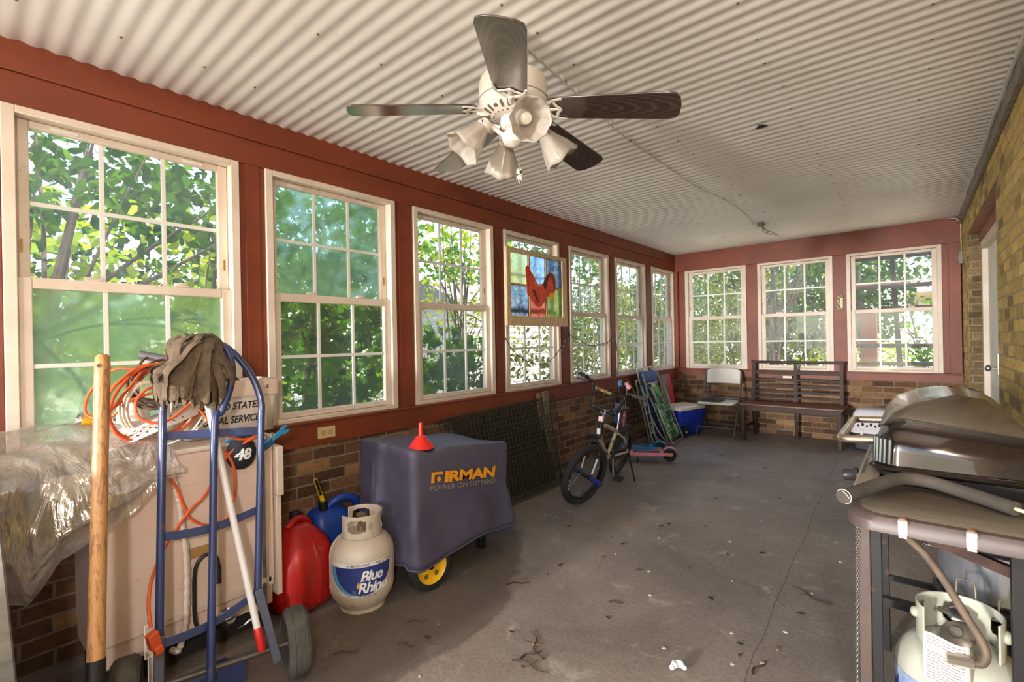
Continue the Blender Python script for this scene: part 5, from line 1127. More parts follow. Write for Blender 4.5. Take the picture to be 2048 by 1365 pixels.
# --- thermometer plaque on the far post, device by the house wall
T = thing('mounted_thermometer', 'mottled green thermometer plaque on the red post between the far windows', 'thermometer', (2.05, D-0.01, 1.69), world=True)
MB().prism([(2.051+x, 1.692+z) for x, z in rr(0.072, 0.185, 0.02, 4)], -(D+0.003), -(D-0.010), Matrix(((1,0,0,0),(0,0,-1,0),(0,1,0,0),(0,0,0,1)))).build('plaque', mat('plaque_green', S(104,98,62), 0.6, var=S(196,186,150), scale=45, detail=2, thr=(0.48,0.6)), T, bevel=0.002)
MB().prism([(2.068+x, 1.69+z) for x, z in rr(0.024, 0.125, 0.01, 4)], -(D-0.010), -(D-0.014), Matrix(((1,0,0,0),(0,0,-1,0),(0,1,0,0),(0,0,0,1)))).build('scale', mat('scale_cream', S(226,212,172), 0.5), T)
T = thing('switch_box', 'small grey electrical box with a cable on the far end of the house wall', 'switch box', (3.12, 7.0, 2.09), world=True)
MB().bb(XW-0.035,XW-0.001,6.96,7.03,2.03,2.16).build('box', mat('switch_grey', S(128,120,112), 0.5), T, bevel=0.004)
MB().bb(XW-0.040,XW-0.035,6.975,7.015,2.06,2.12).build('cover', steel, T, bevel=0.002)
MB().tube(spl([(XW-0.01,6.995,2.16),(XW-0.012,6.99,2.3),(XW-0.014,6.98,2.44),(XW-0.05,6.97,2.51),(XW-0.12,6.98,2.522)],6), 0.005, 6).build('cable', mat('cable_cream', S(206,194,160), 0.5), T)
# cable along the ceiling
T = thing('ceiling_cable', 'thin white cable stapled across the corrugated ceiling from the fan to loose wires', 'cable', (1.4, 4, 2.5), world=True)
cp_ = [(1.51,1.62),(1.478,1.946),(1.443,2.288),(1.405,2.782),(1.40,3.433),(1.401,4.068),(1.455,4.52),(1.462,5.217),(1.41,5.75)]
MB().tube([(p.x, p.y, cz(p.x)-0.0135+0.003*math.sin(i*2.1)) for i, p in enumerate(spl([(x, y, 0) for x, y in cp_], 8))], 0.0038, 6).build('wire', mat('cable_white', S(206,198,186), 0.5), T)
b = MB()
for k in range(1, 9): x, y = cp_[k]; b.box((x, y, cz(x)-0.0125), (0.016,0.006,0.012))
b.build('staple', steel, T)
T = thing('ceiling_junction_box', 'open dark junction box with loose wires on the ceiling near the far wall', 'junction box', (1.475, 5.8, 2.5), world=True)
MB().bb(1.45,1.51,5.74,5.80,cz(1.47)-0.045,cz(1.47)-0.010).build('box', mat('junction_grey', S(84,78,72), 0.6), T, bevel=0.004)
b = MB()
for k in range(4): b.tube(spl([(1.48,5.80,2.51),(1.46+0.02*k,5.95,2.49-0.01*k),(1.43+0.03*k,6.1,2.50-0.015*(k % 2)),(1.47+0.02*k,6.25+0.06*k,2.485)],5), 0.0028, 5)
b.build('loose_wire', mat('wire_grey', S(120,110,100), 0.6), T)
tag(MB().add([(2.07+0.028*math.cos(a)*(1+0.3*math.sin(3*a)), 3.134+0.03*math.sin(a), cz(2.07)-0.0115) for a in [2*PI*k/14 for k in range(14)]], [tuple(range(14))]).tube([(2.06,3.11,2.53),(2.045,3.09,2.515)],0.002,4).tube([(2.09,3.12,2.53),(2.10,3.09,2.512)],0.002,4).build('ceiling_rust_patch', mat('rust_hole', S(60,48,40), 0.9)), 'small dark rusted tear in the ceiling sheet right of the fan', 'rust hole', kind='thing')
# ------------------------------------------------------------------ ceiling fan
fanw = mat('fan_white', S(226,216,206), 0.4, var=S(206,194,182), scale=6)
fz = 2.242; FC = Vector((1.508,1.515,0)); DZ = -0.085
T = thing('ceiling_fan', 'five blade white ceiling fan with four tulip lamp shades and dark wood blades', 'ceiling fan', (FC.x, FC.y, cz(FC.x)), world=True)
MB().lathe([(0.001,cz(FC.x)-0.008),(0.055,cz(FC.x)-0.009),(0.058,2.50),(0.050,2.465),(0.045,2.45),(0.045,2.36)], (FC.x,FC.y,0), 40).build('canopy', fanw, T)
mo = MB().lathe([(r_, z_+DZ) for r_, z_ in [(0.055,2.455),(0.11,2.450),(0.132,2.438),(0.138,2.42),(0.140,2.352),(0.137,2.335),(0.128,2.315),(0.088,2.292),(0.058,2.286),(0.05,2.288)]], (FC.x,FC.y,0), 56, cap=False).build('motor_housing', fanw, T)
MB().torus((FC.x,FC.y,2.352+DZ), 0.140, 0.0025, (0,0,1), 56, 6).build('seam', mat('seam_grey', S(140,130,120), 0.6), mo)
vs = MB()
for k in range(24):
    a = 2*PI*k/24; p = Vector((FC.x+0.109*math.cos(a), FC.y+0.109*math.sin(a), 2.3025+DZ)); M3 = frame_from((0.55*math.cos(a), 0.55*math.sin(a), -1), (-math.sin(a), math.cos(a), 0))
    vs.prism(rr(0.010 if k % 6 else 0.016, 0.032 if k % 6 else 0.014, 0.0045, 3), -0.002, 0.0016, Matrix.Translation(p) @ M3.to_4x4() @ Matrix.Rotation(R(90) if abs(M3.col[0].dot(Vector((math.cos(a), math.sin(a), 0)))) > 0.6 else 0, 4, 'Z'))
    q = Vector((FC.x+0.080*math.cos(a+0.13), FC.y+0.080*math.sin(a+0.13), 2.2905+DZ)); vs.lathe([(0.001,0.0015),(0.004,0.0012),(0.005,-0.001)], q, 8, frame_from((0.2*math.cos(a),0.2*math.sin(a),-1)))
vs.build('vent_slot', mat('vent_shadow', S(92,84,74), 0.7), mo)
MB().lathe([(r_, z_-0.03) for r_, z_ in [(0.05,2.295),(0.062,2.28),(0.064,2.258),(0.05,2.25),(0.052,2.235),(0.055,2.205),(0.048,2.188),(0.030,2.182),(0.028,2.175),(0.046,2.168),(0.050,2.150),(0.040,2.128),(0.018,2.118),(0.001,2.116)]], (FC.x,FC.y,0), 36).build('switch_housing', fanw, T)
def blade_wood():
    m = bpy.data.materials.new('fan_blade_dark_oak'); m.use_nodes = True; nt = m.node_tree; L = nt.links.new; b = nt.nodes['Principled BSDF']
    tc = nd(nt, 'ShaderNodeTexCoord'); mp = nd(nt, 'ShaderNodeMapping'); mp.inputs['Scale'].default_value = (2.2,13,1); mp.inputs['Location'].default_value = (-0.3,0,0); L(tc.outputs['Object'], mp.inputs[0])
    w = nd(nt, 'ShaderNodeTexWave', wave_type='RINGS', rings_direction='SPHERICAL', Scale=1.1, Distortion=2.5, Detail=3.0); w.inputs['Detail Scale'].default_value = 0.9; L(mp.outputs[0], w.inputs['Vector'])
    r = ramp(nt, [(0.15, S(54,40,32)), (0.5, S(78,62,52)), (0.85, S(50,37,30))]); L(w.outputs['Fac'], r.inputs['Fac']); L(r.outputs['Color'], b.inputs['Base Color'])
    b.inputs['Roughness'].default_value = 0.28; b.inputs['Coat Weight'].default_value = 1.0; b.inputs['Coat Roughness'].default_value = 0.2; b.inputs['Coat IOR'].default_value = 1.9
    return m
bwood = blade_wood()
BL = [(21.4, -0.075), (91, -0.045), (163, -0.045), (231.5, -0.045), (306, -0.045)]
for ang, dz in BL:
    a = R(ang); root = Vector((FC.x, FC.y, fz)); Mz = Matrix.Rotation(a, 3, 'Z')
    droop = math.atan2(dz, 0.5); Mx = Mz @ Matrix.Rotation(-droop, 3, 'Y') @ Matrix.Rotation(R(-11), 3, 'X')
    # blade outline along local x
    pl = [(0.155,-0.045),(0.165,-0.057),(0.19,-0.064),(0.40,-0.071),(0.60,-0.077),(0.63,-0.070),(0.645,-0.045),(0.649,0.0),(0.645,0.045),(0.63,0.070),(0.60,0.077),(0.40,0.071),(0.19,0.064),(0.165,0.057),(0.155,0.045)]
    bo = MB().prism(pl, -0.003, 0.003).build('blade', bwood, T, bevel=0.0015)
    bo.matrix_parent_inverse = Matrix.Identity(4); bo.matrix_local = Matrix.Translation(root-Vector(T.location)) @ Mx.to_4x4()
    # blade iron: arm and pierced fan-shaped plate, under the blade
    ir = MB().tube(spl([(0.055,0,0.012),(0.085,0,0.002),(0.115,0,-0.012),(0.15,0,-0.006)],5), [0.011]*16, 10, flat=1.4)
    ir.tube(spl([(0.135,0,-0.008),(0.150,0.03,-0.0075),(0.175,0.052,-0.0075),(0.215,0.062,-0.0075)],5), [0.011,0.011,0.011,0.010,0.010,0.010,0.009,0.009,0.008,0.008,0.008,0.007,0.007,0.007,0.006,0.005], 8, flat=0.45)
    ir.tube(spl([(0.135,0,-0.008),(0.150,-0.03,-0.0075),(0.175,-0.052,-0.0075),(0.215,-0.062,-0.0075)],5), [0.011,0.011,0.011,0.010,0.010,0.010,0.009,0.009,0.008,0.008,0.008,0.007,0.007,0.007,0.006,0.005], 8, flat=0.45)
    ir.tube([(0.14,0,-0.008),(0.205,0,-0.007)], [0.010,0.006], 8, flat=0.5).tube(spl([(0.175,0.05,-0.0075),(0.186,0.02,-0.0075),(0.200,0,-0.0075),(0.186,-0.02,-0.0075),(0.175,-0.05,-0.0075)],4), 0.007, 8, flat=0.5)
    io = ir.build('blade_iron', fanw, T); io.matrix_parent_inverse = Matrix.Identity(4); io.matrix_local = Matrix.Translation(root-Vector(T.location)) @ Mx.to_4x4()
# frosted ribbed tulip shades
def shade_glass():
    m = bpy.data.materials.new('frosted_shade_glass'); m.use_nodes = True; b = m.node_tree.nodes['Principled BSDF']
    b.inputs['Base Color'].default_value = c4(S(222,212,200)); b.inputs['Roughness'].default_value = 0.22; b.inputs['Transmission Weight'].default_value = 0.6; b.inputs['IOR'].default_value = 1.35; b.inputs['Coat Weight'].default_value = 0.4
    return m
shg = shade_glass()
for ang, tilt, rr_ in ((325, 28, 0.105), (55, 50, 0.12), (145, 50, 0.12), (235, 48, 0.12)):
    a = R(ang); dirv = Vector((math.cos(a), math.sin(a), 0)); ax = (dirv*math.cos(R(tilt))-Vector((0,0,math.sin(R(tilt))))).normalized()
    p0 = Vector((FC.x, FC.y, 2.125))+dirv*0.035; p1 = Vector((FC.x, FC.y, 2.162))+dirv*rr_; M3 = frame_from(ax)
    MB().tube(spl([p0, p0+dirv*0.03+Vector((0,0,0.018)), p1-ax*0.012],6), 0.009, 10).build('lamp_arm', fanw, T)
    MB().lathe([(0.010,-0.022),(0.024,-0.016),(0.030,0.0),(0.031,0.016),(0.028,0.018)], p1, 24, M3).build('lamp_holder', fanw, T)
    v = MB(); prof = [(0.0275,0.004),(0.030,0.022),(0.040,0.048),(0.054,0.076),(0.064,0.102),(0.070,0.122),(0.077,0.140)]
    rings = []
    for i, (r, z) in enumerate(prof):
        k = i/(len(prof)-1); rings.append([tuple(p1+M3 @ Vector((r*(1+0.035*k*math.cos(10*t))*math.cos(t), r*(1+0.035*k*math.cos(10*t))*math.sin(t), z+(0.006*math.cos(5*t)*k**3)))) for t in [2*PI*j/60 for j in range(60)]])
    so = v.loft(rings, cap=False).build('lamp_shade', shg, T, solid=0.003, angle=70)
    MB().lathe([(0.001,0.0),(0.012,0.0),(0.013,0.03),(0.024,0.05),(0.026,0.066),(0.020,0.08),(0.001,0.086)], p1, 20, M3).build('bulb', mat('bulb_frosted', S(226,218,206), 0.3), so)
    sc_ = MB()
    for k in range(3): t = 2*PI*k/3+0.4; q = p1+M3 @ Vector((0.031*math.cos(t), 0.031*math.sin(t), 0.010)); sc_.cyl(q, q+M3 @ Vector((0.010*math.cos(t), 0.010*math.sin(t), 0)), 0.0025, 6)
    sc_.build('thumb_screw', mat('dark_screw', S(84,72,62), 0.5, 0.5), so)
pcx = FC+Vector((0.035,-0.012,0)); ch = MB().tube([(pcx.x,pcx.y,2.06),(pcx.x,pcx.y,1.985)], 0.0014, 5); ch.build('pull_chain', mat('chain_grey', S(120,112,100), 0.4, 0.7), T)
MB().lathe([(0.001,0.0),(0.010,0.002),(0.0125,0.010),(0.0125,0.050),(0.009,0.058),(0.001,0.060)], (pcx.x,pcx.y,1.927), 20).build('pull_fob', mat('fob_floral', S(232,226,216), 0.3, var=S(60,46,40), scale=60, detail=1, thr=(0.54,0.58)), T)
# ------------------------------------------------------------------ gas grill along the house wall
gb = mat('grill_enamel_black', S(38,34,32), 0.16, var=S(52,46,42), scale=3, coat=0.4)
gl_top = mat('grill_lid_worn', S(128,118,104), 0.22, 0.7, var=S(92,84,74), scale=3, stretch=(1,0.3,1), coat=0.2)
gl_end = mat('grill_lid_end', S(52,44,40), 0.12, 0.75, var=S(62,52,46), scale=2, coat=0.5)
cart = mat('cart_brown', S(78,64,58), 0.45, var=S(92,76,66), scale=6)
cartd = mat('cart_dark', S(26,21,20), 0.55, spots=(S(96,58,38), 10.0, 0.64))
wsh = mat('shelf_weathered', S(118,107,92), 0.6, var=S(90,80,68), scale=5, stretch=(0.35,2.5,1), spots=(S(70,58,44), 10.0, 0.70), bump=0.15, bscale=30)
T = thing('gas_grill', 'black gas grill with domed lid and side shelf along the house wall', 'grill', (2.88, 2.1, 0), world=True)
ya, yb, xa, xb = 1.85, 2.52, 2.64, 3.05; cx, cy = (xa+xb)/2, (ya+yb)/2
def arch(x):  # lid height along depth
    return float(np.interp(x, (2.60,2.64,2.69,2.76,2.84,2.90,2.95,3.00,3.05,3.10), (0.99,1.02,1.064,1.092,1.104,1.098,1.066,1.01,0.95,0.90)))
def lring(ins, r, z=None, f=None):
    o = []
    for x, y in rr(xb-xa-2*ins, yb-ya-2*ins, r, 8):
        X = x+cx; o.append((X, y+cy, z if f is None else 0.902+f*(arch(X)-0.902)))
    return o
lid = MB().loft([lring(-0.012, 0.07, 0.884), lring(-0.016, 0.072, 0.890), lring(-0.010, 0.068, 0.896), lring(0.0, 0.062, 0.902), lring(0.004, 0.060, f=0.25), lring(0.009, 0.058, f=0.61), lring(0.012, 0.057, f=0.63)], cap=False)
lid.build('lid', gl_end, T, angle=50)
MB().loft([lring(0.012, 0.057, f=0.63), lring(0.030, 0.050, f=0.655), lring(0.034, 0.050, f=0.73), lring(0.026, 0.052, f=0.765)], cap=False).build('lid_band', mat('grill_band_shade', S(50,40,36), 0.3, 0.3), T, angle=50)  # shadow under the lid's overhang put into the band's dark colour
up = MB().loft([lring(0.026, 0.052, f=0.765), lring(0.016, 0.055, f=0.83), lring(0.014, 0.056, f=0.85), lring(0.018, 0.056, f=0.88), lring(0.040, 0.055, f=0.95), lring(0.080, 0.050, f=0.995), lring(0.13, 0.04, f=1.015), lring(0.18, 0.02, f=1.02)], cap=True)
up.build('lid_top', gl_top, T, angle=50)
rb = MB()
for k in range(5):
    a = R(200+12.5*k); px_, py_ = xa+0.060+0.062*math.cos(a), ya+0.060+0.062*math.sin(a); rb.tube([(px_,py_,0.905),(px_+0.003,py_+0.003,0.978)], 0.006, 8)
rb.build('lid_rib', mat('lid_rib_grey', S(84,86,84), 0.25, 0.6), T)
MB().lathe([(0.001,0.003),(0.007,0.003),(0.009,0)], (3.045,1.8525,0.945), 12, frame_from((0,-1,0))).build('lid_plug', mat('plug_tan', S(150,128,104), 0.4, 0.4), T)
ss = mat('handle_stainless', S(206,190,168), 0.22, 0.95)
MB().tube(spl([(2.650,1.965,0.955),(2.575,1.963,0.950),(2.553,1.972,0.949),(2.545,1.995,0.949),(2.545,2.20,0.949),(2.545,2.41,0.949),(2.553,2.432,0.949),(2.575,2.44,0.950),(2.650,2.438,0.955)],5), 0.013, 14).build('lid_handle', ss, T)
for y in (1.965, 2.438): MB().lathe([(0.018,0.0),(0.02,0.006),(0.013,0.01)], (2.648,y,0.955), 14, frame_from((-1,0,0))).build('handle_boss', ss, T)
MB().loft([[(x+cx, y+cy, z) for x, y in rr(xb-xa-2*i, yb-ya-2*i, 0.05, 5)] for i, z in ((0.005,0.878),(0.008,0.80),(0.06,0.70),(0.08,0.68))]).build('firebox', mat('firebox_black', S(24,20,20), 0.5, spots=(S(84,54,40), 8.0, 0.68)), T)
# front console with vent slots and knobs
gbeige = mat('console_grey_beige', S(148,138,120), 0.4, 0.4)
co = MB().add([(2.655,1.72,0.872),(2.600,1.72,0.862),(2.585,1.72,0.775),(2.655,1.72,0.775),(2.655,2.52,0.872),(2.600,2.52,0.862),(2.585,2.52,0.775),(2.655,2.52,0.775)], [(0,1,2,3),(7,6,5,4),(0,4,5,1),(1,5,6,2),(2,6,7,3),(3,7,4,0)]).build('control_panel', gbeige, T, bevel=0.006)
sl = MB()
for k in range(22): sl.box((2.612,1.87+0.029*k,0.8650), (0.008,0.014,0.0012), (0,R(-10),0))
sl.build('vent_slot', blk, co)
for y in (2.03,): MB().lathe([(0.024,-0.002),(0.026,0.006),(0.021,0.012),(0.019,0.040),(0.016,0.043),(0.001,0.043)], (2.588,y,0.818), 22, frame_from((-1,0,-0.17))).build('knob', mat('knob_black', S(44,42,42), 0.35), co)
# side shelf
sring = lambda i, z: [(x+2.865, y+1.665, z) for x, y in rr(0.53-2*i, 0.36-2*i, 0.06, 6)]
sh = MB().loft([sring(0.012,0.806), sring(0.0,0.812), sring(0.0,0.836), sring(0.010,0.848), sring(0.030,0.8505)]).build('side_shelf', mat('shelf_rim_brown', S(92,77,74), 0.45, var=S(76,64,60), scale=6), T, angle=40)
MB().loft([sring(0.026,0.8495), sring(0.028,0.8512)]).build('shelf_top', wsh, sh)
for x in (2.715, 2.835, 2.965):
    MB().bb(x-0.009,x+0.009,1.468,1.484,0.846,0.853).bb(x-0.009,x+0.009,1.4815,1.4835,0.815,0.853).bb(x-0.008,x+0.008,1.470,1.4835,0.812,0.815).build('tool_hook', mat('hook_white', S(236,222,206), 0.35), sh, bevel=0.001)
    MB().lathe([(0.001,0.001),(0.006,0.001),(0.007,0)], (x,1.489,0.8535), 12).build('rust_spot', mat('rust', S(176,120,66), 0.8), sh)
# cart
for x, y in ((2.637,1.80),(2.637,2.50),(2.95,1.88),(2.99,2.50)):
    if y < 1.82:
        MB().bb(x-0.034,x-0.006,y-0.004,y+0.0,0.0,0.80).bb(x-0.034,x-0.030,y,y+0.05,0,0.80).build('leg_panel', cart, T, bevel=0.001)
        MB().bb(x-0.005,x+0.022,y+0.004,y+0.032,0.0,0.80).build('leg', cartd, T, bevel=0.002)
    else: MB().bb(x-0.014,x+0.014,y-0.014,y+0.014,0,0.70).build('leg', cartd, T, bevel=0.002)
b = MB().tube([(2.60,2.17,0.345),(2.96,2.17,0.345)], 0.020, 4).tube([(2.64,2.50,0.30),(2.99,2.50,0.30)], 0.014, 4).tube([(2.95,1.88,0.30),(2.99,2.50,0.30)], 0.014, 4)
b.build('brace', cartd, T); MB().tube([(2.68,1.90,0.715),(2.95,1.92,0.625)], 0.020, 4).build('burner_rail', mat('rusty_brown', S(84,54,42), 0.65, var=S(58,36,28), scale=14), T)
b = MB(); k = 0
for i in range(84):
    z = 0.735-0.0085*i; p = Vector((2.603-0.00015*i, 1.783+0.0003*i, z)); b.torus(p, 0.0045, 0.0010, (1,0,0) if i % 2 else (0,1,0), 8, 4)
b.build('chain', chrome, T); MB().torus((2.603,1.783,0.745), 0.010, 0.0018, (0.6,1,0), 14, 5).cyl((2.605,1.785,0.757),(2.612,1.785,0.770),0.003,6).build('chain_ring', chrome, T)
# gas hose
hose = spl([(2.70,1.84,0.735),(2.718,1.845,0.695),(2.758,1.85,0.651),(2.801,1.85,0.584),(2.841,1.85,0.505),(2.872,1.845,0.448),(2.882,1.835,0.415),(2.872,1.825,0.392),(2.850,1.82,0.388)], 8)
MB().tube(hose, 0.0105, 12).build('gas_hose', mat('hose_grey_brown', S(98,82,68), 0.6, var=S(120,102,84), scale=20), T)
hd2 = (hose[1]-hose[0]).normalized(); MB().cyl(hose[0]-hd2*0.05, hose[0]+hd2*0.012, 0.0125, 10).lathe([(0.014,0.0),(0.016,0.004),(0.016,0.02),(0.013,0.024)], hose[0]-hd2*0.03, 8, frame_from(hd2)).build('hose_fitting', mat('old_brass_fitting', S(132,110,72), 0.4, 0.7), T)
hd3 = (hose[-1]-hose[-4]).normalized(); MB().cyl(hose[-1]-hd3*0.005, hose[-1]+hd3*0.052, 0.0145, 8).build('hose_end', mat('hose_nut', S(186,176,162), 0.3, 0.8), T)
# grey foam tube with a thin white rod, lying over the shelf
T = thing('foam_tube', 'bent grey foam tube with a thin rod at its end lying across the grill shelf', 'foam tube', (2.76, 1.72, 0.87), world=True)
fo = mat('foam_grey', S(64,58,52), 0.85, var=S(78,70,62), scale=8, bump=0.2, bscale=40)
ft = spl([(2.592,1.530,0.872),(2.642,1.640,0.878),(2.690,1.735,0.885),(2.730,1.778,0.886),(2.782,1.785,0.880),(2.85,1.745,0.873),(2.925,1.668,0.871)], 8)
MB().tube(ft, [0.0175-0.000*i for i in range(len(ft))], 16).build('tube', fo, T)
e0, e1 = ft[0], ft[2]; MB().torus(e0+(e1-e0)*0.25, 0.0182, 0.0013, e1-e0, 20, 5).torus(e0+(e1-e0)*0.45, 0.0184, 0.0011, (e1-e0)+Vector((0.02,0,0.02)), 20, 5).build('string', mat('white_string', S(206,196,180), 0.8), T)
MB().cyl(ft[-1], ft[-1]+(ft[-1]-ft[-3]).normalized()*0.18, 0.0045, 8).build('rod', mat('cream_rod', S(222,208,176), 0.4), T)

# --- propane tank of the grill, on the floor inside the cart
tk = mat('tank_cream', S(202,200,184), 0.33, var=S(186,182,160), scale=4, coat=0.2, spots=(S(110,92,64), 16.0, 0.745))
T = thing('propane_tank', 'cream white propane tank under the grill shelf with a paper tag and hose', 'propane tank', (2.835, 1.985, 0.0))
MB().lathe(tank_profile(), (0,0,0), 56, cap=False).build('body', tk, T)
MB().lathe([(0.104,0.0),(0.108,0.0),(0.110,0.03),(0.108,0.04),(0.104,0.03),(0.104,0.0)], (0,0,0), 48, cap=False).build('foot_ring', tk, T)
cl_ = collar(MB(), 0.350, 0.462, 0.099, -35, 215, [(160,17,0.060,0.027,5),(92,20,0.052,0.034,2.2),(22,20,0.060,0.027,5)]).build('collar', tk, T, solid=0.005)
MB().ball((0.099*math.cos(R(190))*1.06,0.099*math.sin(R(190))*1.06,0.425),(0.012,0.02,0.015)).ball((0.099*math.cos(R(-12))*1.05,0.099*math.sin(R(-12))*1.05,0.42),(0.014,0.022,0.018)).build('collar_lug', tk, T)
MB().tube(spl([(0.0,0.104,0.43),(0.0,0.106,0.50),(0.008,0.106,0.512),(0.035,0.106,0.512),(0.043,0.104,0.50),(0.046,0.10,0.43),(0.052,0.098,0.42),(0.085,0.075,0.42),(0.092,0.07,0.43),(0.094,0.07,0.48),(0.10,0.065,0.488)],5), 0.0028, 8).build('wire_hook', mat('hook_wire', S(206,200,184), 0.25, 0.9), T)
vb = mat('valve_brass', S(176,142,84), 0.35, 0.8)
MB().cyl((0,0.02,0.36),(0,0.02,0.405),0.018,14).cyl((0,0.02,0.405),(0,0.02,0.425),0.012,12).build('valve', vb, T)
MB().lathe([(0.001,0.012),(0.018,0.012),(0.03,0.006),(0.034,-0.002),(0.032,-0.006),(0.001,-0.006)], (0,0.02,0.432), 6, Euler((R(14),R(8),0)).to_matrix()).cyl((-0.03,0.02,0.432),(-0.045,0.015,0.44),0.008,10).build('valve_knob', mat('zinc_knob', S(150,146,138), 0.3, 0.85), T)
reg = MB(); rp = Vector((-0.005,-0.045,0.398)); Rm = frame_from((-0.25,-0.62,0.75))
reg.lathe([(0.001,-0.012),(0.024,-0.010),(0.037,-0.003),(0.041,0.0),(0.041,0.004),(0.037,0.007),(0.024,0.012),(0.017,0.014),(0.015,0.023),(0.001,0.025)], rp, 32, Rm).cyl(rp, (0,0.0,0.385), 0.014, 12)
reg.build('regulator', mat('regulator_grey', S(150,142,126), 0.4, 0.5), T)
a0 = R(-94); wr = lambda r, a, z: (lambda x, y: (r*math.cos(a+x/r), r*math.sin(a+x/r), z+y))
# blue printed sleeve
pb = MB(); r = 0.1568; n = 80
for i in range(n+1):
    t = i/n; a = R(-215+250*t); pb.v += [(r*math.cos(a), r*math.sin(a), 0.115), (r*math.cos(a), r*math.sin(a), 0.262-0.006*math.sin(9*t))]
pb.f += [(2*i, 2*i+2, 2*i+3, 2*i+1) for i in range(n)]
pb.build('label', mat('sleeve_blue_white', S(44,92,168), 0.4, var=S(206,222,238), scale=7, stretch=(1,1,0.6)), T)
pz = MB()
for q in range(2):
    w_ = wr(0.1575, R(-168), 0.15); pz.add([w_(x*0.05-0.02+q*0.075, y*0.06+0.02) for x, y in ((0,0),(0.4,0.35),(0.1,0.9),(0.6,0.62),(1.0,1.1),(0.95,0.5),(1.4,0.3),(0.9,0.15),(0.75,-0.3),(0.5,0.1))], [tuple(range(10))])
pz.build('label_star', mat('label_navy', S(24,56,150), 0.4), T)
MB().text('P', 0.10, wr(0.158, R(-150), 0.125), 0.004, 0.2).build('label_letter', mat('label_red', S(206,34,44), 0.4), T)
# paper tag hanging on the hose end
tg = MB().grid(lambda u, v: (-0.085+0.10*u, -0.150-0.012*math.sin(PI*u)+0.010*v*v-0.012*(1-v), 0.300+0.130*v+0.004*math.sin(6*u)-0.012*u), 10, 12).build('paper_tag', mat('tag_paper', S(232,222,210), 0.7, spots=(S(150,110,84), 14.0, 0.73)), T, solid=0.0008)
tl_ = MB(); rnd = random.Random(2)
for k in range(15):
    v = 0.93-0.06*k
    def q(u, v): return (-0.085+0.10*u, -0.150-0.012*math.sin(PI*u)+0.010*v*v-0.012*(1-v)-0.0012, 0.300+0.130*v+0.004*math.sin(6*u)-0.012*u)
    if v < 0.05 or k in (3, 4): continue
    u1 = rnd.uniform(0.75, 0.95); m_ = 8
    for i in range(m_):
        ua, ub = 0.08+(u1-0.08)*i/m_, 0.08+(u1-0.08)*(i+0.8)/m_
        tl_.add([q(ua, v-0.009), q(ub, v-0.009), q(ub, v+0.009), q(ua, v+0.009)], [(0,1,2,3)])
tl_.build('print_line', mat('tag_ink', S(130,112,100), 0.7), tg)

# --- pot on a burner stand, beyond the tank
T = thing('burner_stand', 'black outdoor burner stand on the floor under the far half of the grill', 'burner', (2.94, 2.36, 0), world=True)
b = MB().torus((2.94,2.34,0.385), 0.15, 0.009, (0,0,1), 32, 8).torus((2.94,2.34,0.24), 0.13, 0.008, (0,0,1), 32, 8)
b.build('ring', blk, T)
for k in range(3):
    a = 2*PI*k/3+0.5; MB().tube([(2.94+0.15*math.cos(a),2.34+0.15*math.sin(a),0.39),(2.94+0.19*math.cos(a),2.34+0.14*math.sin(a),0.0)], 0.010, 6).build('leg', blk, T)
MB().lathe([(0.001,0.28),(0.06,0.28),(0.07,0.31),(0.05,0.33),(0.001,0.33)], (2.94,2.34,0), 24).build('burner', dark, T)
T = thing('pot', 'shiny aluminium stock pot sitting on the black burner stand', 'pot', (2.95, 2.34, 0.395), world=True)
potm = mat('pot_aluminium', S(206,212,224), 0.22, 0.85, var=S(186,192,206), scale=4)
MB().lathe([(0.001,0.0),(0.125,0.0),(0.138,0.012),(0.142,0.16),(0.147,0.162),(0.147,0.168),(0.138,0.168),(0.134,0.02),(0.001,0.012)], (2.94,2.34,0.395), 48).build('body', potm, T)
for s in (-1, 1): MB().tube(spl([(2.94+s*0.14,2.30,0.53),(2.94+s*0.185,2.305,0.535),(2.94+s*0.19,2.34,0.535),(2.94+s*0.185,2.375,0.535),(2.94+s*0.14,2.38,0.53)],4), 0.006, 8).build('handle', chrome, T)
T = thing('steel_bowl', 'small shiny bowl on the floor by the far cart leg', 'bowl', (3.02, 2.13, 0), world=True)
MB().lathe([(0.03,0.0),(0.05,0.004),(0.075,0.05),(0.08,0.075),(0.077,0.075),(0.07,0.05),(0.045,0.01),(0.001,0.008)], (3.035,2.17,0.0), 32).build('body', potm, T)

# ------------------------------------------------------------------ bits on the floor
rnd = random.Random(21)
lfm = [mat('dry_leaf_brown', S(110,82,58), 0.8), mat('dry_leaf_dark', S(66,50,38), 0.8), mat('dry_leaf_tan', S(160,130,96), 0.8)]
twm = mat('twig_brown', S(66,52,40), 0.85); whm = mat('paint_fleck', S(206,196,182), 0.8); cot = mat('white_fluff', S(232,236,240), 0.95)
near = lambda x, y: 'the generator' if y < 2.3 and x < 1.5 else ('the bicycle' if x < 1.3 else ('the grill' if x > 1.9 else 'mid floor'))
def leaf_bit(x, y, s, m):
    a = rnd.uniform(0, 6.28); pts = []
    for u, w in ((-1,0),(-0.55,0.30),(0.1,0.42),(0.65,0.22),(1,0),(0.6,-0.26),(0,-0.38),(-0.6,-0.22)):
        pts.append((x+s*(u*math.cos(a)-w*math.sin(a)), y+s*(u*math.sin(a)+w*math.cos(a)), 0.003+s*0.32*(abs(w)*1.2+0.4*u*u*rnd.uniform(0.3,1))))
    c = (x, y, 0.002)
    return MB().add(pts+[c], [(i, (i+1) % 8, 8) for i in range(8)]).build('dry_leaf', m, solid=0.001)
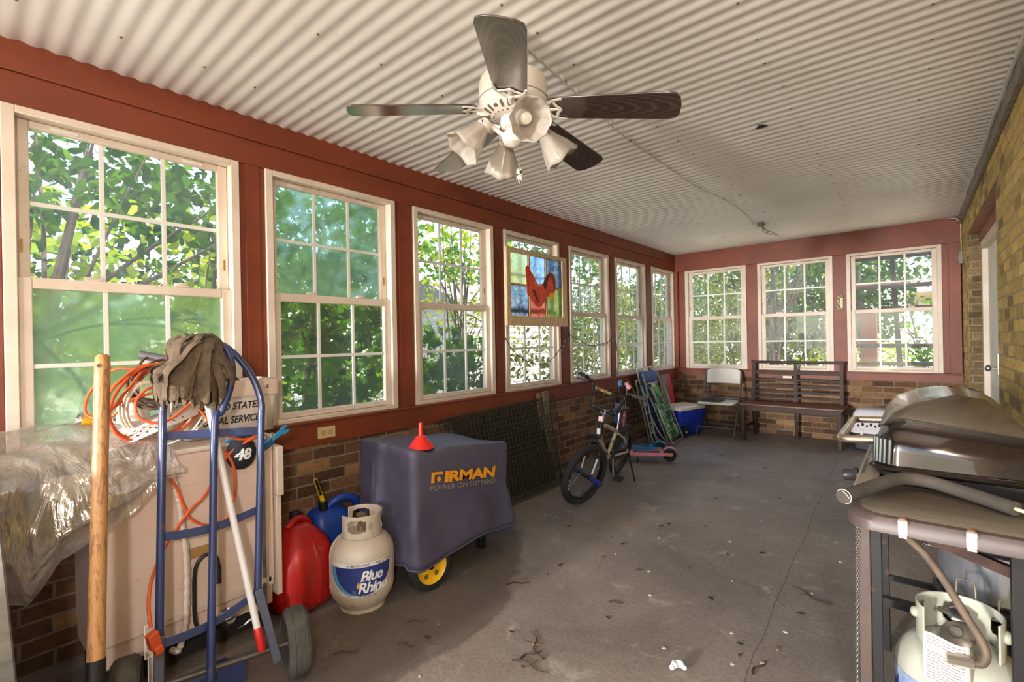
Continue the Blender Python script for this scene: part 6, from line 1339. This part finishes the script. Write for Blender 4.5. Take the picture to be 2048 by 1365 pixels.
LV = [(1.1,2.05),(1.17,2.16),(1.49,1.63),(1.53,1.48),(1.16,2.29),(1.30,2.52),(1.21,2.82),(1.31,2.77),(1.15,3.03),(1.38,3.19),(1.41,3.26),(1.62,3.36),(1.87,3.01),(2.03,3.15),(2.14,3.45),(1.54,2.51),(1.08,1.37),(1.05,1.47),(1.35,1.63),(2.32,2.57),(2.24,2.59),(2.18,2.08),(2.16,2.16),(2.29,2.22),(0.88,2.81),(1.63,1.99),(1.20,3.62),(1.05,3.9),(1.5,4.0),(1.3,4.6),(1.9,4.3),(1.6,5.2),(2.1,5.0),(1.1,5.5),(1.75,5.9),(1.35,2.39),(1.75,2.7),(1.95,2.45)]
for i, (x, y) in enumerate(LV): tag(leaf_bit(x, y, rnd.uniform(0.012, 0.024), lfm[i % 3]), 'small curled dry leaf bit scattered on the concrete floor', 'dry leaf', 'dry leaf bits on the floor', 'thing')
FL = [(2.33,2.81),(2.11,2.22),(1.92,1.94),(2.17,2.01),(2.26,2.09),(2.29,2.37),(1.59,2.53),(1.25,1.19),(1.34,2.62),(1.83,3.21),(2.4,3.3),(2.35,3.6),(1.9,3.7),(0.62,2.88),(1.45,3.0),(1.7,2.3),(1.98,2.7)]
for x, y in FL:
    s = rnd.uniform(0.006, 0.013); n_ = rnd.randint(5, 7); p = [(x+s*rnd.uniform(0.5,1.1)*math.cos(2*PI*k/n_), y+s*rnd.uniform(0.5,1.1)*math.sin(2*PI*k/n_)) for k in range(n_)]
    tag(MB().prism(p, 0.0005, 0.003).build('paint_chip', whm), 'tiny pale paint chip on the concrete floor', 'paint chip', 'paint chips on the floor', 'thing')
TW = [((1.49,1.63),0.20,2.5),((1.55,1.50),0.16,0.2),((1.51,1.56),0.10,1.2),((0.89,1.09),0.10,1.0),((1.05,1.28),0.08,0.4),((1.10,1.98),0.12,0.9),((2.33,2.78),0.20,2.7),((2.26,2.05),0.12,1.4),((1.6,2.13),0.07,0.5),((0.95,1.42),0.09,0.8)]
for (x, y), l, a in TW:
    d = Vector((math.cos(a), math.sin(a), 0))*l; p = Vector((x, y, 0.0045)); n_ = Vector((-d.y, d.x, 0))*0.12
    b = MB().tube(spl([p-d/2, p-d*0.15+n_, p+d*0.2-n_*0.4, p+d/2],5), [0.0035]*6+[0.003]*5+[0.002]*5, 6)
    if l > 0.12: b.tube([p, p+d*0.15+n_*2.2+Vector((0,0,0.01))], 0.0018, 5)
    tag(b.build('twig', twm), 'thin dry twig lying on the concrete floor', 'twig', 'twigs on the floor', 'thing')
b = MB()
for k in range(9): b.ball((2.02+rnd.uniform(-0.02,0.02), 1.84+rnd.uniform(-0.025,0.025), 0.012+rnd.uniform(0,0.012)), rnd.uniform(0.008,0.016), 8, 6)
tag(b.build('cotton_fluff', cot), 'white clump of fluff on the floor at the front', 'fluff', kind='thing')
# ------------------------------------------------------------------ outdoors
def ground_mat():
    m = bpy.data.materials.new('leaf_littered_lawn'); m.use_nodes = True; nt = m.node_tree; L = nt.links.new; b = nt.nodes['Principled BSDF']; b.inputs['Roughness'].default_value = 0.95
    tc = nd(nt, 'ShaderNodeTexCoord'); n = nd(nt, 'ShaderNodeTexNoise', Scale=0.8, Detail=10.0, Roughness=0.75); L(tc.outputs['Object'], n.inputs['Vector'])
    r = ramp(nt, [(0.32, S(84,100,52)), (0.43, S(140,140,86)), (0.50, S(198,180,154)), (0.62, S(218,202,182))]); L(n.outputs['Fac'], r.inputs['Fac']); L(r.outputs['Color'], b.inputs['Base Color'])
    return m
struct(MB().bb(-40, 40, -30, 55, -0.7, -0.45).build('ground', ground_mat()))
bark = mat('bark', S(74,62,50), 0.9, var=S(104,90,74), scale=14, bump=0.5, bscale=30)
LG = leaf_mat('leaf_green', [S(38,72,22), S(58,96,28), S(82,120,36), S(50,86,28)], 0.5)
LD = leaf_mat('leaf_deep_green', [S(34,58,26), S(50,78,34), S(70,96,40), S(44,70,34)], 0.42)
LO = leaf_mat('leaf_olive', [S(66,80,32), S(92,104,44), S(120,120,56), S(78,92,40)], 0.42)
LY = leaf_mat('leaf_yellow_green', [S(92,122,36), S(124,144,50), S(152,156,62), S(106,134,40)], 0.5)
STAR = [(0,-0.55),(0.16,-0.22),(0.5,-0.28),(0.34,0.02),(0.55,0.28),(0.2,0.22),(0,0.6),(-0.2,0.22),(-0.55,0.28),(-0.34,0.02),(-0.5,-0.28),(-0.16,-0.22)]
OVAL = [(0,-0.5),(0.24,-0.25),(0.28,0.08),(0,0.5),(-0.28,0.08),(-0.24,-0.25)]
def foliage(blobs, n, size, seed, m, shape=OVAL, parent=None, name='foliage', hang=0.35, shell=0.45):
    """individual flat leaves scattered through ellipsoid clumps"""
    rg = np.random.default_rng(seed); k = len(shape); S2 = np.array(shape)
    vol = np.array([b[1][0]*b[1][1]*b[1][2] for b in blobs])**0.8; idx = rg.choice(len(blobs), n, p=vol/vol.sum())
    C = np.array([b[0] for b in blobs])[idx]; Rr = np.array([b[1] for b in blobs])[idx]
    d = rg.normal(size=(n, 3)); d /= np.linalg.norm(d, axis=1)[:, None]; rad = rg.uniform(shell, 1.0, n)[:, None]**0.7
    P = C+d*Rr*rad
    nrm = rg.normal(size=(n, 3))+np.array([0, 0, 0.9]); nrm /= np.linalg.norm(nrm, axis=1)[:, None]
    t = rg.normal(size=(n, 3))-np.array([0, 0, hang*2]); t -= nrm*(t*nrm).sum(1)[:, None]; t /= np.linalg.norm(t, axis=1)[:, None]
    u = np.cross(nrm, t); s = size*rg.uniform(0.6, 1.25, n)[:, None, None]
    V = P[:, None, :]+s*(S2[None, :, 0, None]*u[:, None, :]+S2[None, :, 1, None]*t[:, None, :])+nrm[:, None, :]*s*0.22*np.abs(S2[None, :, 0, None])
    me = bpy.data.meshes.new(name); me.vertices.add(n*k); me.vertices.foreach_set('co', V.reshape(-1).astype(np.float32))
    me.loops.add(n*k); me.loops.foreach_set('vertex_index', np.arange(n*k, dtype=np.int32)); me.polygons.add(n)
    me.polygons.foreach_set('loop_start', np.arange(0, n*k, k, dtype=np.int32)); me.update(calc_edges=True); me.materials.append(m)
    o = bpy.data.objects.new(name, me); COL.objects.link(o)
    if parent is not None:
        o.parent = parent
        if parent.get('_w'): o.matrix_parent_inverse = Matrix.Translation(-Vector(parent.location))
    return o
def tree(name, label, cat, base, blobs, n, size, seed, m, shape=OVAL, trunk=0.05, branches=7, group=None, lean=(0, 0), hang=0.35):
    T = thing(name, label, cat, base, world=True, group=group); rnd = random.Random(seed); b = MB()
    B = Vector(base); top = Vector(blobs[0][0])
    b.tube(spl([B-Vector((0,0,0.1)), B*0.6+top*0.4+Vector((rnd.uniform(-.1,.1),rnd.uniform(-.1,.1),0)), top],5), [trunk*(1-0.55*i/10) for i in range(11)], 8)
    for k in range(branches):
        q = blobs[k % len(blobs)]; st = B+(top-B)*rnd.uniform(0.25, 0.9)
        e = Vector(q[0])+Vector([rnd.uniform(-0.8, 0.8)*q[1][i] for i in range(3)])
        b.tube(spl([st, (st+e)/2+Vector((rnd.uniform(-.1,.1),rnd.uniform(-.1,.1),rnd.uniform(0,.15)))*trunk*12, e],5), [trunk*0.45*(1-0.75*i/10) for i in range(11)], 6)
    b.build('trunk', bark, T)
    foliage(blobs, n, size, seed, m, shape, T, 'foliage', hang)
    return T
# saplings and shrubs right outside the window wall
tree('maple_sapling', 'young maple with star shaped leaves right outside the second window', 'tree', (-1.25,2.1,-0.45), [((-1.35,2.25,2.3),(0.75,0.9,0.55)),((-1.1,1.9,1.05),(0.40,0.50,0.42)),((-1.2,2.6,0.95),(0.40,0.55,0.45)),((-1.3,2.3,1.55),(0.35,0.8,0.25))], 900, 0.145, 31, LG, STAR, 0.035, 8, hang=0.3)
tree('dogwood_tree', 'tree with round leaves overhanging the top of the first window', 'tree', (-2.6,0.3,-0.45), [((-1.9,0.75,2.75),(0.8,0.85,0.65)),((-1.7,1.35,2.45),(0.6,0.6,0.6)),((-2.2,0.2,2.35),(0.5,0.5,0.4)),((-2.3,1.6,3.2),(0.9,0.9,0.8))], 1300, 0.13, 32, LG, OVAL, 0.05, 9, hang=0.3)
tree('small_tree', 'slim trunk tree with thin branches outside the right side of the first window', 'tree', (-2.0,1.35,-0.45), [((-2.0,1.6,2.0),(0.5,0.55,0.8)),((-2.4,1.2,1.5),(0.5,0.6,0.4))], 420, 0.10, 33, LY, OVAL, 0.032, 12)
tree('viburnum_shrub', 'leafy maple-like shrub outside the lower third window', 'shrub', (-1.3,3.75,-0.45), [((-1.35,3.85,0.75),(0.5,0.75,0.40)),((-1.2,3.5,1.2),(0.35,0.45,0.30)),((-1.5,4.3,0.95),(0.4,0.5,0.45))], 620, 0.125, 34, LG, STAR, 0.03, 8)
tree('thin_branch_tree', 'open tree with many thin branches and sparse leaves outside the third window', 'tree', (-1.9,4.4,-0.45), [((-1.9,4.6,2.15),(0.8,1.0,0.75)),((-1.9,4.9,1.4),(0.6,0.8,0.5)),((-1.6,4.2,2.5),(0.5,0.6,0.3))], 1100, 0.075, 35, LY, OVAL, 0.035, 26)
tree('rhododendron_shrub', 'dense shrub outside the fourth window below the rooster sash', 'shrub', (-1.5,6.1,-0.45), [((-1.5,6.0,0.95),(0.6,0.9,0.6)),((-1.7,6.9,0.7),(0.6,0.7,0.5))], 1200, 0.085, 36, LO, OVAL, 0.03, 14)
tree('vine_covered_tree', 'narrow vine covered tree outside the fifth window', 'tree', (-1.7,7.9,-0.45), [((-1.7,8.0,1.9),(0.55,0.7,1.0)),((-1.6,7.8,0.8),(0.5,0.7,0.6)),((-2.0,8.8,1.6),(0.6,0.7,0.9))], 1900, 0.07, 37, LO, OVAL, 0.04, 18)
tree('holly_shrub', 'dark tall shrub outside the sixth window', 'shrub', (-1.6,10.4,-0.45), [((-1.6,10.4,1.4),(0.7,1.0,1.3)),((-1.4,11.6,1.8),(0.6,0.8,0.9))], 1900, 0.08, 38, LD, OVAL, 0.05, 10)
tree('ivy_tree', 'dark leafy tree outside the seventh window by the porch corner', 'tree', (-1.9,13.4,-0.45), [((-1.8,13.4,1.9),(0.9,1.4,1.5)),((-1.4,12.6,0.8),(0.6,0.9,0.8))], 2200, 0.09, 39, LO, OVAL, 0.08, 10)
# bare arching vine outside the first window
T = thing('arching_vine', 'bare arching vine stems outside the fogged first window', 'vine', (-0.55,0.3,-0.45), world=True)
MB().tube(spl([(-0.55,0.62,-0.45),(-0.5,0.52,0.9),(-0.45,0.36,1.28),(-0.4,0.2,1.38),(-0.4,0.0,1.36)],6), 0.009, 6).tube(spl([(-0.45,0.30,1.33),(-0.42,0.55,1.42),(-0.4,0.85,1.40),(-0.38,1.15,1.22)],6), 0.007, 6).tube(spl([(-0.42,0.40,1.38),(-0.40,0.75,1.46),(-0.40,1.1,1.40)],6), 0.005, 6).build('stem', bark, T)
foliage([((-0.45,0.26,1.40),(0.06,0.12,0.05)),((-0.4,0.92,1.45),(0.05,0.10,0.06)),((-0.48,0.42,1.12),(0.04,0.06,0.05))], 26, 0.09, 40, LD, OVAL, T)
# taller trees and hedge masses further out
far = [(-5.5,-1.5,2.2,1.9,2.2,2.6,LG,'broad bright green tree far out beyond the first window'),(-6.0,1.8,2.0,1.8,1.9,2.5,LY,'yellow green tree far out between the first and second windows'),(-5.2,4.6,1.2,1.4,1.5,1.7,LG,'low rounded tree far out beyond the second window'),(-8.6,6.0,3.6,1.2,1.6,2.6,LG,'tall tree behind the white shed'),(-4.0,14.0,1.8,1.3,1.5,2.2,LO,'olive tree far out beyond the fourth window'),(-4.0,16.5,2.2,1.8,2.2,2.6,LD,'dark tree far out beyond the fifth window'),(-4.6,20.5,2.4,2.0,2.2,2.8,LO,'olive tree far out beyond the sixth window'),(-1.2,18.5,2.2,1.8,1.6,2.7,LD,'dark tree behind the porch corner'),(-10.5,2.0,3.2,2.6,4.5,3.8,LD,'long dark tree mass at the back of the yard'),(-10.5,-6.0,3.2,2.6,4.0,4.2,LG,'tall green tree at the back left of the yard'),(-11,10.5,3.2,2.6,4.5,4.2,LG,'tall green tree mass behind the shed at the back'),(-9.5,18,3.6,2.8,4.5,4.4,LD,'tall dark tree mass at the back right of the yard')]
for i, (x, y, z, rx, ry, rz, m, lab) in enumerate(far):
    big = x < -9; tree('yard_tree', lab, 'tree', (x, y, -0.45), [((x,y,z),(rx,ry,rz*0.62)),((x+0.6,y-ry*0.5,z-rz*0.45),(rx*0.7,ry*0.6,rz*0.45)),((x+0.5,y+ry*0.5,z-rz*0.4),(rx*0.7,ry*0.6,rz*0.5))], 3200 if big else 1900, 0.30 if big else 0.19, 60+i, m, OVAL, 0.12, 6)
# beyond the far wall
tree('corner_tree', 'leafy tree outside the left far window', 'tree', (0.4,10.2,-0.45), [((0.3,10.0,2.1),(0.9,0.9,0.9)),((0.7,9.6,1.2),(0.7,0.7,0.7)),((-0.2,10.8,1.4),(0.8,0.8,0.9))], 2600, 0.085, 81, LO, OVAL, 0.06, 12)
tree('pale_trunk_tree', 'tree with a pale blotched trunk at the right edge of the left far window', 'tree', (1.02,8.9,-0.45), [((0.95,9.1,3.0),(0.9,0.9,0.5)),((1.4,9.3,2.6),(0.6,0.6,0.4))], 500, 0.10, 82, LG, OVAL, 0.07, 6)
tree('dark_leaf_tree', 'dark broad leaved tree outside the middle far window', 'tree', (2.2,10.4,-0.45), [((2.0,10.2,2.5),(1.0,0.9,0.7)),((1.7,10.5,1.7),(0.9,0.9,0.7)),((2.1,10.9,1.9),(0.7,0.8,0.8))], 2300, 0.115, 83, LD, OVAL, 0.09, 10)
tree('sunny_shrub', 'sunlit yellow green shrub low outside the middle far window', 'shrub', (1.75,9.3,-0.45), [((1.7,9.3,0.55),(0.7,0.6,0.55)),((2.3,9.5,0.8),(0.5,0.5,0.5))], 1100, 0.085, 84, LY, OVAL, 0.03, 8)
tree('garden_shrub', 'thin leaved shrub outside the right far window in front of the house', 'shrub', (3.2,11.2,-0.45), [((2.75,11.0,1.35),(0.55,0.7,0.75)),((3.0,11.3,0.5),(0.8,0.8,0.5)),((2.7,11.2,2.5),(0.6,0.7,0.45))], 1100, 0.10, 85, LG, OVAL, 0.04, 10)
tree('backyard_tree', 'large tree at the back beyond the far windows', 'tree', (0.5,17.5,-0.45), [((-0.4,17.5,3.2),(2.6,1.8,2.8)),((0.4,19.6,2.6),(1.8,1.5,2.0)),((-2.5,17.5,2.2),(2.4,1.5,2.4))], 6000, 0.22, 86, LO, OVAL, 0.14, 8)
tag(foliage([((3.1,9.4,-0.15),(1.2,0.9,0.35)),((4.0,10.4,0.0),(1.2,1.0,0.4))], 700, 0.16, 87, leaf_mat('dry_fronds', [S(150,110,70), S(180,140,96), S(120,92,56), S(160,150,80)], 0.3), [(0,-0.8),(0.07,0),(0,0.8),(-0.07,0)], None, 'dry_fronds', -0.2), 'dry tan fronds on the ground outside the right far window', 'dry plants', kind='stuff')
# white sided shed
T = thing('shed', 'white sided shed in the yard seen through the third window', 'shed', (-5.6,8.6,-0.45), world=True)
sid = mat('white_siding', S(188,180,178), 0.6)
b = MB().bb(-7.2,-5.2,7.6,12.2,-0.45,2.2)
for k in range(19): b.add([(-5.199,7.58,-0.45+0.14*k),(-5.17,7.58,-0.44+0.14*k),(-5.199,7.58,-0.31+0.14*k),(-5.199,12.22,-0.45+0.14*k),(-5.17,12.22,-0.44+0.14*k),(-5.199,12.22,-0.31+0.14*k)], [(0,1,4,3),(1,2,5,4),(0,2,1),(3,4,5)]); b.add([(-7.2,7.599,-0.45+0.14*k),(-7.2,7.57,-0.44+0.14*k),(-7.2,7.599,-0.31+0.14*k),(-5.18,7.599,-0.45+0.14*k),(-5.18,7.57,-0.44+0.14*k),(-5.18,7.599,-0.31+0.14*k)], [(0,3,4,1),(1,4,5,2),(0,1,2),(3,5,4)])
b.build('siding', sid, T)
MB().add([(-7.4,7.4,2.2),(-5.0,7.4,2.2),(-6.2,7.4,2.8),(-7.4,12.4,2.2),(-5.0,12.4,2.2),(-6.2,12.4,2.8)], [(0,1,2),(3,5,4),(0,2,5,3),(1,4,5,2),(0,3,4,1)]).build('roof', mat('shed_roof', S(120,112,108), 0.8), T)
# wooden trellis right outside the right far window
T = thing('trellis', 'dark wooden trellis with horizontal slats outside the right far window', 'trellis', (2.55,7.75,-0.45), world=True)
tw = mat('trellis_wood', S(46,35,30), 0.85, var=S(62,47,40), scale=8)
MB().tube([(2.66,7.78,-0.45),(2.52,7.78,2.75)], 0.038, 4).build('post', tw, T)
for z in (2.25,1.88,1.60,1.13,0.90,0.66,0.43): MB().box((2.55,7.74,z+0.02), (1.25,0.035,0.05), (0,0,0)).build('slat', tw, T, bevel=0.003)
T = thing('pergola', 'red painted pergola posts and beam behind the trellis', 'pergola', (2.4,9.0,-0.45), world=True)
MB().bb(2.12,2.32,8.95,9.10,-0.45,1.62).build('post', red, T, bevel=0.004)
MB().bb(2.0,2.9,8.93,9.12,1.62,1.70).bb(1.98,2.6,8.93,9.12,2.02,2.07).bb(1.98,2.55,8.93,9.12,2.44,2.48).build('beam', red, T, bevel=0.004)
MB().bb(1.90,1.99,8.9,9.15,-0.45,2.5).build('post', mat('pergola_pale', S(206,160,140), 0.6), T)
# neighbour's house
T = thing('house', 'brick house with white eaves seen through the right far window', 'house', (5.5,16.0,-0.45), world=True)
MB().bb(3.75,11.0,14.6,22,-0.45,2.25).build('wall', brick_mat('brick_house', 0, [S(130,84,70), S(160,110,92), S(146,98,80), S(120,76,64)], S(190,170,156)), T)
MB().bb(2.6,11.4,13.7,14.6,2.2,2.28).bb(2.6,3.75,14.6,22,2.2,2.28).build('soffit', mat('soffit_cream', S(226,206,150), 0.6), T)
MB().bb(2.55,11.5,13.6,13.7,2.2,2.5).bb(2.55,2.62,13.6,22,2.2,2.5).build('fascia', mat('fascia_white', S(236,236,240), 0.5), T)
MB().add([(2.5,13.55,2.5),(11.5,13.55,2.5),(11.5,18,4.1),(4.6,18,4.1),(2.5,22,2.5),(11.5,22,2.5)], [(0,1,2,3),(0,3,4),(3,2,5,4)]).build('roof', mat('pale_roof', S(226,224,226), 0.6), T)
MB().bb(3.45,3.53,13.72,13.80,-0.45,2.2).build('downpipe', MATS['fascia_white'], T)
MB().bb(4.6,5.5,14.55,14.6,0.5,1.7).build('window_pane', mat('house_window', S(90,100,110), 0.15), T)

# ------------------------------------------------------------------ light
w = bpy.data.worlds.new('sky'); sc.world = w; w.use_nodes = True; nt = w.node_tree; L = nt.links.new
bg = nt.nodes['Background']; sky = nt.nodes.new('ShaderNodeTexSky'); sky.sky_type = 'NISHITA'; sky.sun_disc = False; sky.sun_elevation = R(52); sky.sun_rotation = R(90); sky.air_density = 1.0; sky.dust_density = 1.0
L(sky.outputs[0], bg.inputs['Color']); bg.inputs['Strength'].default_value = SKY
def light(name, typ, loc, energy, col=(1,1,1), size=1.0, size_y=None, target=None, rot=None):
    l = bpy.data.lights.new(name, typ); l.energy = energy; l.color = col
    if typ == 'AREA':
        l.shape = 'RECTANGLE'; l.size = size; l.size_y = size_y or size
    if typ == 'SUN': l.angle = R(1.0)
    o = bpy.data.objects.new(name, l); COL.objects.link(o); o.location = loc
    if target is not None: o.rotation_euler = (Vector(target)-Vector(loc)).to_track_quat('-Z', 'Y').to_euler()
    return o
light('sun', 'SUN', (8,4,12), SUN, (1.0,0.93,0.80), target=(8-12*0.62,4-12*0.18,0))
ne = light('near_end_fill', 'AREA', (0.68,-7.0,1.60), NEAR, (1.0,0.965,0.93), 0.38, 0.9, target=(1.55,4,1.28)); ne.data.spread = R(60)  # added fill lamp, out of view, standing in for daylight behind the camera
fp = light('bounce_flash', 'POINT', (1.29,-0.75,1.15), FLASH, (1.0,0.97,0.94)); fp.data.shadow_soft_size = 0.14
fp = light('camera_side_flash', 'POINT', (3.09,-0.4,1.55), FLASH2, (1.0,0.97,0.94)); fp.data.shadow_soft_size = 0.05
# ------------------------------------------------------------------ camera
cam = bpy.data.cameras.new('camera'); co_ = bpy.data.objects.new('camera', cam); COL.objects.link(co_)
cam.sensor_width = 36; cam.lens = 963.472/2048*36; cam.clip_start = 0.05; cam.clip_end = 200
yaw, rol = R(39.8522), R(-1.0663)
F = Vector((-math.sin(yaw), math.cos(yaw), -0.000285)).normalized(); Rt_ = Vector((math.cos(yaw), math.sin(yaw), 0)); U = Rt_.cross(F)
r_ = Rt_*math.cos(rol)+U*math.sin(rol); u_ = -Rt_*math.sin(rol)+U*math.cos(rol)
M = Matrix((r_, u_, -F)).transposed().to_4x4(); M.translation = (2.7424,0,1.30); co_.matrix_world = M
sc.camera = co_
vs = sc.view_settings; sc.display_settings.display_device = 'sRGB'; vs.view_transform = 'Standard'; vs.look = 'None'; vs.exposure = EXPO; vs.gamma = 1.0; vs.use_curve_mapping = False
sc.cycles.transparent_max_bounces = 24; sc.cycles.max_bounces = 8; sc.cycles.diffuse_bounces = 5; sc.cycles.sample_clamp_indirect = 6.0
for o in WORLD:
    if '_w' in o: del o['_w']
